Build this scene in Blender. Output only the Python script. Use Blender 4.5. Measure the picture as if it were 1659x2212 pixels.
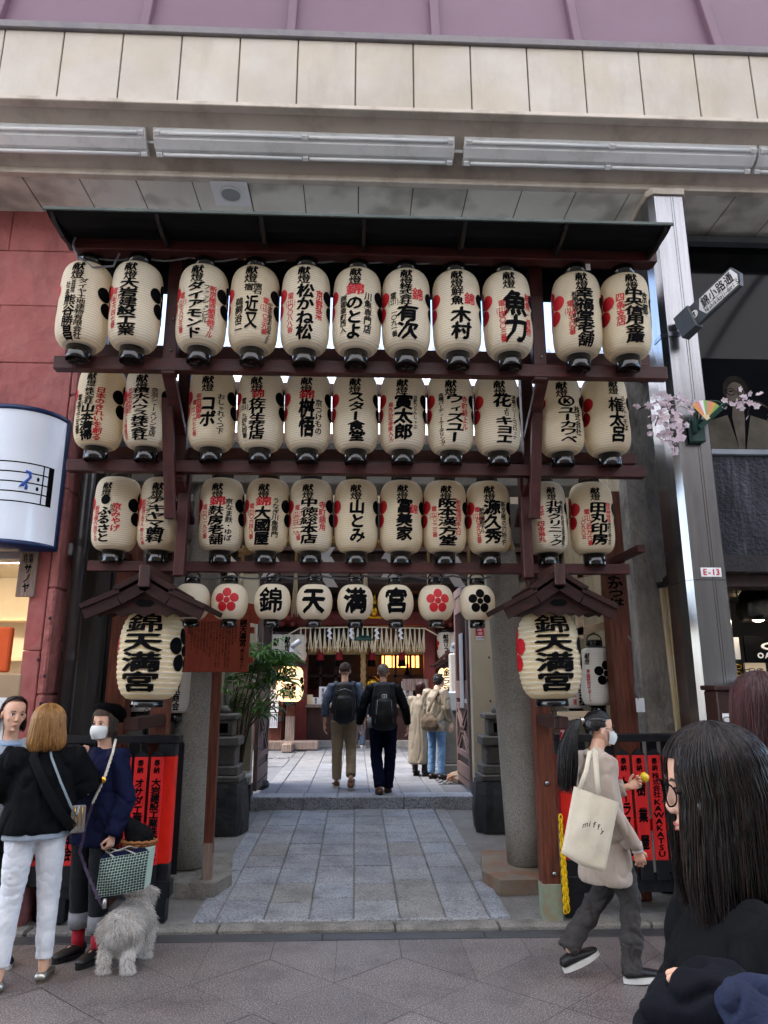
import bpy, bmesh, math, random
from math import sin, cos, pi, radians, sqrt, atan2
from mathutils import Vector, Matrix, noise
random.seed(7)
SC = bpy.context.scene
COL = SC.collection
for _o in list(bpy.data.objects):
    bpy.data.objects.remove(_o)

# ---------------------------------------------------------------- camera
CAM_H, PITCH, YAW, FPX = 1.65, radians(13.7), radians(2.3), 1534.0
cam = bpy.data.cameras.new('camera')
cam.sensor_fit = 'HORIZONTAL'
cam.sensor_width = 36.0
cam.lens = 36.0 * FPX / 1659.0
cam.clip_start = 0.05
cam.clip_end = 2000
cam_o = bpy.data.objects.new('camera', cam)
COL.objects.link(cam_o)
cam_o.location = (0, 0, CAM_H)
cam_o.rotation_euler = (pi / 2 + PITCH, 0, -YAW)
SC.camera = cam_o
# ---------------------------------------------------------------- sky, sun, exposure
SUN_EL, SUN_AZ = radians(62), radians(246)      # azimuth measured from +Y clockwise; hazy sun high on the left
world = bpy.data.worlds.new('World')
SC.world = world
world.use_nodes = True
_nt = world.node_tree
_sky = _nt.nodes.new('ShaderNodeTexSky')
_sky.sky_type = 'NISHITA'
_sky.sun_disc = False
_sky.sun_elevation = SUN_EL
_sky.sun_rotation = SUN_AZ
_sky.air_density = 1.0
_sky.dust_density = 2.0
_bg = _nt.nodes['Background']
_nt.links.new(_sky.outputs[0], _bg.inputs[0])
_bg.inputs[1].default_value = 0.15
sun = bpy.data.lights.new('sun', 'SUN')
sun.energy = 1.5
sun.angle = radians(50)
sun.color = (1.0, 0.93, 0.84)
sun_o = bpy.data.objects.new('sun', sun)
COL.objects.link(sun_o)
_d = Vector((sin(SUN_AZ) * cos(SUN_EL), cos(SUN_AZ) * cos(SUN_EL), sin(SUN_EL)))
sun_o.rotation_euler = (-_d).to_track_quat('-Z', 'Y').to_euler()
sun_o.location = _d * 40
SC.view_settings.view_transform = 'Standard'
SC.view_settings.look = 'None'
SC.view_settings.gamma = 1
SC.view_settings.exposure = 2.5
try:
    SC.cycles.max_bounces = 8
    SC.cycles.use_denoising = True
except Exception:
    pass

# ---------------------------------------------------------------- pixel rays (photo at 1659 x 2212) to metres
_f = Vector((sin(YAW) * cos(PITCH), cos(YAW) * cos(PITCH), sin(PITCH)))
_r = Vector((cos(YAW), -sin(YAW), 0))
_u = _r.cross(_f)
def ray(px, py):
    return _f + _r * ((px - 829.5) / FPX) + _u * (-(py - 1106) / FPX)
def at(px, py, Y):
    d = ray(px, py)
    return Vector((0, 0, CAM_H)) + d * (Y / d.y)
def ground(px, py, z=0.0):
    d = ray(px, py)
    return Vector((0, 0, CAM_H)) + d * ((z - CAM_H) / d.z)
def atX(px, py, X):
    d = ray(px, py)
    return Vector((0, 0, CAM_H)) + d * (X / d.x)

# ---------------------------------------------------------------- materials
def S(h):
    out = []
    for i in (0, 2, 4):
        c = int(h[i:i + 2], 16) / 255
        out.append(c / 12.92 if c <= 0.04045 else ((c + 0.055) / 1.055) ** 2.4)
    return tuple(out) + (1,)
MATS = {}
def mat(name, c1, c2=None, scale=6.0, rough=0.6, bump=0.0, bscale=None, stretch=(1, 1, 1), metal=0.0,
        detail=5.0, lo=0.35, hi=0.65, emit=None, estr=1.0, spec=0.5, coat=0.0, alpha=None, transl=0.0,
        speck=None, sscale=200.0, samt=0.5, anis=0.0, bdist=0.01, sheen=0.0, trans=0.0, ior=1.45, rvar=0.0, stain=None):
    m = bpy.data.materials.new(name)
    m.use_nodes = True
    nt = m.node_tree
    N, L = nt.nodes, nt.links
    b = N['Principled BSDF']
    c1 = S(c1) if isinstance(c1, str) else c1
    b.inputs['Base Color'].default_value = c1
    b.inputs['Roughness'].default_value = rough
    b.inputs['Metallic'].default_value = metal
    b.inputs['Specular IOR Level'].default_value = spec
    b.inputs['Coat Weight'].default_value = coat
    b.inputs['Sheen Weight'].default_value = sheen
    b.inputs['Transmission Weight'].default_value = trans
    b.inputs['IOR'].default_value = ior
    tc = N.new('ShaderNodeTexCoord')
    mp = N.new('ShaderNodeMapping')
    mp.inputs['Scale'].default_value = stretch
    L.new(tc.outputs['Object'], mp.inputs['Vector'])
    col = None
    if c2 is not None:
        c2 = S(c2) if isinstance(c2, str) else c2
        nz = N.new('ShaderNodeTexNoise')
        nz.inputs['Scale'].default_value = scale
        nz.inputs['Detail'].default_value = detail
        nz.inputs['Roughness'].default_value = 0.62
        L.new(mp.outputs[0], nz.inputs['Vector'])
        cr = N.new('ShaderNodeValToRGB')
        cr.color_ramp.elements[0].position = lo
        cr.color_ramp.elements[1].position = hi
        cr.color_ramp.elements[0].color = c1
        cr.color_ramp.elements[1].color = c2
        L.new(nz.outputs['Fac'], cr.inputs['Fac'])
        col = cr.outputs['Color']
        if rvar:
            mr = N.new('ShaderNodeMapRange')
            mr.inputs['To Min'].default_value = max(0.03, rough - rvar)
            mr.inputs['To Max'].default_value = min(1, rough + rvar)
            L.new(nz.outputs['Fac'], mr.inputs['Value'])
            L.new(mr.outputs[0], b.inputs['Roughness'])
    if speck is not None:
        sp = S(speck) if isinstance(speck, str) else speck
        n2 = N.new('ShaderNodeTexNoise')
        n2.inputs['Scale'].default_value = sscale
        n2.inputs['Detail'].default_value = 2
        L.new(tc.outputs['Object'], n2.inputs['Vector'])
        r2 = N.new('ShaderNodeValToRGB')
        r2.color_ramp.elements[0].position = 0.48
        r2.color_ramp.elements[1].position = 0.62
        L.new(n2.outputs['Fac'], r2.inputs['Fac'])
        ml = N.new('ShaderNodeMath')
        ml.operation = 'MULTIPLY'
        ml.inputs[1].default_value = samt
        L.new(r2.outputs['Color'], ml.inputs[0])
        mx = N.new('ShaderNodeMix')
        mx.data_type = 'RGBA'
        L.new(ml.outputs[0], mx.inputs['Factor'])
        if col is None:
            mx.inputs[6].default_value = c1
        else:
            L.new(col, mx.inputs[6])
        mx.inputs[7].default_value = sp
        col = mx.outputs[2]
    if stain is not None:                        # dirt, rain streaks and worn patches: colour, amount, scale, stretch
        sc_, am_, sl_, st_ = stain
        m2 = N.new('ShaderNodeMapping')
        m2.inputs['Scale'].default_value = st_
        L.new(tc.outputs['Object'], m2.inputs['Vector'])
        n4 = N.new('ShaderNodeTexNoise')
        n4.inputs['Scale'].default_value = sl_
        n4.inputs['Detail'].default_value = 7
        n4.inputs['Roughness'].default_value = .7
        L.new(m2.outputs[0], n4.inputs['Vector'])
        r4 = N.new('ShaderNodeMapRange')
        r4.inputs['From Min'].default_value = .5
        r4.inputs['From Max'].default_value = .72
        r4.inputs['To Max'].default_value = am_
        L.new(n4.outputs['Fac'], r4.inputs['Value'])
        x4 = N.new('ShaderNodeMix')
        x4.data_type = 'RGBA'
        L.new(r4.outputs[0], x4.inputs['Factor'])
        if col is None: x4.inputs[6].default_value = c1
        else: L.new(col, x4.inputs[6])
        x4.inputs[7].default_value = S(sc_)
        col = x4.outputs[2]
    if col is not None:
        L.new(col, b.inputs['Base Color'])
    if bump:
        n3 = N.new('ShaderNodeTexNoise')
        n3.inputs['Scale'].default_value = bscale or scale * 4
        n3.inputs['Detail'].default_value = 4
        L.new(mp.outputs[0], n3.inputs['Vector'])
        bp = N.new('ShaderNodeBump')
        bp.inputs['Strength'].default_value = bump
        bp.inputs['Distance'].default_value = bdist
        L.new(n3.outputs['Fac'], bp.inputs['Height'])
        L.new(bp.outputs[0], b.inputs['Normal'])
    if emit is not None:
        b.inputs['Emission Color'].default_value = S(emit) if isinstance(emit, str) else emit
        b.inputs['Emission Strength'].default_value = estr
    if transl:
        tr = N.new('ShaderNodeBsdfTranslucent')
        tr.inputs['Color'].default_value = c1
        ms = N.new('ShaderNodeMixShader')
        ms.inputs[0].default_value = transl
        L.new(b.outputs[0], ms.inputs[1])
        L.new(tr.outputs[0], ms.inputs[2])
        L.new(ms.outputs[0], N['Material Output'].inputs['Surface'])
    if alpha is not None:
        b.inputs['Alpha'].default_value = alpha
    MATS[name] = m
    return m

# ---------------------------------------------------------------- objects
class MB:
    """collects faces for ONE mesh object"""
    def __init__(s):
        s.v, s.f, s.m = [], [], []
        s.sm = []
    def add(s, vs, fs, mi=0, smooth=False):
        o = len(s.v)
        s.v.extend(tuple(p) for p in vs)
        for q in fs:
            s.f.append(tuple(i + o for i in q))
            s.m.append(mi)
            s.sm.append(smooth)
        return s
    def box(s, lo, hi, mi=0, bev=0.0):
        (x0, y0, z0), (x1, y1, z1) = lo, hi
        if x0 > x1: x0, x1 = x1, x0
        if y0 > y1: y0, y1 = y1, y0
        if z0 > z1: z0, z1 = z1, z0
        b = min(bev, (x1 - x0) * .45, (y1 - y0) * .45, (z1 - z0) * .45)
        if b <= 0:
            vs = [(x, y, z) for z in (z0, z1) for y in (y0, y1) for x in (x0, x1)]
            return s.add(vs, [(0, 2, 3, 1), (4, 5, 7, 6), (0, 1, 5, 4), (2, 6, 7, 3), (0, 4, 6, 2), (1, 3, 7, 5)], mi)
        bm = bmesh.new()
        bmesh.ops.create_cube(bm, size=1)
        for v in bm.verts:
            v.co = Vector(((x0 + x1) / 2 + v.co.x * (x1 - x0), (y0 + y1) / 2 + v.co.y * (y1 - y0), (z0 + z1) / 2 + v.co.z * (z1 - z0)))
        bmesh.ops.bevel(bm, geom=list(bm.edges), offset=b, segments=1, affect='EDGES')
        return s.bm(bm, mi)
    def bm(s, bm, mi=0, smooth=False):
        bm.verts.index_update()
        s.add([v.co.copy() for v in bm.verts], [[v.index for v in f.verts] for f in bm.faces], mi, smooth)
        bm.free()
        return s
    def obox(s, c, ax, ay, az, mi=0, bev=0.0):
        """box about centre c with half-axes ax, ay, az"""
        c, ax, ay, az = Vector(c), Vector(ax), Vector(ay), Vector(az)
        t = MB().box((-1, -1, -1), (1, 1, 1)) if not bev else None
        if bev:
            lx, ly, lz = ax.length, ay.length, az.length
            t = MB().box((-lx, -ly, -lz), (lx, ly, lz), 0, bev)
            vs = [c + ax * (p[0] / lx) + ay * (p[1] / ly) + az * (p[2] / lz) for p in t.v]
        else:
            vs = [c + ax * p[0] + ay * p[1] + az * p[2] for p in t.v]
        return s.add(vs, t.f, mi)
    def beam(s, a, b, w, h, mi=0, up=(0, 0, 1), bev=0.0):
        a, b = Vector(a), Vector(b)
        t = (b - a).normalized()
        sd = t.cross(Vector(up))
        if sd.length < 1e-4:
            sd = t.cross(Vector((0, 1, 0)))
        sd.normalize()
        u2 = sd.cross(t)
        return s.obox((a + b) / 2, t * ((b - a).length / 2), sd * (w / 2), u2 * (h / 2), mi, bev)
    def tube(s, pts, rad, n=10, mi=0, wide=None, cap=True, round_=False, smooth=True):
        pts = [Vector(p) for p in pts]
        if not isinstance(rad, (list, tuple)) or (isinstance(rad, tuple)):
            rad = [rad] * len(pts)
        rad = [(r, r) if not isinstance(r, (tuple, list)) else tuple(r) for r in rad]
        if round_:
            t0 = (pts[0] - pts[1]).normalized()
            t1 = (pts[-1] - pts[-2]).normalized()
            r0, r1 = min(rad[0]), min(rad[-1])
            pts = [pts[0] + t0 * r0 * .9, pts[0] + t0 * r0 * .6] + pts + [pts[-1] + t1 * r1 * .6, pts[-1] + t1 * r1 * .9]
            sc = lambda r, k: (r[0] * k, r[1] * k)
            rad = [sc(rad[0], .42), sc(rad[0], .8)] + rad + [sc(rad[-1], .8), sc(rad[-1], .42)]
        vs, fs = [], []
        prev = None
        for i, p in enumerate(pts):
            t = (pts[min(i + 1, len(pts) - 1)] - pts[max(i - 1, 0)])
            t = t.normalized() if t.length > 1e-9 else Vector((0, 0, 1))
            if wide is not None:
                w = Vector(wide)
            else:
                w = prev if prev is not None else (Vector((1, 0, 0)) if abs(t.x) < .9 else Vector((0, 1, 0)))
            w = w - t * w.dot(t)
            if w.length < 1e-5:
                w = t.orthogonal()
            w.normalize()
            prev = w
            d = t.cross(w)
            for k in range(n):
                a = 2 * pi * k / n
                vs.append(p + w * (cos(a) * rad[i][0]) + d * (sin(a) * rad[i][1]))
        for i in range(len(pts) - 1):
            for k in range(n):
                a, b2 = i * n + k, i * n + (k + 1) % n
                fs.append((a, b2, b2 + n, a + n))
        if cap:
            fs.append(tuple(range(n - 1, -1, -1)))
            o = (len(pts) - 1) * n
            fs.append(tuple(o + k for k in range(n)))
        return s.add(vs, fs, mi, smooth)
    def lathe(s, prof, n=32, c=(0, 0, 0), mi=0, smooth=True, cap=True, a0=0.0, a1=2 * pi):
        """prof = [(r, z)]"""
        c = Vector(c)
        full = abs(a1 - a0 - 2 * pi) < 1e-6
        m = n if full else n + 1
        vs, fs = [], []
        for r, z in prof:
            for k in range(m):
                a = a0 + (a1 - a0) * k / n
                vs.append(c + Vector((r * sin(a), -r * cos(a), z)))
        for i in range(len(prof) - 1):
            for k in range(n):
                b2 = (k + 1) % m
                fs.append((i * m + k, i * m + b2, (i + 1) * m + b2, (i + 1) * m + k))
        if cap and full:
            fs.append(tuple(range(n - 1, -1, -1)))
            fs.append(tuple((len(prof) - 1) * m + k for k in range(n)))
        return s.add(vs, fs, mi, smooth)
    def ball(s, c, r, nu=14, nv=9, mi=0, rot=None, smooth=True):
        c = Vector(c)
        r = (r, r, r) if not isinstance(r, (tuple, list)) else r
        vs, fs = [], []
        def P(x, y, z):
            v = Vector((x * r[0], y * r[1], z * r[2]))
            return c + (rot @ v if rot is not None else v)
        vs.append(P(0, 0, -1))
        for i in range(1, nv):
            t = -pi / 2 + pi * i / nv
            for k in range(nu):
                a = 2 * pi * k / nu
                vs.append(P(cos(t) * cos(a), cos(t) * sin(a), sin(t)))
        vs.append(P(0, 0, 1))
        for k in range(nu):
            fs.append((0, 1 + (k + 1) % nu, 1 + k))
            o = 1 + (nv - 2) * nu
            fs.append((o + k, o + (k + 1) % nu, len(vs) - 1))
        for i in range(nv - 2):
            for k in range(nu):
                a, b2 = 1 + i * nu + k, 1 + i * nu + (k + 1) % nu
                fs.append((a, b2, b2 + nu, a + nu))
        return s.add(vs, fs, mi, smooth)
    def prism(s, outline, a, ex, ey, ez, mi=0):
        """outline [(u,v)] placed at a + u*ex + v*ey, extruded along ez"""
        a, ex, ey, ez = Vector(a), Vector(ex), Vector(ey), Vector(ez)
        n = len(outline)
        vs = [a + ex * u + ey * v for u, v in outline] + [a + ex * u + ey * v + ez for u, v in outline]
        fs = [tuple(range(n)), tuple(range(2 * n - 1, n - 1, -1))]
        for i in range(n):
            j = (i + 1) % n
            fs.append((i, i + n, j + n, j))
        return s.add(vs, fs, mi)
    def merge(s, o, M=None, mi=None):
        vs = [(M @ Vector(p)) for p in o.v] if M is not None else o.v
        k = len(s.v)
        s.v.extend(tuple(p) for p in vs)
        for q, m_, sm in zip(o.f, o.m, o.sm):
            s.f.append(tuple(i + k for i in q))
            s.m.append(m_ if mi is None else mi)
            s.sm.append(sm)
        return s
    def mesh(s, name, mats):
        me = bpy.data.meshes.new(name)
        me.from_pydata(s.v, [], s.f)
        for m_ in (mats if isinstance(mats, (list, tuple)) else [mats]):
            me.materials.append(MATS[m_] if isinstance(m_, str) else m_)
        me.polygons.foreach_set('material_index', s.m)
        me.polygons.foreach_set('use_smooth', s.sm)
        me.update()
        return me
    def build(s, name, mats, parent=None, fix=True):
        me = s.mesh(name, mats)
        if fix:
            bm = bmesh.new()
            bm.from_mesh(me)
            bmesh.ops.recalc_face_normals(bm, faces=bm.faces)
            bm.to_mesh(me)
            bm.free()
        return link(name, me, parent)
def link(name, me, parent=None):
    o = bpy.data.objects.new(name, me)
    COL.objects.link(o)
    if parent is not None:
        o.parent = parent
        # every thing's Empty carries its own place: keep the part where it was built
        o.matrix_parent_inverse = parent_matrix(parent).inverted()
    return o
def parent_matrix(p):
    m = Matrix.LocRotScale(p.location, p.rotation_euler, p.scale)
    if p.parent is not None:
        m = parent_matrix(p.parent) @ p.matrix_parent_inverse @ m
    return m
def tag(o, label, cat, group=None):
    o['label'] = label
    o['category'] = cat
    if group: o['group'] = group
    return o
def thing(name, label, cat, loc=(0, 0, 0), group=None):
    o = bpy.data.objects.new(name, None)
    o.empty_display_size = 0.1
    COL.objects.link(o)
    o.location = loc
    return tag(o, label, cat, group)
def struct(o, kind='structure'):
    o['kind'] = kind
    return o
def copy_tree(o, parent=None):
    c = o.copy()
    COL.objects.link(c)
    if parent is not None:
        c.parent = parent
    for ch in [k for k in KIDS.get(o.name, [])]:
        copy_tree(ch, c)
    return c
KIDS = {}

# a bench scene in which modifiers and characters are turned into plain meshes
BENCH = bpy.data.scenes.new('bench')
def bake(o):
    BENCH.collection.objects.link(o)
    vl = BENCH.view_layers[0]
    vl.update()
    dg = vl.depsgraph
    me = bpy.data.meshes.new_from_object(o.evaluated_get(dg))
    bpy.data.objects.remove(o)
    return me
# ---------------------------------------------------------------- lettering
GL = {}
def glyph(ch, cut=True):
    """outline faces of one character in a unit box, cut into strips so that it can bend round a surface"""
    key = (ch, cut)
    if key in GL: return GL[key]
    c = bpy.data.curves.new('glyph', 'FONT')
    c.body = ch
    c.resolution_u = 2
    me = bake(bpy.data.objects.new('glyph', c))
    vs = [(v.co.x, v.co.y) for v in me.vertices]
    if not vs:
        GL[key] = ([], [])
        return GL[key]
    wide = ord(ch) > 0x2000
    xs = [p[0] for p in vs]; ys = [p[1] for p in vs]
    bx0, bx1, by0, by1 = min(xs), max(xs), min(ys), max(ys)
    if wide:
        k = EM
        cx, cy = k[0], k[1]
        f = 1.0 / k[2]
        vs = [((x - cx) * f, (y - cy) * f) for x, y in vs]
        if ch in 'ー（）()':
            if ch == 'ー': vs = [(-y, -x) for x, y in vs]
    else:
        h = 0.72
        vs = [((x - (bx0 + bx1) / 2) / h * .9, (y - .34) / h * .9) for x, y in vs]
    bm = bmesh.new()
    bvs = [bm.verts.new((x, y, 0)) for x, y in vs]
    for p in me.polygons:
        try: bm.faces.new([bvs[i] for i in p.vertices])
        except ValueError: pass
    if cut:
        for kx in (-.33, -.17, 0, .17, .33):
            bmesh.ops.bisect_plane(bm, geom=bm.verts[:] + bm.edges[:] + bm.faces[:], plane_co=(kx, 0, 0), plane_no=(1, 0, 0))
        for ky in (-.25, 0, .25):
            bmesh.ops.bisect_plane(bm, geom=bm.verts[:] + bm.edges[:] + bm.faces[:], plane_co=(0, ky, 0), plane_no=(0, 1, 0))
    bmesh.ops.triangulate(bm, faces=bm.faces[:])
    bm.verts.index_update()
    GL[key] = ([(v.co.x, v.co.y) for v in bm.verts], [[v.index for v in f.verts] for f in bm.faces])
    bm.free()
    bpy.data.curves.remove(c)
    bpy.data.meshes.remove(me)
    return GL[key]
def _em():
    c = bpy.data.curves.new('g', 'FONT')
    c.body = '国'
    me = bake(bpy.data.objects.new('g', c))
    xs = [v.co.x for v in me.vertices]; ys = [v.co.y for v in me.vertices]
    bpy.data.curves.remove(c)
    r = ((min(xs) + max(xs)) / 2, (min(ys) + max(ys)) / 2, max(max(xs) - min(xs), max(ys) - min(ys)))
    bpy.data.meshes.remove(me)
    return r
EM = _em()
RL = random.Random(3)
def put_char(mb, ch, u, v, w, h, place, mi=0, bold=0.03, cut=True, shear=0.0):
    """place(u, v, k) -> point; k grows the height above the surface by tiny steps"""
    vs, fs = glyph(ch, cut)
    if not fs: return
    if len(vs) > 330: bold *= .35
    elif len(vs) > 230: bold *= .6
    ds = [(0, 0)] if not bold else [(0, 0), (bold, bold * .4), (-bold, -bold * .4), (bold * .3, bold), (-bold * .3, -bold)]
    for k, (dx, dy) in enumerate(ds):
        mb.add([place(u + (x + dx + shear * y) * w, v + (y + dy) * h, k) for x, y in vs], fs, mi)
def column(mb, text, u, v0, v1, w, place, mi=0, bold=0.035, cut=True, tilt=0.0, hmul=.94):
    """vertical line of writing from v0 (top) down to v1"""
    n = len(text)
    st = (v0 - v1) / n
    for i, ch in enumerate(text):
        if ch == ' ': continue
        small = ch in 'ァィゥェォッャュョっゃゅょ'
        k = .7 if small else 1
        put_char(mb, ch, u + RL.uniform(-.03, .03) * w + (.1 * w if small else 0), v0 - (i + .5) * st + RL.uniform(-.02, .02) * st,
                 w * k, min(st * hmul, w * 1.5) * k, place, mi, bold, cut, .05)
def line(mb, text, u, v, w, h, adv, place, mi=0, bold=0.03, cut=False):
    for i, ch in enumerate(text):
        put_char(mb, ch, u + i * adv, v, w, h, place, mi, bold, cut)
def flat(org, ex, ey, en, eps=.0015):
    org, ex, ey, en = Vector(org), Vector(ex).normalized(), Vector(ey).normalized(), Vector(en).normalized()
    return lambda u, v, k=0: org + ex * u + ey * v + en * (eps + k * .00012)
mat('paper', 'f9ebcf', 'fcf2dd', 5, .62, .12, 40, transl=.45, speck='eadfc4', sscale=14, samt=.25)
mat('paper_warm', 'f0dfbd', 'f5e8cd', 4, .62, .25, 25, transl=.48, stain=('c9a46c', .4, 5, (1, 1, 1)))
mat('paper_white', 'e4e2dc', 'eeece6', 5, .62, .1, 40, transl=.1)
mat('paper_lit', 'e8cfa4', 'f2ddb8', 5, .62, .1, 40, emit='ffc88c', estr=.55)
mat('rib_line', 'd6cab2', None, rough=.7)
mat('ink', '040406', None, rough=.8, spec=.12)
mat('red_ink', 'c4101f', 'a80c1b', 12, .55)
mat('lacquer', '0a0a0b', None, rough=.12, coat=.5)
mat('wire', '151515', None, rough=.4, metal=.6)
mat('cable', '77767a', '5d5c60', 6, .5)
mat('rack_wood', '34110f', '4a1b18', 5, .5, .35, 18, stretch=(1, 6, 6), rvar=.12, bdist=.004, stain=('1f0a0a', .6, 4, (.6, 3, 3)))
mat('rack_wood_v', '34110f', '4a1b18', 5, .5, .35, 18, stretch=(6, 6, 1), rvar=.12, bdist=.004, stain=('1f0a0a', .6, 4, (3, 3, .6)))
mat('old_wood', '4b2114', '743d25', 4, .62, .5, 14, stretch=(9, 9, .8), bdist=.006, stain=('2a1410', .6, 3, (4, 4, .6)))
mat('old_wood_h', '5c2a18', '8a4a2a', 4, .62, .5, 14, stretch=(.8, 9, 9), bdist=.006)
mat('grey_wood', '6d5a4c', '97857a', 4, .75, .5, 14, stretch=(9, 9, .8), bdist=.006)
mat('dark_wood', '2a1511', '43231b', 4, .55, .4, 14, stretch=(9, 9, .8), bdist=.005)
mat('gate_wood', '5b4640', '76605a', 4, .65, .4, 14, stretch=(9, 9, .8), bdist=.005)
mat('pale_wood', 'c9b394', 'dbc7a8', 4, .6, .3, 14, stretch=(.8, 9, 9), bdist=.003)
mat('fence_black', '0d0e12', '181a20', 6, .45, .2, 30, stretch=(3, 3, 1))
mat('fence_red', 'e5230f', 'd81c0c', 5, .5, .15, 30, stain=('a31a0c', .5, 8, (2, 2, .6)))
mat('board_red', 'd21d20', 'dd2a28', 5, .5, .15, 30, stain=('8a1414', .5, 8, (2, 2, .6)))
mat('notice_red', '873420', '984328', 3, .5, .2, 14, stretch=(9, 1, .8))
mat('roof_metal', '141a19', '1f2624', 3, .5, .3, 8)
mat('roof_edge', '3f4a46', '55605b', 6, .5, .2, 20)
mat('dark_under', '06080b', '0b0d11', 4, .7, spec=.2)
mat('fascia', 'ccc5ba', 'b8b0a2', 1.1, .7, .6, 140, bdist=.004, speck='c2b39b', sscale=2.4, samt=.3, stain=('9a8e7c', .35, 1.4, (2.2, 1, .6)))
mat('soffit', 'e8e6da', 'd8d5c8', 1.5, .8, .5, 120, bdist=.003, speck='7d786c', sscale=2.2, samt=.5, stain=('8a8678', .5, 2.2, (1, 1, 1)))
mat('cove', 'bdb2a6', 'b0a599', 1.5, .7, .2, 30, stain=('5f564c', .5, 1.5, (1, 1, 1)))
mat('trim', 'cfc5b8', 'bfb4a5', 3, .6, .2, 20, stain=('85796a', .5, 3, (1, 1, 1)))
mat('joint', '6b6255', None, rough=.9)
mat('pink_panel', '694f5f', '725868', .6, .6)
mat('coping', '6f6b70', '85807f', 4, .55, .2, 30, metal=.3, stain=('3d3a3a', .6, 4, (1, 1, 1)))
mat('lamp_white', 'eceeee', 'e2e4e4', 2, .35, stain=('a09c94', .4, 4, (1, 1, 1)))
mat('tube_glass', 'f4f6f6', None, rough=.25)
mat('steel', '9d9da0', '8f9093', 2, .24, .03, 40, stretch=(14, 14, .4), metal=1, rvar=.06, stain=('6b6b6e', .5, 3, (3, 3, .3)))
mat('steel_dark', '8b8f96', '7b7f86', 2, .3, .1, 40, stretch=(14, 14, .4), metal=1, rvar=.08)
mat('pink_stone', 'a8615e', '9a5754', 2.2, .75, .7, 9, bdist=.03, speck='b07874', sscale=5, samt=.25, stain=('5c3534', .55, 2.4, (1.6, 1, .6)))
mat('pink_stone_rough', 'b0706c', '935a57', 5, .8, 1.0, 14, bdist=.03)
mat('concrete', '988c7e', '7d7369', 1.6, .85, .6, 60, bdist=.01, stain=('4f463d', .5, 2, (2, 2, .5)))
mat('rough_concrete', 'bdb8b0', '8c8780', 4, .9, 1.0, 26, stretch=(1, 1, .6), bdist=.03, stain=('4e4a45', .7, 3, (2, 2, .5)))
mat('brown_panel', '85795f', '6d6350', 1.3, .6, .2, 20, stretch=(6, 6, .6), stain=('4a4234', .6, 2, (3, 3, .3)))
mat('dark_panel', '55504b', '464240', 1.2, .6)
mat('pipe', '2b2728', '373334', 3, .3)
mat('granite', 'aaa69d', '98948b', 2.0, .75, .5, 160, bdist=.004, speck='5c5955', sscale=150, samt=.8, stain=('5a5348', .6, 2.0, (1, 1, .6)))
mat('granite_dark', '74716c', '5f5c58', 3, .8, .6, 60, bdist=.01, speck='2e2c2a', sscale=120, samt=.5)
mat('black_stone', '3c3f44', '2b2d31', 5, .6, .8, 20, bdist=.02)
mat('base_stone', '84786a', '7a6a58', 4, .85, .7, 60, bdist=.008, speck='8a4f2c', sscale=5, samt=.45)
mat('tile_street0', '665f5b', '514a47', 1.1, .46, .4, 150, bdist=.003, speck='b3a9a6', sscale=120, samt=.6, rvar=.16, lo=.3, hi=.7, stain=('3b3434', .6, 2.6, (1, 1, 1)))
mat('tile_street1', '605955', '4c4644', 1.1, .44, .4, 150, bdist=.003, speck='aea4a1', sscale=120, samt=.6, rvar=.16, lo=.3, hi=.7, stain=('3b3434', .6, 2.6, (1, 1, 1)))
mat('tile_street2', '6d6561', '58504c', 1.1, .48, .4, 150, bdist=.003, speck='b8aeab', sscale=120, samt=.6, rvar=.16, lo=.3, hi=.7, stain=('3b3434', .6, 2.6, (1, 1, 1)))
mat('tile_joint', '5e5755', None, rough=.9)
mat('strip_dark', '474748', '3c3c3e', 4, .5, .2, 80)
mat('kerb', '8f8b83', '7c7871', 5, .8, .8, 60, bdist=.012, speck='5b5854', sscale=110, samt=.6, stain=('4a4641', .7, 5, (1, 1, 1)))
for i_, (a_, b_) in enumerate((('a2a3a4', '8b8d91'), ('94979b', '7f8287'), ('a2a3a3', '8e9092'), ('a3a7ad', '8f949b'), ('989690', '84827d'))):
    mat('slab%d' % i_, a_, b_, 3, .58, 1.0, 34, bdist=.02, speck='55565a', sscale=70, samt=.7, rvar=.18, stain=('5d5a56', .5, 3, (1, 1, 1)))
    mat('court_slab%d' % i_, tuple(c * .62 for c in S(a_)[:3]) + (1,), tuple(c * .62 for c in S(b_)[:3]) + (1,), 3, .6, .8, 34, bdist=.014, speck='3e4044', sscale=80, samt=.6, rvar=.15)  # plaza slab tints darkened in colour to offset the bright courtyard light
mat('plaza_ground', '8d8b87', '787571', 3, .85, .6, 70, bdist=.008, speck='494745', sscale=120, samt=.6)
mat('slab_joint', '54524f', '484644', 8, .95, .5, 60)
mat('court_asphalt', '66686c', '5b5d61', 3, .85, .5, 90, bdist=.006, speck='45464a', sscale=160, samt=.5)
mat('gravel', '8f9094', '5c5d60', 45, .9, 1.0, 60, bdist=.03)
mat('iron', '4b4c4e', '37383a', 20, .5, .6, 60, metal=.6)
mat('cream_wall', 'b3a892', 'a89d88', 1.2, .7, .1, 30)
mat('plaster', '8a8070', '7a7062', 1.2, .8)
mat('shrine_red', '5f1f1c', '722a24', 3, .55, .3, 14, stretch=(6, 6, 1))
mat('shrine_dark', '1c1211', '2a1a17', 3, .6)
mat('bamboo_blind', 'a58a56', '94794a', 8, .7, .5, 60, stretch=(1, 1, 14))
mat('straw', 'e6dcc0', 'd8caa4', 20, .8)
mat('rope', 'a8895a', '8f7247', 14, .85, .6, 60)
mat('white_paper', 'e8e8e8', 'dddddd', 3, .7)
mat('gold', 'c99a2e', 'b3841f', 6, .3, .2, 40, metal=1)
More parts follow.
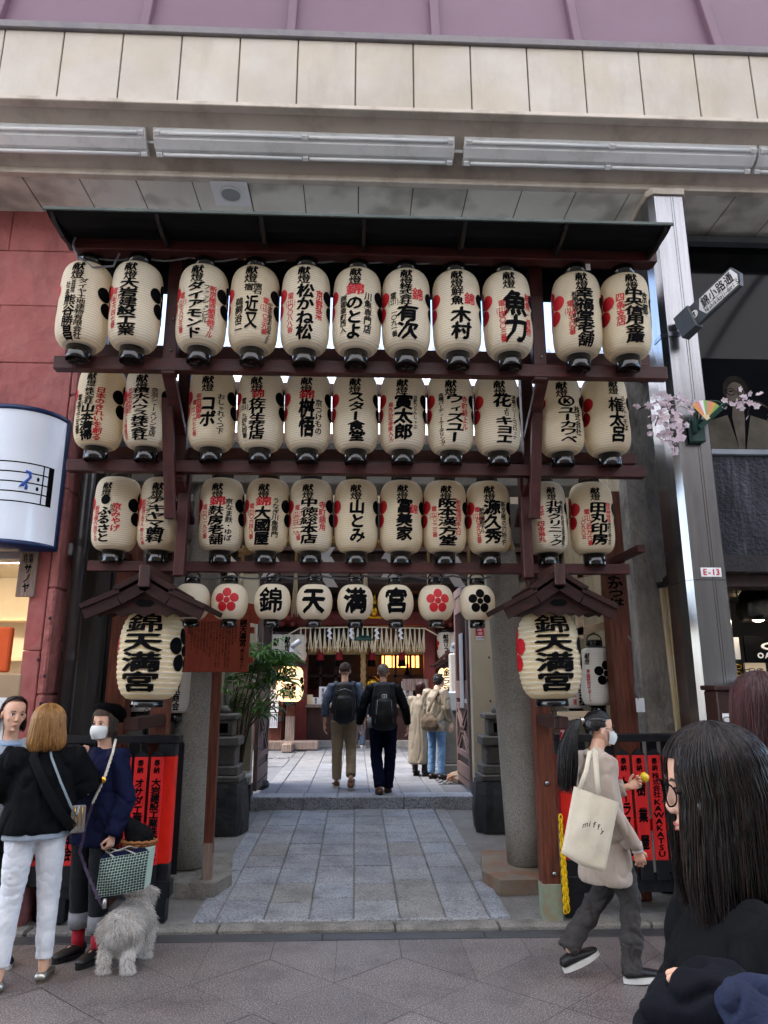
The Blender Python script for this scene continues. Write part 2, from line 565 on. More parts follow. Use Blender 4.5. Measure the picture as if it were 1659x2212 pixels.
mat('green_leaf', '43702a', '628f3a', 7, .45, transl=.3)
mat('stem', '3a3026', '564636', 10, .8)
mat('white_pot', 'd2d0c8', 'c4c2ba', 3, .4)
mat('corrugated', 'f2f5f6', 'ebf0f1', 2, .5, transl=.9)
mat('plastic_yellow', 'f0c400', 'e2b400', 4, .35)
mat('sign_white', 'e9e9e9', None, rough=.4)
mat('sign_grey', '55585b', '494c4f', 3, .4)
mat('light_panel', 'cdd6df', 'c3ccd6', 1, .18, coat=.4, emit='dfe8ff', estr=.05)
mat('blue_rim', '1f3765', '182c54', 3, .35)
mat('blue_ink', '1f57b8', None, rough=.4)
mat('blossom', 'efe0e5', 'e8d0d8', 30, .7, transl=.48)
mat('branch', '33261f', '463429', 20, .8)
mat('green_iron', '173a30', '1f463b', 6, .4)
mat('glass_dark', '050607', '090a0c', 1, .06, spec=.22)
mat('stucco_dark', '26272c', '34353b', 3, .9, 1.0, 30, bdist=.03, speck='4a4b52', sscale=1.5, samt=.35, stain=('7c7c86', .5, 2.2, (3, 1, .35)))
mat('black_canopy', '151112', '221a1a', 8, .4, .4, 30)
mat('sill', '8b9199', '7a8088', 4, .5)
mat('interior_warm', 'd9cfba', 'c9bfaa', 2, .7)
mat('interior_dark', '2d2a27', '383430', 2, .8)
mat('lamp_glow', 'ffe6c0', None, rough=.5, emit='ffe9c8', estr=8)
mat('bulb_glow', 'ffe6c0', None, rough=.5, emit='ffe2b0', estr=4)
mat('brushed', '6a665f', '57534d', 2, .3, .1, 30, stretch=(1, 1, 10), metal=1)
mat('cabinet', '2a1511', '371c16', 5, .4, .2, 20, stretch=(1, 5, 5))
mat('secom_red', 'b8182c', None, rough=.4)
mat('grey_box', '5f6265', '54575a', 4, .5)
mat('grey_light', '8f9498', '84898d', 4, .45)
mat('bamboo_board', 'ecd9ac', 'd8c393', 6, .65, .4, 20, stretch=(9, 9, .7), speck='f2ecdc', sscale=5, samt=.25)
mat('orange', 'd8571c', 'c94c15', 3, .5)
mat('beige_board', 'a98f72', '9a8165', 3, .6)
mat('poster_dark', '08090b', '0d0e11', 2, .9, spec=.05)
mat('poster_skin', '655c54', '4b443e', 5, .9, spec=.05)
mat('poster_suit', '5d574d', '48443c', 4, .9, spec=.05)
mat('fan_red', 'd98a80', None, rough=.5)
mat('fan_green', '8db35f', None, rough=.5)
mat('fan_orange', 'e0a04a', None, rough=.5)
mat('red_cloth', '7c1620', '8f1d28', 6, .8)
mat('hood_wood', '1e0a08', '30140f', 5, .6, .35, 18, stretch=(1, 6, 6), rvar=.12, bdist=.004, spec=.3)
mat('paper_b', 'f5e4c2', 'f9ecd2', 5, .62, .15, 30, transl=.48, speck='e0cba0', sscale=9, samt=.4, stain=('d8bd8c', .35, 5, (1, 1, 1)))
mat('poster_hair', '2b2723', '191715', 14, .9, spec=.05)
mat('paper_big', 'ecd6a8', 'f2e2bd', 4, .62, .35, 25, transl=.4, stain=('d2b277', .35, 5, (1, 1, 1)))
# ================================================================ lanterns
def lantern_profile(R, H, capr, p=5.5, q=2.3):
    def P(v):
        t = abs(max(0, min(1, v / H)) * 2 - 1)
        return capr + (R - capr) * max(0, 1 - t ** p) ** (1 / q)
    return P
def paper_mesh(name, R, H, capr, ribs, mats, p=5.5, q=2.3, amp=.001, n=40):
    P = lantern_profile(R, H, capr, p, q)
    prof, kinds = [], []
    for i in range(ribs + 1):
        # ribs are spaced evenly along the curve near the middle
        z = H * i / ribs
        dz = H / ribs
        prof.append((P(z), z))
        if i < ribs:
            prof.append((P(z + dz * .22), z + dz * .22))
            prof.append((P(z + dz * .6) - amp, z + dz * .6))
    mb = MB()
    mb.lathe(prof, n, cap=True)
    k = 0
    for i in range(len(prof) - 1):
        for j in range(n):
            if i % 3 == 0: mb.m[i * n + j] = 1
    return mb.mesh(name, mats), P
def cap_mesh(name, r, h, top):
    mb = MB()
    if top:
        mb.lathe([(r * 1.02, -.004), (r * 1.02, h * .8), (r * .97, h), (r * .8, h), (r * .8, h * .5)], 28)
    else:
        mb.lathe([(r * .2, -h * .93), (r * .93, -h * .93), (r * .93, -h), (r * 1.0, -h), (r * 1.02, -h * .9), (r * 1.02, .004)], 28)
    return mb.mesh(name, 'lacquer')
def hanger_mesh(r, h):
    mb = MB()
    pts = [(r * .95 * cos(a), 0, h + r * .75 * sin(a)) for a in [pi * i / 10 for i in range(11)]]
    mb.tube(pts, .006, 6)
    mb.tube([(0, 0, h + r * .75), (0, 0, h + r * .75 + .05)], .009, 6)
    return mb.mesh('hanger', 'wire')
def tail_mesh(h):
    mb = MB()
    mb.tube([(.012 * sin(a), 0, -h - .02 + .014 * cos(a)) for a in [2 * pi * i / 10 for i in range(11)]], .0025, 5)
    mb.tube([(0, 0, -h - .034), (0, 0, -h - .055)], .0025, 5)
    return mb.mesh('tail_ring', 'wire')
def round_place(P, R, eps=.0025, a0=0.0):
    def pl(u, v, k=0):
        r = P(v) + eps + k * .00014
        a = a0 + u / R
        return Vector((r * sin(a), -r * cos(a), v))
    return pl
def disc(mb, u, v, r, place, mi=0, k=0, n=22, rim=None):
    rings = (0, .45, .8, 1.0)
    vs = [place(u, v, k)]
    for q in rings[1:]:
        vs += [place(u + r * q * cos(2 * pi * i / n), v + r * q * sin(2 * pi * i / n), k) for i in range(n)]
    fs = [(0, 1 + i, 1 + (i + 1) % n) for i in range(n)]
    for j in range(len(rings) - 2):
        o = 1 + j * n
        fs += [(o + i, o + n + i, o + n + (i + 1) % n, o + (i + 1) % n) for i in range(n)]
    mb.add(vs, fs, mi)
def plum(mb, u, v, s, place, mi=0):
    """plum-blossom crest: five round petals about a small round heart; s = outer radius"""
    for i in range(5):
        a = pi / 2 + 2 * pi * i / 5
        disc(mb, u + s * .63 * cos(a), v + s * .63 * sin(a), s * .365, place, mi)
    disc(mb, u, v, s * .245, place, mi)

def put(o_name, me, parent, loc=(0, 0, 0), rz=0):
    o = bpy.data.objects.new(o_name, me)
    COL.objects.link(o)
    o.parent = parent
    o.location = loc
    o.rotation_euler = (0, 0, rz)
    return o
K, Rd = 0, 1
LR, LH = .172, .60
def long_lantern(X, Y, z, H, R, cols, look, protos, group, name='paper_lantern', crest=True, rz=0, cat='lantern', scale=1):
    t = thing(name, look, cat, (X, Y, z), group)
    t.rotation_euler = (RL.uniform(-.02, .02), RL.uniform(-.022, .022), rz)
    paper, P, capt, capb, hang, tail, cr_red, cr_blk = protos
    put('shade', paper, t)
    put('top_cap', capt, t, (0, 0, H))
    put('bottom_cap', capb, t)
    put('hanger', hang, t, (0, 0, H))
    put('tail_ring', tail, t)
    if crest:
        put('crest', cr_red, t)
        put('crest', cr_blk, t)
    mb = MB()
    pl = round_place(P, R)
    for (text, u, a, b, w, mi) in cols:
        column(mb, text, u * R, H * (1 - a), H * (1 - b), w * R * (1.2 if w > .45 else 1.1), pl, mi, .052 if w > .45 else .04 if w > .3 else .028, w > .22)
    if mb.v:
        put('lettering', mb.mesh('lettering', ['ink', 'red_ink']), t)
    return t
def make_protos(R, H, capr, caph, ribs, mats, crest_s, ca=(-1.62, 1.62), p=5.5, q=2.3, amp=.001):
    paper, P = paper_mesh('shade', R, H, capr, ribs, mats, p, q, amp)
    pl = round_place(P, R)
    a, b = MB(), MB()
    plum(a, ca[0] * R, H * .55, crest_s, pl)
    plum(b, ca[1] * R, H * .55, crest_s, pl)
    return (paper, P, cap_mesh('top_cap', capr, caph, True), cap_mesh('bottom_cap', capr, caph, False),
            hanger_mesh(capr, caph), tail_mesh(caph), a.mesh('crest', 'red_ink'), b.mesh('crest', 'ink'))

KT = ('献燈', -.05, .075, .30, .42, K)        # the two characters that head every lantern
def M_(t, a=.31, b=.95, w=.58, u=-.06, c=K): return (t, u, a, b, w, c)
TEL = lambda n, u=-.62, a=.38, b=.88, c=Rd, ex='221': [('電', u, a, a + .075, .22, c), ('番', u, b, b + .08, .22, c), (n, u, a + .16, b, .2, c)]
TELN = []
def ROW(*a): return list(a)
TIERS = [
 # ------------------------------------------------------------ top tier
 dict(Y=4.43, name='top', R=.1675, top=574, bot=753, cx=[181, 294, 437, 549, 660, 770, 877, 986, 1096, 1242, 1346], rows=[
  ([KT, ('ダイヤ土地建物有限会社', .22, .29, .99, .28, K), ('代表取締役', -.14, .28, .47, .15, K), ('社長', -.36, .32, .52, .17, K), ('熊谷勝昌', -.22, .5, 1.0, .42, K)], '', 'two black columns, black crest facing front'),
  ([KT, M_('大岩建設工業', .29, .95, .56), ('五六四七番', -.66, .5, .86, .22, Rd), ('電', -.66, .38, .46, .24, Rd)], '351', 'six heavy black characters, red number'),
  ([KT, M_('ダイアモンド', .3, .97, .5), ('新京極通蛸薬師下ル', .62, .33, .95, .25, Rd), ('ファッションビル', .36, .33, .8, .22, K), ('電', -.66, .41, .49, .24, Rd), ('七八〇三番', -.66, .56, .9, .22, Rd)], '221', 'heavy black katakana between two red columns'),
  ([KT, ('懐石', .22, .3, .44, .3, K), ('宿', -.12, .31, .4, .3, K), ('近又', .02, .46, .86, .42, K), ('鵜飼治二', -.5, .48, .88, .3, K), ('中京区御幸町四条上ル', .82, .5, .98, .17, K), ('電', .6, .46, .54, .24, Rd), ('一〇三九番', .6, .6, .9, .22, Rd)], '221', 'thin brushed characters set wide apart'),
  ([KT, M_('松かね松', .31, .96, .52, .02), ('京野菜', .6, .36, .72, .27, Rd), ('電', -.6, .4, .48, .24, Rd), ('〇〇八八番', -.6, .54, .88, .23, Rd)], '221', 'four black characters, short red right column'),
  ([KT, ('錦', -.04, .28, .42, .56, Rd), ('のとよ', -.06, .44, .95, .52, K), ('川魚専門店', .5, .38, .88, .28, K), ('錦御幸町西入', -.52, .42, .88, .24, K)], '', 'a big red character above three black hiragana'),
  ([KT, ('株式会社', -.08, .28, .53, .42, K), ('有次', -.02, .54, .94, .66, K), ('錦', .42, .32, .47, .4, Rd), ('電', -.6, .36, .45, .24, K), ('一〇九一番', -.56, .58, .9, .22, K)], '221', 'two very big black characters at its foot'),
  ([KT, M_('鮮魚', .3, .52, .42), ('木村', .08, .55, .93, .62, K), ('錦', .46, .36, .51, .4, Rd)], '', 'one small red character, no telephone number'),
  ([KT, ('魚力', .16, .34, .94, .78, K), ('鮮魚・焼物', .74, .34, .86, .25, Rd), ('電', -.4, .44, .52, .24, Rd), ('四〇〇三番', -.4, .58, .94, .22, Rd)], '221', 'two largest black characters of all'),
  ([KT, M_('幸福堂老舗', .27, .97, .54, .05), ('松原通寺町東入', -.34, .32, .78, .22, K), ('電', -.55, .42, .5, .24, Rd), ('四七六五番', -.5, .56, .84, .22, Rd)], '351', 'whole red plum crest at its left'),
  ([KT, M_('中央信用金庫', .27, .93, .58, .0), ('四条支店', -.55, .32, .72, .3, Rd), ('京都', .5, .3, .58, .28, K)], '', 'short red column left of wide black characters'),
 ]),
 # ------------------------------------------------------------ middle tier
 dict(Y=4.9, name='middle', R=.1675, top=796, bot=969, cx=[217, 323, 461, 565, 666, 769, 869, 972, 1073, 1209, 1308], rows=[
  ([('献燈', -.12, .06, .26, .34, K), ('株式会社', -.16, .27, .5, .34, K), ('山本清掃', -.16, .5, .98, .46, K), ('日本のきれいを創る', .32, .26, .98, .32, Rd), ('電五五三五番', -.62, .35, .9, .22, K)], '223', 'a tall red column right of the black one'),
  ([KT, M_('積水ハウス株式会社', .26, .97, .56), ('京都市中京区', -.56, .25, .6, .2, Rd), ('烏丸御池下ル梅屋町', -.76, .3, .95, .18, Rd), ('京滋シャーメゾン支店', .5, .25, .92, .24, K)], '', 'beside the bracket, nine crowded characters'),
  ([KT, ('コポ', -.02, .36, .8, .5, K), ('おしゃれくつ下', .52, .32, .88, .28, K), ('新京極錦角', -.42, .32, .68, .22, Rd), ('電', -.64, .4, .47, .2, Rd), ('一六七七番', -.64, .58, .9, .2, Rd)], '221', 'two angular katakana set far apart'),
  ([KT, ('錦', .02, .26, .38, .44, Rd), ('（', -.3, .27, .37, .3, Rd), ('）', .34, .27, .37, .3, Rd), M_('佐竹生花店', .38, .95, .52, .0), ('電', -.62, .36, .45, .22, K), ('九四九四番', -.58, .58, .92, .22, K)], '255', 'a red character in brackets at its head'),
  ([KT, ('錦', -.04, .25, .38, .5, Rd), ('桝悟', -.02, .38, .92, .5, K), ('ますご', -.1, .53, .72, .16, K), ('京つけもの', .5, .38, .88, .28, K)], '', 'red character over two black ones'),
  ([KT, M_('スター食堂', .28, .96, .56, .0)], '', 'a single column of five heavy black characters'),
  ([KT, ('寅太郎', .0, .3, .93, .62, K), ('豆乳とんしゃぶ', .54, .3, .78, .17, K), ('烏丸仏光寺東入ル', -.56, .4, .95, .21, Rd)], '', 'three thin-lined black characters'),
  ([KT, M_('ウィズユー', .28, .95, .62, .1), ('寺町錦上ル', .56, .3, .78, .25, Rd), ('各種パーティーケータリング', -.5, .26, .98, .21, K)], '', 'black katakana, red column at right'),
  ([KT, ('花', .06, .27, .46, .62, K), ('より', .2, .47, .59, .24, K), ('キヨエ', .1, .59, .96, .62, K), ('湯葉クリームコロッケ', .6, .27, .9, .22, K)], '', 'one big kanji above katakana'),
  ([KT, M_('ユーカワベ', .44, .95, .6, .12), ('Ⓚ', .1, .28, .44, .6, K), ('株式会社', .6, .42, .84, .28, K)], '', 'a circled letter above its katakana'),
  ([('献燈', .14, .05, .25, .36, K), ('権太呂', .18, .3, .92, .52, K), ('うどん・そば', .58, .26, .76, .26, K)], '', 'red crest left of three characters'),
 ]),
 # ------------------------------------------------------------ bottom tier
 dict(Y=5.3, name='bottom', R=.1655, top=1033, bot=1190, cx=[251, 348, 480, 577, 673, 770, 866, 959, 1055, 1178, 1277], rows=[
  ([('献燈', -.2, .08, .28, .36, K), ('ふるさと', -.2, .44, .95, .5, K), ('新京極六角下る', -.62, .42, .93, .24, Rd), ('京みやげ', .32, .38, .8, .32, Rd), ('かの', .12, .4, .52, .16, K)], '@', 'a round black seal over four hiragana'),
  ([KT, M_('アキヤマ歯科', .29, .95, .62, .0), ('インプラント', -.4, .28, .66, .22, K), ('新京極通三条下ル', -.66, .32, .72, .2, Rd), ('電三三六番', -.66, .74, .97, .2, Rd)], '', 'cut off by the bracket, flat wide katakana'),
  ([KT, ('錦', -.04, .27, .41, .54, Rd), M_('麩房老舗', .41, .97, .52), ('京なま麩・ゆば', .5, .3, .92, .3, K), ('電', -.62, .38, .46, .24, Rd), ('〇一九七番', -.6, .54, .88, .22, Rd)], '221', 'red character over four black kanji'),
  ([KT, ('錦', -.04, .27, .41, .54, Rd), M_('大國屋', .42, .97, .56), ('うなぎ川魚専門', .52, .28, .86, .28, K), ('電', -.6, .36, .44, .24, Rd), ('〇六四八番', -.6, .52, .88, .22, Rd)], '221', 'red character over three black kanji'),
  ([KT, M_('中徳総本店', .29, .95, .6, .0), ('寺町錦角', .62, .33, .76, .3, Rd), ('電', -.56, .38, .46, .24, Rd), ('三七一九番', -.52, .54, .9, .2, Rd), ('三七一八', -.74, .54, .82, .18, Rd)], '221', 'five black kanji between red columns'),
  ([KT, ('山とみ', .0, .3, .93, .54, K)], '', 'only three brushed characters, widely spaced'),
  ([KT, ('冨美家', .06, .3, .9, .56, K), ('錦', .5, .36, .5, .36, Rd)], '', 'three black characters, one small red'),
  ([KT, M_('阪本漢方堂', .27, .96, .66, .04), ('新京極通四条入口', .56, .28, .8, .24, Rd), ('電', -.6, .38, .46, .22, Rd), ('六三二三番', -.56, .52, .84, .2, Rd)], '221', 'five black kanji, long red right column'),
  ([KT, ('源久秀', .06, .3, .93, .6, K), ('新京極の刃物や', .6, .3, .95, .25, K), ('新京極錦下ル', -.44, .4, .78, .23, K), ('電', -.66, .38, .46, .22, Rd), ('四五九五番', -.62, .54, .92, .2, Rd)], '221', 'three black kanji between thin black columns'),
  ([('献燈', .1, .08, .28, .36, K), M_('北村クリニック', .29, .96, .54, .18), ('京都・四条烏丸', -.46, .36, .9, .28, Rd), ('男性不妊症泌尿器科', .6, .28, .95, .18, K)], '', 'left side behind the bracket, red column'),
  ([('献燈', -.05, .08, .28, .36, K), M_('田丸印房', .3, .93, .6, .05), ('錦天神様角', .54, .3, .6, .24, Rd), ('寺町三条上ル', .56, .6, .93, .21, K), ('電', -.48, .4, .48, .22, Rd), ('二四九六番', -.42, .56, .94, .2, Rd), ('〇九六五', -.68, .56, .84, .18, Rd)], '231', 'four broad black kanji with red writing on both sides'),
 ]),
]
ORD = ['leftmost', 'second from the left', 'third from the left', 'fourth from the left', 'fifth from the left', 'middle one',
       'fifth from the right', 'fourth from the right', 'third from the right', 'second from the right', 'rightmost']
TIER_Z = {}
for tier in TIERS:
    Y = tier['Y']
    zt, zb = at(770, tier['top'], Y - .11).z, at(770, tier['bot'], Y - .07).z
    H = zt - zb
    R = tier['R']
    TIER_Z[tier['name']] = (zb, zt)
    pr = make_protos(R, H, R * .48, .092, 36, ['paper', 'rib_line'], R * .86)
    prw = (make_protos(R, H, R * .48, .092, 36, ['paper_warm', 'rib_line'], R * .86)[0],) + pr[1:]
    prb = (make_protos(R, H, R * .48, .092, 36, ['paper_b', 'rib_line'], R * .86)[0],) + pr[1:]
    for i, cx in enumerate(tier['cx']):
        X = at(cx, (tier['top'] + tier['bot']) / 2, Y).x
        cols, ex, look = tier['rows'][i]
        if tier['name'] != 'top':
            k0, k1 = (.165, .885) if tier['name'] == 'middle' else (.112, .93)
            cols = [(c[0], c[1], k0 + (c[2] - .07) * k1, k0 + (c[3] - .07) * k1, c[4], c[5]) for c in cols]
        tone = RL.choice((0, 0, 1))
        warm = (tier['name'] == 'top' and i in (3, 9, 10)) or (i == 10) 
        lab = '%s tier lantern, %s: %s' % (tier['name'], ORD[i], look)
        lab = ' '.join(lab.split()[:16])
        t = long_lantern(X, Y, zb, H, R, cols, lab, prw if warm else (pr, prb)[tone], 'cylindrical paper lanterns hung in three tiers', rz=RL.uniform(-.05, .05))
        mb = MB()
        pl = round_place(pr[1], R)
        if ex == '@':
            disc(mb, -.2 * R, H * .64, .22 * R, pl, 0)
        elif ex:
            c0 = [c for c in cols if c[0].startswith('電')][0]
            mi = c0[5]
            line(mb, '(' + ex + ')', (c0[1] - .2) * R, H * (1 - c0[2] - .12), .13 * R, .24 * R, .1 * R, pl, mi, .03)
        if mb.v:
            put('lettering', mb.mesh('lettering', ['ink', 'red_ink']), t)

# ---------------------------------------------------------------- row of round lanterns
YR = 5.42
zR = at(770, 1338, YR - .05).z
HR = at(770, 1262, YR - .06).z - zR
RR = .1375
rp = make_protos(RR, HR, RR * .42, .055, 44, ['paper', 'rib_line'], RR * .5, p=2.1, q=2.0, amp=.0008)
RLAB = ['round lantern mostly hidden behind the left lantern hood', 'round lantern with a red plum crest beside the left lantern hood',
        'round lantern lettered with the first big black character, 錦', 'round lantern lettered with the single black character 天',
        'round lantern lettered with the single black character 満', 'round lantern lettered with the single black character 宮',
        'round lantern with a red plum crest, right of the lettered ones', 'round lantern with a black plum crest beside the right lantern hood']
for i, (cx, ch) in enumerate(zip((415, 497, 588, 679, 768, 855, 942, 1030), (' ', 'r', '錦', '天', '満', '宮', 'r', 'k'))):
    X = at(cx, 1300, YR).x
    t = long_lantern(X, YR, zR, HR, RR, [], RLAB[i], rp, 'round paper lanterns in a row over the entrance', 'round_lantern', crest=False)
    mb = MB()
    pl = round_place(rp[1], RR, .0018)
    if ch in 'rk':
        plum(mb, 0, HR * .5, RR * .68, pl, 1 if ch == 'r' else 0)
        put('crest', mb.mesh('crest', ['ink', 'red_ink']), t)
    elif ch != ' ':
        put_char(mb, ch, 0, HR * .5, RR * 1.22, RR * 1.25, pl, 0, .05)
        put('lettering', mb.mesh('lettering', ['ink', 'red_ink']), t)

# ---------------------------------------------------------------- big lanterns under the hoods
YB = 5.0
def big_lantern(cx, top, bot, Y, wpx, lab, name='large_paper_lantern', mats=('paper_big', 'rib_line'), ribs=17, grp='large lettered lanterns under gable hoods', crest=True):
    c = at(cx, (top + bot) / 2, Y)
    zt, zb = at(cx, top, Y - .10).z, at(cx, bot, Y - .08).z
    R = (at(cx + wpx / 2, (top + bot) / 2, Y) - at(cx - wpx / 2, (top + bot) / 2, Y)).length / 2
    H = zt - zb
    pr = make_protos(R, H, R * .5, H * .085, ribs, list(mats), R * .72, (-1.72, 1.5), 2.7, 2.2, .0048 * R / .22)
    t = long_lantern(c.x, Y, zb, H, R, [], lab, pr, grp, name, crest=crest)
    mb = MB()
    pl = round_place(pr[1], R, .004 * R / .22 + .001)
    for i, ch in enumerate('錦天満宮'):
        put_char(mb, ch, -.06 * R, H * (.845 - .218 * i), R * 1.12, H * .198, pl, 0, .042)
    put('lettering', mb.mesh('lettering', ['ink', 'red_ink']), t)
    return t, c, R, H, zb
BIG_L = big_lantern(326, 1320, 1512, YB, 140, 'large paper lantern lettered in black under the left gable hood')
BIG_R = big_lantern(1187, 1322, 1510, YB, 134, 'large paper lantern lettered in black under the right gable hood')
# ================================================================ lantern rack (one timber frame with its little roof)
rack = thing('lantern_rack', 'dark red timber rack of three stepped tiers with a metal roof over the shrine entrance', 'lantern rack', (0, 5.3, .03))
def part(mb, name, mats, parent): return mb.build(name, mats, parent)
def hbeam(x0, x1, y, Y, w, hpx, name='beam'):
    a, b = at(x0, y, Y), at(x1, y, Y)
    z = (a.z + b.z) / 2
    h = abs(at(770, y - hpx / 2, Y).z - at(770, y + hpx / 2, Y).z)
    mb = MB().box((a.x, Y - w / 2, z - h / 2), (b.x, Y + w / 2, z + h / 2), 0, .004)
    return part(mb, name, 'rack_wood', rack), z, h
# front beams under each tier, and rear rails behind the lanterns
hbeam(118, 1437, 798, 4.52, .07, 27)
hbeam(146, 1390, 1014, 4.97, .07, 25)
hbeam(192, 1357, 1227, 5.33, .07, 22)
hbeam(180, 1400, 771, 4.72, .06, 26, 'rail')
hbeam(190, 1370, 985, 5.12, .06, 24, 'rail')
hbeam(160, 1412, 546, 4.36, .09, 26, 'top_beam')
hbeam(166, 1405, 560, 4.60, .05, 12, 'rail')
XL, XR = at(342, 1560, 5.72).x, at(1180, 1700, 5.52).x
def vpost(X, Y, z0, z1, w=.105, d=.105, name='post', m='rack_wood_v'):
    return part(MB().box((X - w / 2, Y - d / 2, z0), (X + w / 2, Y + d / 2, z1), 0, .006), name, m, rack)
zA = at(770, 545, 4.43).z; zA1 = at(770, 800, 4.5).z
zB1 = at(770, 1014, 4.97).z; zC1 = at(770, 1227, 5.33).z
for sx, px in ((-1, 371), (1, 1163)):
    X1 = at(px, 660, 4.46).x
    X2 = at(392 if sx < 0 else 1142, 900, 4.98).x
    X3 = XL if sx < 0 else XR
    vpost(X1, 4.53, zA1 - .05, zA + .1, .095, .08)
    vpost(X2, 5.03, zB1 - .1, at(770, 800, 4.98).z + .35, .09, .09)
    vpost(X2 + sx * -.02, 5.16, zC1 - .1, at(770, 1000, 5.1).z + .1, .075, .09)
    X3t = at(362 if sx < 0 else 1152, 1130, 5.36).x
    part(MB().box((X3t - .055, 5.37, zC1 - .3), (X3t + .055, 5.47, zB1 + .1), 0, .006), 'post', 'rack_wood_v', rack)
    # corbel arms that step the tiers forward
    for (Ya, Yb, za, zb) in ((4.50, 5.05, zA1 + .02, zA1 - .32), (4.97, 5.45, zB1 - .05, zB1 - .30)):
        mb = MB().beam((X2, Ya, za), (X2, Yb, zb), .05, .08, 0, (1, 0, 0), .004)
        part(mb, 'brace', 'rack_wood', rack)
    # the empty bracket that stands in front of the lower tiers
    bx = 361 if sx < 0 else 1162
    pt, pb = at(bx - sx * 1, 860, 4.78), at(bx + (7 if sx < 0 else -8), 1120, 4.93)
    mb = MB().beam(pt, pb, .075, .05, 0, (0, 1, 0), .004)
    part(mb, 'bracket_board', 'rack_wood_v', rack)
    part(MB().beam(pt + Vector((0, .02, -.04)), (X2, 5.05, pt.z - .2), .045, .06, 0, (0, 0, 1), .004), 'bracket_arm', 'rack_wood', rack)
    part(MB().beam(pb + Vector((0, .02, .04)), (X3t, 5.38, pb.z + .12), .045, .06, 0, (0, 0, 1), .004), 'bracket_arm', 'rack_wood', rack)
    for (bx_, bz_) in ((X1, zA1 + .35), (X1, zA1 + .12)):
        part(MB().ball((bx_ + .01, 4.488, bz_), .011, 8, 6), 'bolt', 'steel', rack)
# main lower posts and the two rear posts
def lower_post(X, Y, z1, m, foot=None):
    o = part(MB().box((X - .065, Y - .06, .03), (X + .065, Y + .06, z1), 0, .006), 'post', m, rack)
    if foot:
        part(MB().box((X - .069, Y - .064, .031), (X + .069, Y + .064, .27), 0, .004), 'metal_shoe', foot, rack)
mat('verdigris', '7f9a86', '8a7b62', 7, .6, .3, 30)
lower_post(XL, 5.78, zC1 - .31, 'old_wood')
lower_post(XR, 5.56, zC1 - .31, 'old_wood', 'verdigris')
part(MB().ball((XR, 5.495, .95), .02, 8, 6), 'bolt', 'steel', rack)
part(MB().ball((XR + .02, 5.493, .34), .02, 8, 6), 'bolt', 'steel', rack)
for px, py in ((262, 1440), (1338, 1420)):
    X = at(px, py, 6.0).x
    o = part(MB().box((X - .085, 5.92, .04), (X + .085, 6.08, at(770, 1060, 6).z), 0, .006), 'rear_post', 'old_wood', rack)
for px, sx in ((262, 1), (1338, -1)):
    X = at(px, 1440, 6.0).x
    part(MB().box((X - .03, 5.34, zC1 + .14), (X + .03, 6.0, zC1 + .2), 0, .003), 'tie', 'rack_wood', rack)
# lettering painted on the right rear post
mb = MB()
Xp = at(1338, 1420, 6.0).x
column(mb, 'とよかつは', Xp - .02, at(1325, 1215, 5.9).z, at(1325, 1310, 5.9).z, .12, flat((0, 5.918, 0), (1, 0, 0), (0, 0, 1), (0, -1, 0)), 0, .05)
part(mb, 'lettering', 'ink', rack)
# roof: thin curved metal sheet, edge strip, ribs under it
def rack_roof():
    x0, x1 = at(98, 455, 4.0).x, at(1450, 480, 4.0).x
    zf = at(770, 470, 4.0).z
    zi = at(770, 533, 4.34).z
    sec = [(4.00, zf), (4.06, zf - .015), (4.14, zf - .02), (4.24, zi - .015), (4.34, zi), (4.5, zi + .03), (5.3, zi + .3)]
    n = len(sec)
    vs = [(x, y, z) for x in (x0, x1) for y, z in sec] + [(x, y, z + .012) for x in (x0, x1) for y, z in sec]
    fs = []
    for i in range(n - 1):
        fs.append((i, i + 1, n + i + 1, n + i))
        fs.append((2 * n + i, 3 * n + i, 3 * n + i + 1, 2 * n + i + 1))
    fs += [(0, n, 3 * n, 2 * n), (n - 1, 3 * n - 1, 4 * n - 1, 2 * n - 1)]
    for o in (0, n):
        for i in range(n - 1):
            fs.append((o + i, o + i + 1, 2 * n + o + i + 1, 2 * n + o + i))
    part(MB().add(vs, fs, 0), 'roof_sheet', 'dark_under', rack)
    part(MB().box((x0 - .01, 3.985, zf - .006), (x1 + .01, 3.999, zf + .016), 0, .003), 'roof_edge', 'roof_edge', rack)
    part(MB().add([(x0 - .01, 4.0, zf + .016), (x1 + .01, 4.0, zf + .016), (x1 + .01, 5.3, zi + .36), (x0 - .01, 5.3, zi + .36), (x0 - .01, 4.0, zf + .016), (x1 + .01, 4.0, zf + .016), (x1 + .01, 5.3, zi + .35), (x0 - .01, 5.3, zi + .35)],
                  [(0, 1, 2, 3), (7, 6, 5, 4), (0, 4, 5, 1), (1, 5, 6, 2), (2, 6, 7, 3), (3, 7, 4, 0)]), 'roof_top', 'roof_metal', rack)
    for k in range(7):
        x = x0 + .03 + (x1 - x0 - .06) * k / 6
        prof = [(4.01, zf - .003), (4.36, zi + .01), (4.36, zi - .07), (4.30, zi - .06), (4.22, zf - .055), (4.12, zf - .045), (4.04, zf - .025)]
        part(MB().prism([(y, z) for y, z in prof], (x - .012, 0, 0), (0, 1, 0), (0, 0, 1), (.024, 0, 0)), 'roof_rib', 'black_canopy', rack)
rack_roof()
# dark boards closing the back of the rack under its roof
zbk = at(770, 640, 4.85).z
part(MB().box((at(165, 600, 4.85).x, 4.85, zbk), (at(1400, 600, 4.85).x, 4.88, zA + .35), 0), 'back_board', 'dark_under', rack)

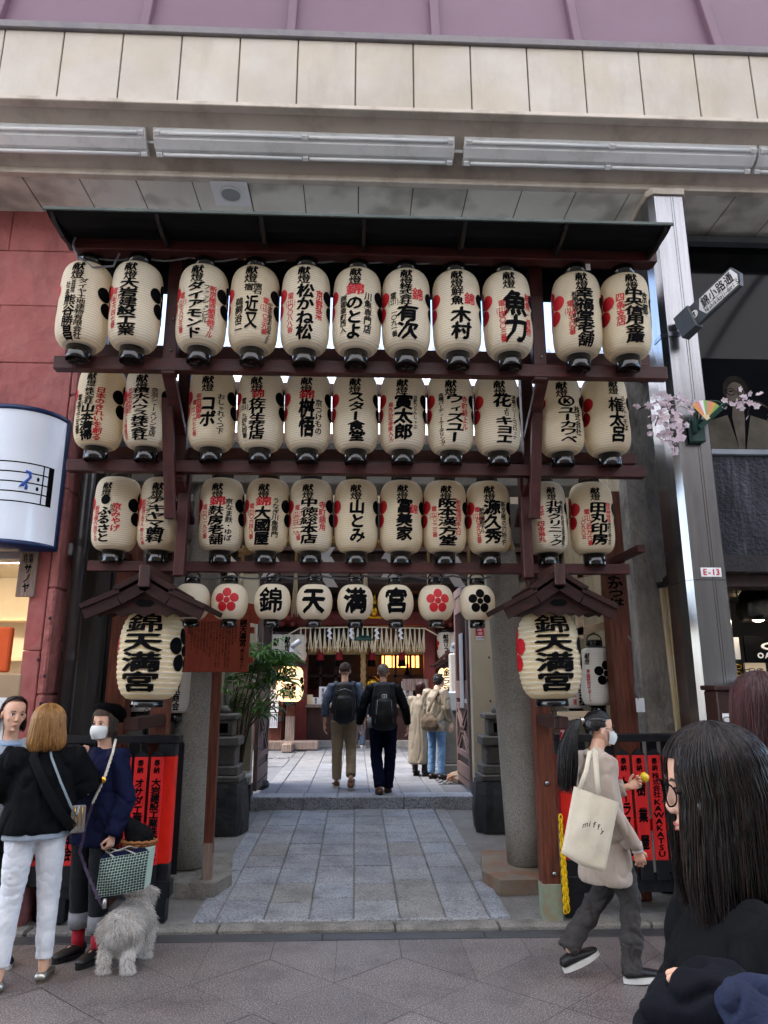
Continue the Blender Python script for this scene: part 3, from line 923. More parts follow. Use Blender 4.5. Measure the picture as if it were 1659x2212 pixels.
# electric cables of the lanterns
def cable(name, pts, r, lab, m='cable'):
    mb = MB().tube(pts, r, 6)
    o = mb.build(name, m)
    return tag(o, lab, 'cable')
pts = []
for i in range(61):
    x = 190 + (1290 - 190) * i / 60
    k = (i % 6) / 6
    pts.append(at(x, 553 + 12 * i / 60 + 9 * sin(k * pi), 4.40))
cable('power_cable', pts, .007, 'grey electric cable strung along the top of the highest lantern tier')
pts = []
for i in range(49):
    x = 405 + (1060 - 405) * i / 48
    k = (i % 7) / 7
    pts.append(at(x, 1244 + 6 * sin(k * pi), 5.40))
cable('power_cable', pts, .008, 'pale grey cable sagging above the round lanterns')
cable('power_cable', [at(163 + 5 * sin(i), 485 + i * 9, 4.3) for i in range(9)] + [at(172, 556, 4.3), at(200, 578, 4.3), at(245, 575, 4.3), at(258, 548, 4.3)], .008,
      'grey cable hanging at the left end of the rack roof')
mb = MB()
p = at(1270, 574, 4.36)
mb.box((p.x - .016, p.y - .002, p.z - .035), (p.x + .016, p.y + .002, p.z + .035))
tag(mb.build('cable_tag', 'white_paper'), 'small white paper tag hanging from the cable above the upper right lanterns', 'tag')

# ---------------------------------------------------------------- gable hoods over the two big lanterns
def hood(cx, apex_y, lx, rx, eave_y, Y, lab, big):
    t = thing('lantern_hood', lab, 'lantern hood', (at(cx, eave_y, Y).x, Y, at(cx, eave_y, Y).z), 'gable hoods over the large lanterns')
    ap = at(cx, apex_y + 20, Y)
    le, re_ = at(lx, eave_y, Y), at(rx, eave_y, Y)
    zt, ze = ap.z, (le.z + re_.z) / 2
    cxw = ap.x
    hw = (re_.x - le.x) / 2
    y0, y1 = Y - .06, Y + .56
    for s in (-1, 1):
        # boards laid in two overlapping courses, slightly curved
        e0, e1, e2 = Vector((cxw, 0, zt)), Vector((cxw + s * hw * .45, 0, zt - (zt - ze) * .52)), Vector((cxw + s * hw, 0, ze))
        for (a, b, dz, nm) in ((e0, e1, .02, 'roof_board'), (e1 + (e0 - e1) * .12, e2, 0, 'roof_board')):
            d = (b - a).normalized()
            nrm = Vector((-d.z * s, 0, d.x * s))
            c = (a + b) / 2 + nrm * (.012 + dz) + Vector((0, (y0 + y1) / 2, 0))
            mb = MB().obox(c, d * ((b - a).length / 2), Vector((0, (y1 - y0) / 2, 0)), nrm * .018, 0, .003)
            mb.build(nm, 'hood_wood', t)
        # barge boards in front
        mb = MB()
        for (a, b) in ((e0, e1), (e1, e2)):
            d = (b - a).normalized()
            nrm = Vector((-d.z * s, 0, d.x * s))
            mb.obox((a + b) / 2 - nrm * .040 + Vector((0, y0 + .03, 0)), d * ((b - a).length / 2), Vector((0, .016, 0)), nrm * .036, 0)
        mb.build('barge_board', 'hood_wood', t)
    MB().box((cxw - .035, y0 - .02, zt - .06), (cxw + .035, y1, zt + .085), 0, .006).build('ridge', 'dark_wood', t)
    # tympanum with a scalloped lower edge; black cloud-shaped plate stands for a shaded opening
    n = 24
    top = [(cxw - hw * .86, ze + .012), (cxw - hw * .44, ze + (zt - ze) * .48), (cxw, zt - .01), (cxw + hw * .44, ze + (zt - ze) * .48), (cxw + hw * .86, ze + .012)]
    low = []
    for i in range(n + 1):
        u = -1 + 2 * i / n
        sc = abs(sin(u * pi * 2.0)) * .028
        low.append((cxw + hw * .72 * -u, ze - .052 + sc))
    MB().prism(top + low, (0, y0 + .05, 0), (1, 0, 0), (0, 0, 1), (0, .025, 0)).build('gable_board', 'hood_wood', t)
    hz = ze + (zt - ze) * .20
    mb = MB()
    mb.prism([(cxw + hw * .13 * (cos(a) + .18 * cos(5 * a)), hz + .028 * (sin(a) + .2 * sin(3 * a))) for a in [2 * pi * i / 28 for i in range(28)]], (0, y0 + .046, 0), (1, 0, 0), (0, 0, 1), (0, .002, 0))
    mb.build('vent_shade', 'ink', t)
    MB().box((cxw - hw * .6, y0 + .09, ze - .0), (cxw + hw * .6, y1, ze + .02), 0).build('ceiling_board', 'dark_wood', t)
    MB().box((cxw - .035, y1 - .1, ze - .02), (cxw + .035, y1 + .02, zt - .05), 0).build('support_arm', 'dark_wood', t)
    return t
hood(318, 1232, 186, 450, 1316, YB - .24, 'dark red wooden gable hood over the left large lantern', True)
hood(1203, 1228, 1082, 1324, 1316, YB - .24, 'dark red wooden gable hood over the right large lantern', True)
# wooden arms that hold the big lanterns below
for (L, lab, px) in ((BIG_L, 'short wooden arm under the left large lantern', XL), (BIG_R, 'short wooden arm under the right large lantern', XR)):
    c, R, H, zb = L[1], L[2], L[3], L[4]
    mb = MB().box((px - .05, 5.02, zb - .2), (px + .05 , 5.49 if px > 0 else 5.71, zb - .12), 0, .006)
    tag(mb.build('wooden_support', 'dark_wood'), lab, 'bracket', 'arms under the large lanterns')
# ================================================================ ground
def zp(Y):                                  # the entrance paving rises gently towards the step
    return .034 + (Y - 5.57) * .036
YSTEP = 9.35
ZC = .30                                    # courtyard level
mb = MB()
mb.add([(-60, -60, -.005), (60, -60, -.005), (60, 5.42, -.005), (-60, 5.42, -.005)], [(0, 1, 2, 3)], 3)
rt = random.Random(31)
hx, hy, cx0, cy0 = .41, .375, -.51, 4.95
def tile(pts, gap=.0024):
    cx_ = sum(p[0] for p in pts) / len(pts); cy_ = sum(p[1] for p in pts) / len(pts)
    z = rt.uniform(-.0008, .0008)
    q = []
    for x, y in pts:
        d = sqrt((x - cx_) ** 2 + (y - cy_) ** 2)
        k = 1 - gap * 1.35 / d
        q.append((cx_ + (x - cx_) * k, cy_ + (y - cy_) * k, z))
    mb.add(q, [tuple(range(len(q)))], rt.choice((0, 0, 1, 1, 2)))
for i in range(-30, 33):
    for j in range(0, 32):
        if (i + j) % 2 == 0:
            x, y = cx0 + i * hx, cy0 - j * hy
            tile([(x, y), (x + hx, y - hy), (x, y - 2 * hy), (x - hx, y - hy)])
    ya, yb = (cy0, cy0 - hy) if i % 2 == 0 else (cy0 - hy, cy0)
    x = cx0 + i * hx
    tile([(x, 5.268), (x, ya), (x + hx, yb), (x + hx, 5.268)])
struct(mb.build('street_paving', ['tile_street0', 'tile_street1', 'tile_street2', 'tile_joint'], fix=False))
mb = MB()
for i in range(-6, 7):
    mb.box((-.2 + i * 1.1, 5.272, -.1), (-.2 + i * 1.1 + 1.094, 5.414, .004), 0, .003)
struct(mb.build('drain_strip', 'strip_dark'))
mb = MB()
xs = [-6.5, -4.6, -3.3, -2.2, -1.42, -.92, .30, 1.03, 2.1, 3.2, 4.6, 6.5]
for a, b in zip(xs, xs[1:]):
    mb.box((a, 5.42, -.1), (b - .008, 5.56, .032 + RL.uniform(-.003, .003)), 0, .014)
struct(mb.build('kerb', 'kerb'))
# sloping plaza ground and its granite slabs
mb = MB()
def quad(mb, x0, x1, y0, y1, z0, z1, mi=0):
    mb.add([(x0, y0, z0), (x1, y0, z0), (x1, y1, z1), (x0, y1, z1)], [(0, 1, 2, 3)], mi)
quad(mb, -7, 7, 5.55, YSTEP, zp(5.55) - .016, zp(YSTEP) - .016)
struct(mb.build('plaza_ground', 'plaza_ground', fix=False))
rs = random.Random(11)
def slabs(name, xs, ys_of, zf, mats, jitter=.006, gap=.008, bev=.007):
    mb = MB()
    for c in range(len(xs) - 1):
        ys = ys_of(c)
        for y0, y1 in zip(ys, ys[1:]):
            x0, x1 = xs[c] + gap / 2, xs[c + 1] - gap / 2
            y0 += gap / 2; y1 -= gap / 2
            t = MB().box((x0, y0, -.05), (x1, y1, 0), 0, bev)
            dz = rs.uniform(-jitter, jitter) * .5
            vs = [(p[0], p[1], (zf(p[1]) + dz) if p[2] > -.03 else zf(p[1]) - .05) if p[2] < -.03 or True else p for p in t.v]
            vs = [(p[0], p[1], zf(p[1]) + dz + p[2]) for p in t.v]
            mb.add(vs, t.f, rs.choices(range(len(mats)), [4, 3, 2, 3, 1][:len(mats)])[0])
    return struct(mb.build(name, mats))
def rows(a, b, lo, hi):
    out = [a]
    while out[-1] < b - hi:
        out.append(out[-1] + rs.uniform(lo, hi))
    out.append(b)
    return out
CS = ['court_slab%d' % i for i in range(5)]
SL = ['slab%d' % i for i in range(5)]
slabs('plaza_slabs', [-.97, -.63, -.31, .01, .34, .67, .985], lambda c: [5.60] + [5.60 + .42 * k + rs.uniform(-.06, .06) for k in range(1, 9)] + [YSTEP], zp, SL)
slabs('plaza_border_slabs', [-1.14, -.975], lambda c: rows(5.60, YSTEP, .8, 1.4), zp, SL[2:])
slabs('plaza_border_slabs', [.99, 1.14], lambda c: rows(5.60, YSTEP, .8, 1.4), zp, SL[2:])
slabs('plaza_border_slabs', [-.97, .985], lambda c: [5.565, 5.60], lambda y: .036, SL[2:4])
# step and courtyard
mb = MB()
for a, b in ((-1.42, -.62), (-.62, -.20), (-.20, .62), (.62, 1.62)):
    mb.box((a, YSTEP, .05), (b - .004, YSTEP + .34, ZC + .012), 0, .012)
struct(mb.build('step', 'slab3'))
mb = MB()
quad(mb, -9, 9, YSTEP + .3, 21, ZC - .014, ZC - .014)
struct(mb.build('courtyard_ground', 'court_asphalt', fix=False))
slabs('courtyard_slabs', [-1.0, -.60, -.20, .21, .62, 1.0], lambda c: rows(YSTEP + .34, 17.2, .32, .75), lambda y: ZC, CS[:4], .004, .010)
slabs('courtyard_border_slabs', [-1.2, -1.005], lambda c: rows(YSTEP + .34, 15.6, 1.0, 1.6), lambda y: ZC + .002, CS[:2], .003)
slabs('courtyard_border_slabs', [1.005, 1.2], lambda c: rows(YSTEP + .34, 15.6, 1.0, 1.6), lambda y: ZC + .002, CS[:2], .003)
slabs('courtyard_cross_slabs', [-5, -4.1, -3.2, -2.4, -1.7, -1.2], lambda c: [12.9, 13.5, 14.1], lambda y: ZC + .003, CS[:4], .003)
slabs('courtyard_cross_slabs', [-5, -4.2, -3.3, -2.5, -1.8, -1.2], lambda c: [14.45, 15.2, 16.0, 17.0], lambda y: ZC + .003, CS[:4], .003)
mb = MB()
quad(mb, -5, -1.2, 14.1, 14.45, ZC - .004, ZC - .004)
quad(mb, 1.2, 1.75, 10.6, 13.5, ZC - .004, ZC - .004)
struct(mb.build('gravel_strip', 'gravel', fix=False), 'stuff')
mb = MB()
rg = random.Random(5)
for i in range(900):
    if i % 3:
        x, y = rg.uniform(-4.4, -1.25), rg.uniform(14.1, 14.45)
    else:
        x, y = rg.uniform(1.22, 1.72), rg.uniform(10.6, 13.3)
    r = rg.uniform(.012, .028)
    mb.ball((x, y, ZC + r * .3), (r, r * rg.uniform(.7, 1), r * .7), 6, 4, 0)
struct(mb.build('loose_gravel', 'gravel'), 'stuff')
# manhole cover in the paving
g = ground(912, 1866, zp(6.4) + .004)
t = thing('manhole_cover', 'small round iron manhole cover set in the granite paving', 'manhole cover', (g.x, g.y, g.z))
MB().lathe([(0, .004), (.10, .004), (.105, .0), (.12, .001), (.135, .002), (.14, -.03)], 28, g, 0, True, False).build('frame', 'iron', t)
mb = MB().lathe([(0, .010), (.075, .010), (.085, .006)], 24, g, 0, True, False)
for i in range(5):
    a = 2 * pi * i / 5
    mb.ball(g + Vector((.045 * cos(a), .045 * sin(a), .010)), (.017, .017, .004), 8, 5)
mb.build('lid', 'iron', t)

# ================================================================ arcade canopy along the street
can = thing('arcade_canopy', 'beige arcade canopy with a panelled front, fluorescent light cove and soffit, under pink roof panels', 'arcade', (0, 4.8, 5.7))
YF = 4.6
zf0, zf1 = at(829, 240, YF).z, at(829, 88, YF).z
XA, XB = -6.2, 6.2
# front panels
pw = .455
x = at(129, 150, YF).x - 9 * pw
edges = []
while x < XB:
    edges.append(x); x += pw
mb = MB()
for a, b in zip(edges, edges[1:]):
    mb.box((a + .006, YF, zf0 + .03), (b - .006, YF + .02, zf1 - .02), 0, .004)
mb.build('front_panels', 'fascia', can)
MB().box((XA, YF + .012, zf0 + .02), (XB, YF + .05, zf1), 0).build('panel_backing', 'joint', can)
MB().box((XA, YF - .02, zf0 - .012), (XB, YF + .06, zf0 + .028), 0, .006).build('lower_trim', 'trim', can)
MB().box((XA, YF - .03, zf1 - .02), (XB, YF + .12, zf1 + .05), 0, .006).build('coping', 'coping', can)
# light cove
YV = 5.02
zs = at(829, 395, YV).z              # soffit level
MB().box((XA, YF + .06, zf0 + .0), (XB, YV + .1, zf0 + .03), 0).build('cove_ceiling', 'cove', can)
MB().add([(XA, YF + .06, zf0), (XB, YF + .06, zf0), (XB, YV, zs + .04), (XA, YV, zs + .04), (XA, YF + .10, zf0 + .02), (XB, YF + .10, zf0 + .02), (XB, YV + .04, zs + .06), (XA, YV + .04, zs + .06)],
         [(0, 1, 2, 3), (7, 6, 5, 4), (0, 4, 5, 1), (2, 6, 7, 3), (0, 3, 7, 4), (1, 5, 6, 2)]).build('cove_board', 'cove', can)
MB().box((XA, YV - .015, zs - .004), (XB, YV + .05, zs + .05), 0, .005).build('cove_trim', 'trim', can)
# soffit panels
YS1 = 5.95
x = at(166, 371, YV).x - 12 * pw
mb = MB()
ed = []
while x < XB:
    ed.append(x); x += pw
for a, b in zip(ed, ed[1:]):
    mb.box((a + .005, YV + .052, zs), (b - .005, YS1, zs + .012), 0, .003)
mb.build('soffit_panels', 'soffit', can)
MB().box((XA, YV + .05, zs + .008), (XB, YS1, zs + .03), 0).build('soffit_backing', 'joint', can)
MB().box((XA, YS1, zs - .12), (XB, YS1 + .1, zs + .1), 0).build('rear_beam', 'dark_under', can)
MB().box((XA, YF + .14, zf0 + .05), (XB, 5.9, zf1 - .05), 0).build('upper_box', 'joint', can)
# pink panels above the front, with standing ribs
YP = 4.86
zt = 9.2
MB().add([(XA, YP, zf1 - .1), (XB, YP, zf1 - .1), (XB, YP + .55, zt), (XA, YP + .55, zt), (XA, YP + .05, zf1 - .1), (XB, YP + .05, zf1 - .1), (XB, YP + .6, zt), (XA, YP + .6, zt)],
         [(0, 1, 2, 3), (7, 6, 5, 4), (0, 4, 5, 1), (2, 6, 7, 3), (0, 3, 7, 4), (1, 5, 6, 2)]).build('pink_panels', 'pink_panel', can)
xr0 = at(312, 40, YP + .05).x
sp_ = at(629, 50, YP + .05).x - xr0
for k in range(-4, 7):
    MB().beam((xr0 + k * sp_, YP - .02, zf1 - .1), (xr0 + k * sp_, YP + .53, zt), .075, .09, 0, (0, 1, 0), .006).build('pink_rib', 'pink_panel', can)

# translucent vault over the street and the plain shop fronts on its far side
mat('roof_sheet', 'e8e5e0', 'dedad4', 1.5, .5, transl=.62)
vt = thing('arcade_vault', 'translucent vaulted roof on steel ribs over the shopping street', 'roof', (0, -.5, 9.2))
def vault(Y):
    u = (Y + .8) / 6.3
    return 9.2 + 1.6 * (1 - u * u)
mb = MB()
n = 24
ys = [-7.1 + 12.6 * i / n for i in range(n + 1)]
mb.add([(x, y, vault(y)) for y in ys for x in (-16, 16)], [(2 * i, 2 * i + 1, 2 * i + 3, 2 * i + 2) for i in range(n)], 0, True)
mb.build('sheet', 'roof_sheet', vt, False)
for x in range(-15, 16, 3):
    MB().tube([(x, y, vault(y) - .12) for y in ys], [(.05, .09)] * (n + 1), 8, 0, (1, 0, 0)).build('rib', 'pink_panel', vt)
ob = thing('opposite_shops', 'plain beige shop fronts on the far side of the arcade street, behind the viewer', 'building', (0, -7.3, 0))
MB().box((-16, -7.6, 3.2), (16, -7.2, 9.3)).build('wall', 'concrete', ob)
MB().box((-16, -7.9, 0), (16, -7.6, 3.2)).build('shop_front', 'concrete', ob)
for x in range(-15, 16, 5):
    MB().box((x - .3, -7.6, 0), (x + .3, -7.15, 3.2)).build('pier', 'trim', ob)
# fluorescent lights in the cove
def cove_pt(px, t):
    a = Vector((0, YF + .06, zf0)); b = Vector((0, YV, zs + .04))
    p = a.lerp(b, t)
    return p
cdir = (Vector((0, YV, zs + .04)) - Vector((0, YF + .06, zf0))).normalized()
cn = Vector((0, -cdir.z, cdir.y)); cn = cn if cn.z < 0 else -cn
cc = Vector((0, YF + .06, zf0)).lerp(Vector((0, YV, zs + .04)), .5)
LBL = ['twin tube fluorescent light cut off by the left edge of the photo', 'long twin tube fluorescent light left of the middle of the canopy',
       'long twin tube fluorescent light right of the middle of the canopy', 'twin tube fluorescent light cut off by the right edge of the photo']
lens = [(-1300, 320), (337, 979), (1000, 1622), (1628, 2600)]
for (xa, xb), lb in zip(lens, LBL):
    pa = at(xa, 290 + .03 * xa, cc.y).x if xa > 0 else at(320, 300, cc.y).x - 2.55
    pb = at(xb, 290 + .03 * xb, cc.y).x if xb < 1700 else at(1628, 350, cc.y).x + 2.55
    t = thing('fluorescent_light', lb, 'fluorescent light', (pa, cc.y, cc.z), 'fluorescent lights in the canopy')
    L2 = (pb - pa) / 2
    mid = Vector(((pa + pb) / 2, 0, 0)) + cc
    mb = MB()
    hw = .105
    sec = [(-hw, 0), (-hw, .018), (-hw * .72, .03), (-hw * .35, .062), (hw * .35, .062), (hw * .72, .03), (hw, .018), (hw, 0)]
    mb.prism([(u, v) for u, v in sec], mid - Vector((L2, 0, 0)) + cn * .001, cdir, cn, (2 * L2, 0, 0))
    mb.build('housing', 'lamp_white', t)
    for s in (-.74, .74):
        for q in (-1, 1):
            a = mid + cdir * (hw * s) + cn * .052
            MB().tube([a + Vector((q * .03, 0, 0)), a + Vector((q * (L2 - .06), 0, 0))], .014, 10).build('tube', 'tube_glass', t)
        for q in (-L2 + .03, 0, L2 - .03):
            c = mid + cdir * (hw * s) + cn * .045 + Vector((q, 0, 0))
            MB().obox(c, (.022, 0, 0), cdir * .017, cn * .026, 0, .004).build('lamp_holder', 'sign_white', t)
    MB().tube([mid + Vector((L2 - .01, 0, 0)) + cn * .02, mid + Vector((L2 + .1, 0, 0)) + cn * .02], .012, 8).build('conduit', 'lamp_white', t)
# round recessed lamp
c = at(499, 417, 0) if False else None
d = ray(499, 417); tt = (zs - CAM_H) / d.z
c = Vector((0, 0, CAM_H)) + d * tt
t = thing('soffit_downlight', 'square white plate with a round downlight in the soffit above the rack', 'downlight', (c.x, c.y, c.z))
MB().box((c.x - .15, c.y - .15, c.z - .012), (c.x + .15, c.y + .15, c.z - .002), 0, .003).build('plate', 'sign_white', t)
mb = MB().lathe([(.095, -.013), (.095, -.022), (.082, -.022), (.078, -.014)], 28, c, 0, True, False)
mb.build('ring', 'lamp_white', t)
MB().lathe([(0, -.016), (.079, -.016)], 28, c, 0, True, False).build('diffuser', 'grey_light', t)

# ================================================================ stainless column
YC = 5.0
def pil():
    t = thing('steel_column', 'tall stainless steel column with faceted sides at the right of the entrance', 'column', (at(1545, 1480, YC).x, YC + .2, 0))
    zT = zs
    l1, r1 = at(1440, 700, YC).x, at(1520, 700, YC).x
    fl, fr = at(1497, 1236, YC).x, at(1566, 1236, YC).x
    out = [(fl, YC), (fr, YC), (fr + .06, YC + .10), (fr + .06, YC + .36), (fl - .035, YC + .36), (fl - .045, YC + .16), (fl - .04, YC + .045)]
    for (z0, z1, nm) in ((0, at(1540, 1252, YC).z - .004, 'lower_casing'), (at(1540, 1252, YC).z, zT - .05, 'upper_casing')):
        MB().prism([(x, y) for x, y in out], (0, 0, z0), (1, 0, 0), (0, 1, 0), (0, 0, z1 - z0)).build(nm, 'steel', t)
    xm = fl * .36 + fr * .64
    for dx in (-.012, .006):
        MB().box((xm + dx, YC - .005, 0), (xm + dx + .006, YC + .004, zT - .05), 0).build('seam', 'steel', t)
    MB().box((fl - .002, YC - .003, 0), (fl + .003, YC + .006, zT - .05), 0).build('seam', 'steel', t)
    MB().prism([((x - (fl + fr) / 2) * 1.1 + (fl + fr) / 2, (y - YC - .18) * 1.1 + YC + .18) for x, y in out], (0, 0, zT - .06), (1, 0, 0), (0, 1, 0), (0, 0, .056)).build('collar', 'trim', t)
    a = at(1536, 1236, YC - .006)
    pl = MB().box((a.x - .075, YC - .008, a.z - .033), (a.x + .075, YC - .004, a.z + .033)).build('number_plate', 'sign_white', t)
    mb = MB()
    line(mb, 'E-13', a.x - .045, a.z, .05, .05, .031, flat((0, YC - .008, 0), (1, 0, 0), (0, 0, 1), (0, -1, 0)), 0, .03)
    mb.build('lettering', 'secom_red', pl)
    return fl, fr
CFL, CFR = pil()
# the street sign fixed to the column
t = thing('street_sign', 'grey arrow shaped street name sign on a bracket, pointing up right from the steel column', 'street sign', at(1495, 700, YC - .06))
a = at(1478, 700, YC - .12)
e = at(1597, 588, 4.42)
dx_ = (e - a)
L = dx_.length
ex = dx_.normalized()
ey = Vector((0, 0, 1)); ey = (ey - ex * ey.dot(ex)).normalized()
en = ex.cross(ey); en = en if en.y < 0 else -en
hh = .092
mb = MB().prism([(0, -hh), (L * .93, -hh), (L, 0 - .005), (L * .93, hh), (0, hh)], a - en * -.0, ex, ey, -en * .035)
mb.build('panel', 'sign_grey', t)
face = a + en * .0025
wp = MB().prism([(L * .36, -hh * .84), (L * .92, -hh * .84), (L * .965, 0), (L * .92, hh * .84), (L * .36, hh * .84), (L * .29, 0)], face, ex, ey, -en * .002).build('white_panel', 'sign_white', t)
pl = flat(face, ex, ey, en, .001)
mb = MB()
line(mb, '錦小路通', L * .42, hh * .24, L * .115, hh * .95, L * .138, pl, 0, .02)
line(mb, 'Nishikikoji-dori', L * .385, -hh * .56, L * .052, hh * .5, L * .0315, pl, 0, .02)
line(mb, 'St.', L * .385 + L * .0315 * 17, -hh * .56, L * .052, hh * .5, L * .03, pl, 0, .02)
mb.add([face + ex * (L * u) + ey * v + en * .001 for u, v in ((.35, -hh * .26), (.94, -hh * .26), (.94, -hh * .22), (.35, -hh * .22))], [(0, 1, 2, 3)])
mb.build('lettering', 'ink', t)
cmb = MB(); disc(cmb, L * .2, 0, hh * .36, lambda u, v, k=0: pl(u, v, k))
cmb.build('arrow_disc', 'sign_white', t)
amb = MB()
amb.add([pl(L * .2 + u * hh, v * hh, 8) for u, v in ((-.05, -.26), (.05, -.26), (.05, .08), (.13, .08), (0, .28), (-.13, .08), (-.05, .08))], [(0, 1, 2, 3, 4, 5, 6)])
amb.build('arrow', 'ink', t)
MB().obox(a + ex * .02 + en * -.02 , ex * .075, ey * .105, en * .04, 0, .006).build('bracket', 'sign_grey', t)
zb_ = a.z - .02
MB().prism([(CFL - .045, YC + .04), (CFL - .004, YC - .008), (a.x + .02, YC - .012), (a.x + .02, YC - .006), (CFL, YC - .001), (CFL - .04, YC + .046), (CFL - .046, YC + .16), (CFL - .05, YC + .155)], (0, 0, zb_ - .02), (1, 0, 0), (0, 1, 0), (0, 0, .035)).build('strap', 'steel_dark', t)
# ================================================================ left: pink stone building
YL = 5.5
b = thing('pink_building', 'pink rough stone shop front left of the shrine entrance', 'building', (-3.6, YL, 0))
xc = at(115, 1160, YL).x
xp = at(60, 1300, YL).x
zo = at(30, 1186, YL).z
def blocks(mb, x0, x1, y0, y1, z0, z1, w, h, mi=0, off=0):
    r = random.Random(int(x0 * 100) + off)
    z = z0; k = 0
    while z < z1 - .01:
        zz = min(z + h, z1)
        xx = x1
        first = w * (.5 if k % 2 else 1)
        while xx > x0 + .01:
            xa = max(x0, xx - first)
            mb.box((xa + .002, y0 + r.uniform(0, .008), z + .002), (xx - .002, y1, zz - .002), mi, .006)
            xx = xa; first = w
        z = zz; k += 1
mb = MB()
blocks(mb, -6.3, xc - .001, YL, YL + .3, zo, zs + .2, 1.3, .52)
mb.build('upper_wall', 'pink_stone', b)
mb = MB()
blocks(mb, xp, xc - .001, YL, YL + .3, 0, zo - .002, 1.3, .95, off=3)
mb.build('pilaster', 'pink_stone', b)
mb = MB()
z = 0
while z < zs + .2:
    mb.box((xc, YL + .004, z + .002), (xc + .06, YL + .42, z + .79), 0, .014)
    z += .79
mb.build('return_wall', 'pink_stone_rough', b)
MB().box((-6.3, YL + .28, zo - .004), (xc - .02, YL + .40, zs + .3)).build('backing', 'joint', b)
for p_ in ((96, 1460), (82, 1425), (88, 1520), (108, 1335)):
    q = at(p_[0], p_[1], YL)
    MB().ball((q.x, YL, q.z), .012, 8, 6).build('bolt', 'iron', b)
# shop opening under the wall
s = thing('lit_shop_interior', 'bright cream shop interior behind the pink pilaster at the left edge', 'shop', (-4.2, 6.2, 0))
MB().box((-6.3, 7.4, 0), (xp - .06, 7.5, zo + .3)).build('back_wall', 'interior_warm', s)
MB().box((-6.3, YL + .45, zo + .05), (xp - .06, 7.4, zo + .12)).build('ceiling', 'interior_warm', s)
MB().box((xp - .12, YL + .43, 0), (xp - .06, 7.4, zo)).build('side_wall', 'cream_wall', s)
MB().box((-6.3, 6.8, .9), (xp - .13, 7.3, 1.0)).build('counter', 'pale_wood', s)
for k in range(3):
    MB().box((-5.9 + 1.2 * k, 6.1, zo + .02), (-5.0 + 1.2 * k, 6.3, zo + .045)).build('ceiling_lamp', 'lamp_glow', s)
for k in range(3):
    MB().box((-6.2, 7.1, 1.5 + .38 * k), (xp - .13, 7.39, 1.53 + .38 * k)).build('shelf', 'pale_wood', s)
MB().box((-6.3, YL + .1, zo - .06), (xp - .01, YL + .28, zo - .005)).build('shutter_case', 'grey_light', s)
# orange sign and standing board
q = at(10, 1405, 5.0)
tag(MB().box((q.x - .5, 4.97, at(10, 1452, 5).z), (at(24, 1400, 5).x, 5.03, at(10, 1355, 5).z), 0, .01).build('shop_sign', 'orange'), 'plain orange sign panel at the left edge of the photo', 'sign')
q0, q1 = at(0, 1590, 4.9), at(52, 1456, 4.9)
t = thing('notice_easel', 'beige board with a white paper standing in front of the pink pilaster', 'board', (q0.x, 4.9, 0))
MB().box((q0.x - .35, 4.9, q0.z - .3), (q1.x - .02, 4.93, q1.z), 0, .006).build('board', 'beige_board', t)
MB().box((q0.x - .3, 4.894, q0.z - .2), (q1.x - .09, 4.898, q1.z - .15)).build('paper', 'white_paper', t)
for dx in (-.3, 0):
    MB().beam((q1.x - .06 + dx, 4.92, 0), (q1.x - .06 + dx, 4.92, q0.z), .03, .03, 0, (0, 1, 0)).build('leg', 'beige_board', t)
mb = MB()
column(mb, '錦大火', q1.x - .16, q1.z - .2, q1.z - .5, .06, flat((0, 4.892, 0), (1, 0, 0), (0, 0, 1), (0, -1, 0)), 0, .03, False)
mb.build('lettering', 'ink', t)
# wooden plaque
a, c = at(48, 1192, YL), at(76, 1290, YL)
t = MB().box((a.x, YL - .03, c.z), (c.x, YL - .003, a.z), 0, .004).build('wooden_plaque', 'grey_wood')
tag(t, 'narrow weathered wooden name plaque fixed to the pink pilaster', 'plaque')
mb = MB()
pl = flat((0, YL - .03, 0), (1, 0, 0), (0, 0, 1), (0, -1, 0))
xm = (a.x + c.x) / 2
column(mb, '会社', xm - .022, a.z - .02, a.z - .09, .032, pl, 0, .03, False)
column(mb, '有限', xm + .018, a.z - .02, a.z - .09, .032, pl, 0, .03, False)
column(mb, 'サノヤ', xm + .004, a.z - .1, c.z + .03, .05, pl, 0, .05, False)
mb.build('lettering', 'ink', t)
# half-round light sign with a music stave
xs_ = at(-40, 1030, 4.95).x
rs_ = (at(124, 1030, 4.95).x - xs_) * .68
z1, z0 = at(60, 872, 5.08).z, at(60, 1166, 5.08).z
t = thing('light_sign', 'half-round white light sign with blue rims and a music stave on the pink wall', 'sign', (xs_, YL, z0))
cs = Vector((xs_, YL - .02, 0))
def half(r, za, zb, name, m):
    MB().lathe([(r, za), (r, zb)], 40, cs, 0, True, False, -pi / 2, pi / 2).build(name, m, t)
half(rs_ * .975, z0 + .02, z1 - .02, 'face', 'light_panel')
for za, zb in ((z0 - .015, z0 + .02), (z1 - .02, z1 + .015)):
    mb = MB().lathe([(0, za), (rs_, za), (rs_, zb), (0, zb)], 40, cs, 0, True, False, -pi / 2, pi / 2)
    mb.build('rim', 'blue_rim', t)
MB().box((xs_ + rs_ * .955, YL - .06, z0), (xs_ + rs_, YL - .005, z1)).build('side_rim', 'blue_rim', t)
mb = MB()
cyl = lambda u, v, k=0: cs + Vector((sin(u) * (rs_ * .979 + k * .0003), -cos(u) * (rs_ * .979 + k * .0003), v))
zm = z0 + (z1 - z0) * .44
for k in range(5):
    z = zm + (k - 2) * .075
    n = 24
    mb.add([cyl(-1.2 + 2.4 * i / n, z + s_) for s_ in (-.005, .005) for i in range(n + 1)], [(i, i + 1, n + 2 + i, n + 1 + i) for i in range(n)])
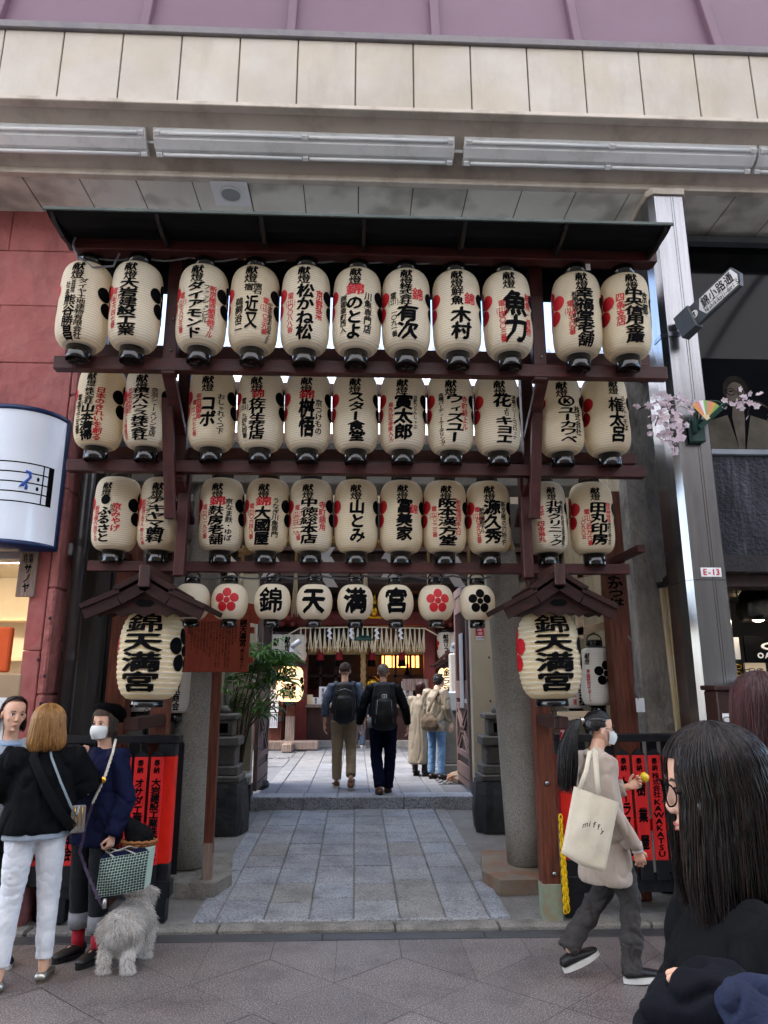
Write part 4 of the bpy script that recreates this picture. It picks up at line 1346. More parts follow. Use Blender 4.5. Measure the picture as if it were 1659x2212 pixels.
for u0, u1 in ((.93, .96), (1.06, 1.2)):
    mb.add([cyl(u, v, 1) for u in (u0, u1) for v in (zm - .155, zm + .155)], [(0, 2, 3, 1)])
for z in (zm - .037, zm + .037):
    mb.add([cyl(.84 + .03 * cos(a), z + .017 * sin(a), 2) for a in [2 * pi * i / 14 for i in range(14)]], [tuple(range(14))])
mb.build('stave', 'ink', t)
mb = MB()
pp = [cyl(.60 + .12 * u, zm + .06 * v, 20) for u, v in ((-.2, 1.4), (.5, 1.3), (.6, .7), (.1, .2), (-.5, -.3), (-.9, -.6), (-.4, -.4), (0, -.1), (.15, -.5), (.1, -.9))]
mb.tube(pp, .011, 6)
mb.build('blue_mark', 'blue_ink', t)

# grey wall, drain pipe, camera box
w = thing('grey_wall', 'grey rendered wall strip between the pink building and the drain pipe', 'wall', (-2.5, 5.5, 0))
xw1 = at(150, 1400, 5.75).x
mb = MB()
for k in range(5):
    mb.box((xc + .05, 5.75, k * 1.15 + .003), (xw1, 5.95, (k + 1) * 1.15 - .003), 0, .006)
mb.build('render', 'concrete', w)
XP = at(152, 1400, 5.70).x
t = thing('drain_pipe', 'dark brown drain pipe down the grey wall at the left', 'drain pipe', (XP, 5.47, 0))
MB().tube([(XP, 5.70, .02), (XP, 5.70, 4.7)], .054, 18).build('pipe', 'pipe', t)
for z in (at(150, 1415, 5.45).z, at(165, 1160, 5.45).z, at(140, 1560, 5.45).z, 4.0):
    MB().lathe([(.058, -.03), (.058, .03)], 18, (XP, 5.70, z), 0, True, False).build('collar', 'pipe', t)
q = at(148, 1188, 5.70)
t = thing('junction_box', 'small grey box with a white bulb-like sensor on the grey wall', 'box', (q.x, 5.46, q.z - .06))
MB().box((q.x - .045, 5.66, q.z - .05), (q.x + .045, 5.748, q.z + .05), 0, .008).build('housing', 'grey_light', t)
MB().tube([(q.x - .02, 5.69, q.z - .05), (q.x - .04, 5.67, q.z - .11)], .022, 10, round_=True).build('sensor', 'lamp_white', t)
# dark side wall on the left of the passage
w = thing('dark_side_wall', 'dark brown panelled side wall along the left of the passage', 'wall', (-2.15, 7.4, 0))
mb = MB()
for k in range(4):
    mb.box((-2.4, 5.97 + k * .86, .05), (-2.16, 5.97 + (k + 1) * .86 - .012, 4.7), 0, .006)
mb.build('panels', 'dark_panel', w)
for k in range(3):
    MB().tube([(-2.13, 6.3 + k * .7, .1), (-2.13, 6.3 + k * .7, 4.6)], .022, 10).build('conduit', 'grey_light' if k == 1 else 'pipe', w)

# ================================================================ right: brown wall, concrete post, boards
XR2 = 2.75
w = thing('brown_side_wall', 'brown vertical panel wall along the right of the passage', 'wall', (XR2, 7.8, 0))
mb = MB()
for (a, b_) in ((6.3, 7.35), (7.36, 8.5), (8.51, 9.4)):
    for (za, zb) in ((.05, 2.05), (2.06, 4.7)) if a < 8 else ((.05, 4.7),):
        mb.box((XR2, a, za), (XR2 + .2, b_ - .01, zb - .008), 0, .006)
mb.build('panels', 'brown_panel', w)
MB().box((XR2 + .02, 6.3, .02), (XR2 + .22, 9.45, 4.72)).build('backing', 'joint', w)
q = atX(1392, 1340, XR2 - .03)
t = thing('meter_box', 'grey electric box with loose wires on the brown side wall', 'box', q)
MB().box((XR2 - .10, q.y - .10, q.z - .06), (XR2 - .002, q.y + .12, q.z + .06), 0, .008).build('housing', 'grey_box', t)
MB().tube([(XR2 - .03, q.y, q.z - .06), (XR2 - .05, q.y - .03, q.z - .12), (XR2 - .05, q.y - .2, q.z - .10)], .008, 6).build('wire', 'wire', t)
MB().tube([(XR2 - .02, q.y, q.z + .06), (XR2 - .02, q.y, q.z + .75)], .008, 6).build('conduit', 'grey_box', t)
MB().tube([(XR2 - .08, q.y - .02, q.z - .17), (XR2 - .08, q.y + .10, q.z - .17)], .035, 10).build('valve', 'iron', t)
MB().prism([(-.07, 0), (0, .13), (.07, 0), (0, -.13)], (XR2 - .05, q.y, q.z - .36), (0, 1, 0), (0, 0, 1), (.04, 0, 0)).build('diamond_plate', 'grey_box', t)
mb = MB().box((2.45, 6.12, .05), (2.80, 6.3, 4.8), 0, .01)
tag(mb.build('concrete_post', 'rough_concrete'), 'rough grey concrete post behind the steel column', 'post')
t = thing('bamboo_boards', 'pale yellow ribbed boards leaning on the concrete post', 'boards', (2.6, 6.05, .1))
a, c = at(1444, 1262, 5.95), at(1494, 1640, 5.95)
for k in range(4):
    d = Vector((.042 * k, 0, 0))
    MB().beam(Vector((a.x - .05, 5.98, a.z)) + d, Vector((c.x - .05, 5.98, .12)) + d, .038, .03, 0, (0, 1, 0), .006).build('board', 'bamboo_board', t)
MB().beam((a.x - .10, 5.95, a.z - .01), (a.x + .22, 5.95, a.z + .03), .05, .02, 0, (0, 1, 0)).build('iron_clamp', 'iron', t)
q = at(1458, 1120, 5.3)
tag(MB().prism([(-.04, .06), (.03, .09), (.05, -.06), (.0, -.075), (-.05, -.02)], (at(1452, 1135, 5.3).x, 5.25, at(1452, 1135, 5.3).z), (1, 0, 0), (0, 0, 1), (0, .07, 0)).build('spot_lamp', 'grey_light'), 'small grey outdoor lamp on the left side of the steel column', 'lamp')
# hanging tool on the rear post
q = at(1362, 1440, 5.88)
t = thing('hanging_cable', 'grey looped cable with a white tag hanging beside the right rear post', 'cable', q)
MB().tube([q + Vector((0, 0, .25)), q + Vector((.03, 0, .2)), q + Vector((.03, 0, -.1)), q + Vector((.02, 0, -.2)), q + Vector((.04, 0, -.26)), q + Vector((.06, 0, -.2))], .008, 6).build('loop', 'cable', t)
MB().box((q.x + .02, q.y - .003, q.z - .36), (q.x + .09, q.y, q.z - .25)).build('tag', 'white_paper', t)
# pale timber frame with white lanterns
YW = 6.25
t = thing('pale_frame', 'new pale wood frame carrying white lanterns behind the right hood', 'frame', (at(1270, 1400, YW).x, YW, 1.2))
f = lambda x0, y0, x1, y1, w_=.06, Y=YW: MB().beam(at(x0, y0, Y), at(x1, y1, Y - .0), w_, .05, 0, (0, 1, 0), .003)
f(1252, 1225, 1252, 1380).build('upright', 'pale_wood', t)
f(1240, 1367, 1305, 1352, .07).build('arm', 'pale_wood', t)
f(1240, 1246, 1300, 1232, .05).build('arm', 'pale_wood', t)
f(1205, 1547, 1300, 1545, .07, 6.1).build('arm', 'pale_wood', t)
def white_lantern(cx, top, bot, Y, wpx, lab, cols, ca, grp):
    c = at(cx, (top + bot) / 2, Y)
    zt, zb = at(cx, top, Y).z, at(cx, bot, Y).z
    R = (at(cx + wpx / 2, top, Y) - at(cx - wpx / 2, top, Y)).length / 2
    pr = make_protos(R, zt - zb, R * .5, .07, 36, ['paper_white', 'rib_line'], R * .8, ca)
    return long_lantern(c.x, Y, zb, zt - zb, R, cols, lab, pr, grp, 'white_lantern')
GW = 'white lanterns stored behind the rack'
white_lantern(1287, 1400, 1524, YW, 66, 'white lantern with a black plum crest facing front, beside the right rear post',
              [('献燈', -.85, .1, .3, .3, K), ('専論研究サポート', -.8, .38, .95, .2, Rd)], (-2.2, .35), GW)
white_lantern(1240, 1412, 1530, YW + .3, 62, 'white lantern half hidden behind the right large lantern', [('株式会社', .2, .3, .95, .4, K), ('研究支援', -.3, .4, .95, .2, Rd)], (-1.6, 2.2), GW)
white_lantern(386, 1420, 1540, YW + .3, 62, 'white lantern half hidden at the right of the left large lantern', [('浦電気商会', .1, .2, .95, .4, K), ('電話番号', -.4, .4, .95, .2, Rd)], (-1.6, 2.2), GW)
white_lantern(302, 1425, 1537, YW, 66, 'cream lantern whose foot shows below the left large lantern', [], (-1.6, 1.7), GW)

# ================================================================ right shop
YR2 = 5.5
b = thing('dark_shop', 'dark shop right of the steel column: black glass, stucco band, lit window', 'building', (4, YR2, 0))
zg1, zg0 = at(1600, 522, YR2).z, at(1600, 972, YR2).z
zs0 = at(1600, 1205, YR2).z
zc0 = at(1600, 1252, YR2).z
xl = CFR + .05
MB().box((xl, YR2 + .1, zg0), (7, YR2 + .16, zg1 + .3)).build('dark_glass', 'glass_dark', b)
MB().box((xl, YR2 + .01, zg1), (7, YR2 + .09, zg1 + .06)).build('top_rail', 'sign_grey', b)
MB().box((xl, YR2 - .03, zg0 - .05), (7, YR2 + .1, zg0 - .002), 0, .006).build('sill', 'sill', b)
MB().box((xl, YR2, zs0), (7, YR2 + .2, zg0 - .052)).build('stucco_band', 'stucco_dark', b)
MB().box((xl, YR2 - .16, zc0 + .03), (7, YR2 + .2, zs0 - .004), 0, .01).build('fascia_board', 'black_canopy', b)
MB().box((xl, YR2 - .05, zc0 - .06), (7, YR2 + .2, zc0 + .028)).build('lintel', 'dark_wood', b)
MB().box((xl, 7.6, 0), (7, 7.7, zc0 + .3)).build('back_wall', 'interior_dark', b)
MB().box((xl, YR2 + .2, zc0 + .05), (7, 7.6, zc0 + .12)).build('ceiling', 'interior_dark', b)
MB().box((xl - .02, YR2 + .2, 0), (xl + .03, 7.6, zc0 + .1)).build('side_wall', 'interior_dark', b)
MB().box((xl, YR2, 0), (7, YR2 + .12, .75)).build('plinth', 'stucco_dark', b)
# portrait poster behind the dark glass: a plain dark portrait of a person in glasses
t = thing('portrait_poster', 'very dark portrait poster of a person in round glasses behind black shop glass', 'poster', at(1590, 900, YR2 + .09))
pz0, pz1 = at(1600, 970, YR2 + .09).z, at(1600, 775, YR2 + .09).z
px0 = at(1518, 900, YR2 + .09).x
MB().box((px0, YR2 + .092, pz0), (px0 + 1.15, YR2 + .098, pz1)).build('sheet', 'poster_dark', t)
pc = at(1590, 850, YR2 + .09)
def ell(cx, cz, rx, rz, y, m, nm, n=28, f=None):
    pts = [(cx + rx * cos(a), cz + rz * sin(a)) for a in [2 * pi * i / n for i in range(n)]]
    if f: pts = [f(*p) for p in pts]
    MB().prism(pts, (0, y, 0), (1, 0, 0), (0, 0, 1), (0, .001, 0)).build(nm, m, t)
yy = YR2 + .09
ell(pc.x, pc.z + .03, .115, .135, yy + .0005, 'poster_hair', 'hair')
ell(pc.x, pc.z - .02, .085, .125, yy - .0010, 'poster_skin', 'face')
MB().prism([(pc.x - .045, pc.z - .13), (pc.x + .045, pc.z - .13), (pc.x + .05, pc.z - .22), (pc.x + .02, pz0), (pc.x - .03, pz0), (pc.x - .06, pc.z - .22)], (0, yy - .0005, 0), (1, 0, 0), (0, 0, 1), (0, .001, 0)).build('neck', 'poster_skin', t)
for s_ in (-1, 1):
    MB().prism([(pc.x + s_ * .10, pc.z - .2), (pc.x + s_ * .28, pc.z - .26), (pc.x + s_ * .34, pz0), (pc.x + s_ * .03, pz0)], (0, yy - .002, 0), (1, 0, 0), (0, 0, 1), (0, .001, 0)).build('lapel', 'poster_suit', t)
    MB().tube([(pc.x + s_ * .045 + .036 * cos(a), yy - .003, pc.z + .015 + .032 * sin(a)) for a in [2 * pi * i / 18 for i in range(19)]], .003, 5).build('spectacles', 'ink', t)
    ell(pc.x + s_ * .045, pc.z + .02, .022, .008, yy - .0015, 'ink', 'eye')
ell(pc.x, pc.z - .105, .032, .007, yy - .0015, 'ink', 'mouth')
ell(pc.x + .012, pc.z - .05, .012, .006, yy - .0015, 'ink', 'nose_shadow') if False else None
# pendant lamps, signs and spectacles in the lit window
def pendant(px, py, Y, r, lab):
    q = at(px, py, Y)
    t = thing('pendant_lamp', lab, 'lamp', q, 'pendant lamps in the shop window')
    MB().lathe([(r * .18, r * 1.0), (r * .5, r * .9), (r * .85, r * .45), (r, -.1 * r), (r * .93, -.6 * r), (r * .8, -.85 * r), (r * .76, -.85 * r), (r * .85, -.4 * r), (r * .8, .3 * r), (r * .3, r * .8)], 28, q, 0, True, False).build('shade', 'brushed', t)
    MB().tube([q + Vector((0, 0, r)), (q.x, q.y, zc0 + .05)], .008, 6).build('rod', 'sign_grey', t)
    MB().ball(q + Vector((0, 0, -.45 * r)), r * .45, 12, 8).build('bulb', 'lamp_glow', t)
    MB().tube([q + Vector((-r * .95, 0, .1 * r)), q + Vector((-r * 1.0, 0, .9 * r)), q + Vector((-r * .3, 0, 1.35 * r)), q + Vector((0, 0, 1.2 * r))], .01, 6).build('yoke', 'sign_grey', t)
pendant(1634, 1306, 5.95, .165, 'brushed metal pendant lamp in the shop window at the right edge')
for px in (1600, 1617):
    q = at(px, 1292, 6.9)
    tag(MB().ball(q, .03, 10, 7).build('spot_bulb', 'bulb_glow'), 'small bright ceiling spot in the dark shop window, %s of two' % ('left' if px == 1600 else 'right'), 'spotlight', 'ceiling spots in the shop')
YI = 6.05
a, c = at(1606, 1374, YI), at(1690, 1432, YI)
t = MB().box((a.x, YI, c.z), (a.x + .62, YI + .02, a.z)).build('brand_sign', 'ink')
tag(t, 'black shop sign with white letters OA and part of an oval mark', 'sign')
mb = MB()
pl = flat((0, YI, 0), (1, 0, 0), (0, 0, 1), (0, -1, 0))
line(mb, 'OAKLEY', at(1643, 1416, YI).x, at(1643, 1416, YI).z, .055, .05, .062, pl, 0, .06)
e = at(1668, 1396, YI)
n = 30
mb.add([pl(e.x + .10 * cos(a) * k, e.z + .034 * sin(a) * k2) for k, k2 in ((1, 1), (.72, .55)) for a in [2 * pi * i / n for i in range(n)]], [(i, (i + 1) % n, n + (i + 1) % n, n + i) for i in range(n)])
mb.build('lettering', 'sign_white', t)
a, c = at(1578, 1376, YI), at(1605, 1424, YI)
tag(MB().box((a.x, YI + .03, c.z), (c.x, YI + .05, a.z)).build('display_card', 'white_paper'), 'blank white card left of the black shop sign', 'card')
t = thing('spectacle_rack', 'black wire grid rack in the lower shop window', 'rack', at(1610, 1460, YI))
for k in range(9):
    q = at(1575 + 16 * k, 1460, YI + .1)
    MB().tube([(q.x, YI + .1, at(0, 1490, YI).z), (q.x, YI + .1, at(0, 1432, YI).z)], .004, 5).build('bar', 'ink', t)
for k in range(4):
    z = at(0, 1440 + 14 * k, YI + .1).z
    MB().tube([(at(1570, 1450, YI).x, YI + .1, z), (at(1720, 1450, YI).x, YI + .1, z)], .004, 5).build('bar', 'ink', t)
for k, (px, py) in enumerate(((1632, 1448), (1632, 1466), (1585, 1440), (1585, 1455), (1585, 1470))):
    q = at(px, py, YI - .05)
    t = thing('spectacles', ['thin dark spectacles on the upper part of the pale stand', 'thin dark spectacles on the lower part of the pale stand', 'gold spectacles at the top of the window edge stack',
                             'gold spectacles in the middle of the window edge stack', 'gold spectacles at the foot of the window edge stack'][k], 'spectacles', q, 'spectacles on display')
    for s_ in (-1, 1):
        MB().tube([q + Vector((s_ * .034 + .026 * cos(a), -.01, .017 * sin(a))) for a in [2 * pi * i / 12 for i in range(13)]], .003, 5).build('rim', 'ink' if k < 2 else 'gold', t)
        MB().tube([q + Vector((s_ * .06, -.01, .01)), q + Vector((s_ * .065, .1, .0))], .003, 5).build('temple', 'ink' if k < 2 else 'gold', t)
q = at(1634, 1458, YI)
tag(MB().box((q.x - .09, YI + .0, q.z - .09), (q.x + .09, YI + .03, q.z + .10)).build('display_stand', 'pale_wood'), 'pale square stand holding spectacles in the shop window', 'display stand')
# dark wooden cabinet outside the shop
a = at(1538, 1482, 4.85)
t = thing('wood_cabinet', 'worn dark wood display cabinet in front of the steel column', 'cabinet', (a.x + .5, 4.95, 0))
MB().box((a.x, 4.80, .0), (a.x + 1.2, 5.0 - .02, a.z - .03), 0, .008).build('body', 'cabinet', t)
MB().box((a.x - .02, 4.77, a.z - .028), (a.x + 1.25, 4.985, a.z + .004), 0, .006).build('top', 'cabinet', t)
q0, q1 = at(1562, 1548, 4.79), at(1600, 1590, 4.79)
MB().box((q0.x, 4.793, q1.z - .2), (q0.x + .7, 4.7985, q0.z + .02)).build('paper', 'white_paper', t)
for k in range(2):
    q = at(1582, 1555 + 22 * k, 4.78)
    for s_ in (-1, 1):
        MB().tube([q + Vector((s_ * .034 + .028 * cos(a_), 0, .018 * sin(a_))) for a_ in [2 * pi * i / 12 for i in range(13)]], .003, 5).build('printed_spectacles', 'ink', t)
q = at(1640, 1470, 4.85)
tag(MB().lathe([(0, 0), (.13, 0), (.15, .02), (.14, .045), (.0, .055)], 24, (q.x + .05, 4.86, a.z + .006), 0, True, False).build('white_tray', 'lamp_white'), 'round white tray on top of the dark cabinet', 'tray')

# ================================================================ blossom decoration on the column
q = at(1507, 930, YC - .05)
t = thing('blossom_bracket', 'green iron bracket on the steel column with a small fan and artificial cherry sprays', 'decoration', q)
MB().box((q.x - .055, YC - .06, q.z - .09), (q.x + .055, YC - .01, q.z + .09), 0, .006).build('base_box', 'green_iron', t)
pa, pb = at(1510, 925, YC - .09), at(1570, 870, YC - .15)
MB().beam(pa, pb, .035, .035, 0, (0, 1, 0), .004).build('arm', 'green_iron', t)
MB().tube([at(1500, 935, YC - .08), at(1504, 885, YC - .08)], .02, 8).build('socket', 'green_iron', t)
MB().tube([at(1512, 905, YC - .1), at(1518, 880, YC - .1), at(1535, 866, YC - .11), at(1552, 868, YC - .12), at(1566, 878, YC - .13), at(1570, 870, YC - .13)], .008, 8).build('scroll', 'green_iron', t)
fc = at(1527, 908, YC - .13)
fcols = ['fan_orange', 'fan_red', 'sign_white', 'fan_green', 'fan_red', 'fan_orange', 'fan_green', 'sign_white']
fx, fz = Vector((1, 0, 0)), Vector((0, 0, 1))
for k, m_ in enumerate(fcols):
    a0 = radians(130 - 12 * k); a1 = a0 - radians(12)
    MB().prism([(.045 * cos(a0), .045 * sin(a0)), (.16 * cos(a0), .16 * sin(a0)), (.16 * cos(a1), .16 * sin(a1)), (.045 * cos(a1), .045 * sin(a1))], fc, fx, fz, (0, .004, 0)).build('fan_leaf', m_, t)
MB().prism([(0, 0)] + [(.046 * cos(radians(130 - 96 * i / 8)), .046 * sin(radians(130 - 96 * i / 8))) for i in range(9)], fc, fx, fz, (0, .004, 0)).build('fan_ribs', 'bamboo_board', t)
rb = random.Random(21)
def flower(mb, c, r):
    nrm = Vector((rb.gauss(0, 1), rb.gauss(-1.2, .6), rb.gauss(0, 1))).normalized()
    a = nrm.orthogonal().normalized(); b2 = nrm.cross(a)
    ph = rb.uniform(0, 2)
    for k in range(5):
        t0 = ph + 2 * pi * k / 5
        d = a * cos(t0) + b2 * sin(t0); e = nrm.cross(d)
        mb.add([c, c + d * r * .5 + e * r * .42 + nrm * r * .12, c + d * r + e * r * .2 + nrm * r * .3, c + d * r * .9 + nrm * r * .22, c + d * r - e * r * .2 + nrm * r * .3, c + d * r * .5 - e * r * .42 + nrm * r * .12], [(0, 1, 2, 3), (0, 3, 4, 5)])
def spray(pts, n, spread, lab):
    t = thing('cherry_spray', lab, 'artificial flowers', pts[0], 'artificial cherry sprays')
    MB().tube(pts, .005, 6).build('branch', 'branch', t)
    mb = MB(); tw = MB()
    for i in range(n):
        k = rb.random() ** .8 * (len(pts) - 1)
        j = min(int(k), len(pts) - 2)
        p = pts[j].lerp(pts[j + 1], k - j)
        off = Vector((rb.gauss(0, spread), rb.gauss(0, spread), rb.gauss(0, spread)))
        flower(mb, p + off, rb.uniform(.018, .030))
        if i % 3 == 0: tw.tube([p, p + off], .002, 4)
    mb.build('blossoms', 'blossom', t, False)
    tw.build('twigs', 'branch', t)
spray([at(1508, 905, YC - .1), at(1480, 868, YC - .2), at(1455, 860, YC - .25), at(1430, 880, YC - .3), at(1415, 920, YC - .3)], 34, .04, 'hanging spray of pale pink artificial cherry blossom left of the steel column')
spray([at(1455, 862, YC - .25), at(1445, 900, YC - .3), at(1450, 930, YC - .3), at(1458, 958, YC - .3)], 70, .05, 'drooping cluster of pink artificial blossom over the steel column edge')
spray([at(1450, 862, YC - .25), at(1410, 872, YC - .3), at(1380, 884, YC - .3)], 7, .02, 'thin twig with a single blossom reaching left')
spray([at(1570, 872, YC - .15), at(1600, 864, YC - .3), at(1640, 870, YC - .35), at(1690, 900, YC - .4)], 34, .04, 'pink artificial blossom spray at the right edge of the photo')

# ================================================================ passage roof of corrugated sheet
t = thing('passage_roof', 'translucent corrugated sheet roof over the passage on timber purlins', 'roof', (0, 7.6, 4.6))
mb = MB()
n = 420
x0, x1 = -2.15, 2.8
vs, fs = [], []
for i in range(n + 1):
    x = x0 + (x1 - x0) * i / n
    dz = .018 * sin(i * 2 * pi / 7.0)
    vs += [(x, 5.95, 4.66 + dz), (x, 9.5, 4.86 + dz)]
for i in range(n):
    fs.append((2 * i, 2 * i + 2, 2 * i + 3, 2 * i + 1))
mb.add(vs, fs, 0, True)
mb.build('sheet', 'corrugated', t, False)
for Y, z in ((6.05, 4.58), (6.9, 4.64), (7.8, 4.69), (8.7, 4.74)):
    MB().box((x0, Y - .04, z - .06), (x1, Y + .04, z + .055), 0, .004).build('purlin', 'dark_wood', t)
for X in (-2.08, 2.70):
    MB().beam((X, 5.98, 4.46), (X, 9.4, 4.64), .07, .09, 0, (0, 0, 1)).build('rafter', 'dark_wood', t)

# ================================================================ stone torii
YT = 6.65
t = thing('stone_torii', 'grey granite torii gate standing behind the lantern rack', 'torii', (.07, YT, .2))
def torii_pillar(bx, by, tx, ty):
    a, c = at(bx, by, YT), at(tx, ty, YT)
    a.z = .16
    mb = MB()
    pts = [a.lerp(c, k / 10) for k in range(11)]
    mb.tube(pts, [.175 - .035 * k / 10 for k in range(11)], 30)
    mb.build('pillar', 'granite', t)
torii_pillar(402, 1870, 455, 1000)
torii_pillar(1140, 1860, 1062, 1000)
def tbeam(x0, x1, ya, yb, d, nm, m):
    a, c = at(x0, ya, YT - d / 2), at(x1, yb, YT - d / 2)
    z0, z1 = at(770, yb, YT - d / 2).z, at(770, ya, YT - d / 2).z
    MB().box((a.x, YT - d / 2, z0), (c.x, YT + d / 2, z1), 0, .012).build(nm, m, t)
tbeam(345, 1215, 1085, 1172, .2, 'tie_beam', 'granite_dark')
tbeam(250, 1290, 1000, 1046, .42, 'lintel', 'granite')
tbeam(235, 1305, 955, 999, .46, 'cap_beam', 'granite_dark')
tbeam(735, 805, 1047, 1084, .16, 'centre_block', 'granite')
for px, lab in ((405, 'flat base stone under the left torii pillar'), (1135, 'rust stained flat base stone under the right torii pillar')):
    c = at(px, 1870, YT)
    mb = MB()
    sgn = -1 if px < 700 else 1
    mb.prism([(-.33 * sgn, -.55), (.42 * sgn, -.5), (.5 * sgn, .5), (-.3 * sgn, .5), (-.42 * sgn, -.25)], (c.x, YT, .04), (1, 0, 0), (0, 1, 0), (0, 0, .11))
    tag(mb.build('base_stone', 'base_stone' if px > 700 else 'kerb'), lab, 'base stone', 'base stones of the torii')
# straw rope with tassels and paper streamers
YRp = 6.45
rp_ = [at(518, 1195, YRp), at(560, 1180, YRp), at(620, 1168, YRp), at(700, 1166, YRp), at(770, 1172, YRp), at(840, 1176, YRp), at(920, 1172, YRp), at(1000, 1166, YRp), at(1060, 1172, YRp), at(1105, 1180, YRp)]
t = thing('straw_rope', 'thick twisted sacred straw rope across the torii with tassels and white paper streamers', 'sacred rope', rp_[0])
def interp(P, u):
    k = u * (len(P) - 1); j = min(int(k), len(P) - 2)
    return P[j].lerp(P[j + 1], k - j)
mb = MB()
n = 150
for ph in (0, 2.094, 4.19):
    pts = []
    for i in range(n + 1):
        u = i / n
        p = interp(rp_, u)
        a = ph + u * 62
        rr = .024
        pts.append(p + Vector((0, cos(a) * rr, sin(a) * rr)))
    mb.tube(pts, .024, 7)
mb.build('rope', 'rope', t)
def tassel(p, L, name='tassel', parent=None, n=26, spread=.035):
    mb = MB()
    for i in range(n):
        a = rb.uniform(0, 2 * pi); r = rb.random() ** .5 * spread
        mb.tube([p + Vector((cos(a) * .008, sin(a) * .008, 0)), p + Vector((cos(a) * r * .6, sin(a) * r * .6, -L * .5)), p + Vector((cos(a) * r, sin(a) * r, -L * rb.uniform(.9, 1)))], [.003, .003, .0015], 4)
    return mb.build(name, 'straw', parent)
for px in (526, 641, 790, 925, 1012):
    p = at(px, 1178, YRp - .03)
    MB().tube([p, p + Vector((0, 0, -.22))], .014, 7).build('cord', 'rope', t)
    tassel(p + Vector((0, 0, -.2)), .46, 'tassel', t)
def shide(p, s, parent, name='paper_streamer'):
    mb = MB()
    x, z = 0, 0
    d = 1
    for k in range(4):
        w_, h_ = s * .42, s * .36
        vs = [(x, z), (x + w_, z), (x + w_ - d * .28 * s, z - h_ * 1.25), (x - d * .28 * s, z - h_ * 1.25)]
        yo = .006 * k
        mb.add([p + Vector((u, -yo + (.02 * s if j > 1 else 0), v)) for j, (u, v) in enumerate(vs)] + [p + Vector((u, -yo + .0012 + (.02 * s if j > 1 else 0), v)) for j, (u, v) in enumerate(vs)],
               [(0, 1, 2, 3), (7, 6, 5, 4), (0, 4, 5, 1), (1, 5, 6, 2), (2, 6, 7, 3), (3, 7, 4, 0)])
        x = x - d * .28 * s + d * .14 * s
        z -= h_ * 1.0
        d = -d if k % 1 == 0 else d
    return mb.build(name, 'white_paper', parent)
for px in (588, 706, 845, 978):
    shide(at(px - 6, 1182, YRp - .05), .24, t)

# ================================================================ gate behind the torii
YG = 9.45
g = thing('shrine_gate', 'cream and dark timber gate with both door leaves folded inward', 'gate', (.1, YG, ZC))
for px, xw, sg in ((1046, .30, 1), (523, .26, -1)):
    X = at(px, 1600, YG).x
    MB().box((X - xw / 2, YG - .1, ZC), (X + xw / 2, YG + .08, 3.2), 0, .006).build('gate_post', 'cream_wall', g)
    X2 = X + sg * (xw / 2)
    MB().box((X2, YG - .75, .1), (X2 + sg * .03, YG + .08, 3.2)).build('side_panel', 'cream_wall', g)
    MB().box((X - xw / 2 - .02, YG - .12, .1), (X + xw / 2 + .02, YG + .1, ZC + .16), 0, .006).build('post_foot', 'black_stone', g)
    for k in range(4):
        MB().ball((X + sg * .08, YG - .1, .9 + .55 * k), .014, 8, 6).build('stud', 'iron', g)
MB().box((-2.1, YG - .12, 3.08), (2.75, YG + .1, 3.36), 0, .01).build('lintel', 'gate_wood', g)
MB().box((-2.1, YG - .02, 3.36), (2.75, YG + .06, 5.0)).build('upper_wall', 'plaster', g)
MB().box((-2.1, YG - .3, 3.36), (2.75, YG + .5, 3.44)).build('ceiling', 'dark_wood', g)
MB().box((1.75, YG, .1), (2.75, YG + .1, 3.2)).build('side_wall', 'plaster', g)
MB().box((-2.15, YG, .1), (-1.6, YG + .1, 3.2)).build('side_wall', 'plaster', g)
def leaf(X, sg):
    y0, y1 = YG + .12, YG + 1.28
    z0, z1 = ZC + .05, 3.02
    d = bpy.data.objects.new('door', None); COL.objects.link(d); d.parent = g; d.location = (0, 0, 0)
    d.matrix_parent_inverse = parent_matrix(g).inverted()
    W = .055
    bx = lambda ya, yb, za, zb, m, nm, w_=W, o=0: MB().box((X - w_ / 2 + o, ya, za), (X + w_ / 2 + o, yb, zb), 0, .004).build(nm, m, d)
    bx(y0, y0 + .09, z0, z1, 'gate_wood', 'stile'); bx(y1 - .09, y1, z0, z1, 'gate_wood', 'stile')
    for za, zb in ((z0, z0 + .26), (z0 + .36, z0 + .44), (z0 + .98, z0 + 1.06), (z0 + 1.12, z0 + 1.36), (z1 - .36, z1 - .27), (z1 - .12, z1)):
        bx(y0 + .09, y1 - .09, za, zb, 'gate_wood', 'rail')
    bx(y0 + .09, y1 - .09, z1 - .27, z1 - .12, 'gate_wood', 'panel', .03)
    bx(y0 + .09, y1 - .09, z0 + 1.36, z1 - .36, 'shrine_dark', 'panel', .012)
    bx(y0 + .09, y1 - .09, z0 + .26, z0 + 1.0, 'shrine_dark', 'panel', .008)
    n = 14
    mb = MB()
    for k in range(n):
        y = y0 + .09 + (y1 - y0 - .18) * (k + .5) / n
        mb.box((X - .02, y - .012, z0 + 1.36), (X + .02, y + .012, z1 - .36))
    mb.build('slats', 'dark_wood', d)
    for s_ in (-1, 1):
        for o_ in (-.06, .06):
            MB().beam((X - sg * .012, y0 + .12, z0 + .71 + s_ * (.26) + o_), (X - sg * .012, y1 - .12, z0 + .71 - s_ * (.26) + o_), .03, .035, 0, (1, 0, 0)).build('cross_bar', 'gate_wood', d)
    for k in range(7):
        MB().ball((X - sg * .028, y0 + .1 + k * .16, z0 + .1), .015, 6, 4).build('stud', 'iron', d)
    return d
leaf(at(1026, 1700, YG + .1).x - .03, 1)
leaf(at(549, 1700, YG + .1).x, -1)
q = atX(1000, 1480, at(1026, 1700, YG + .1).x - .075)
Xd = at(1026, 1700, YG + .1).x - .075
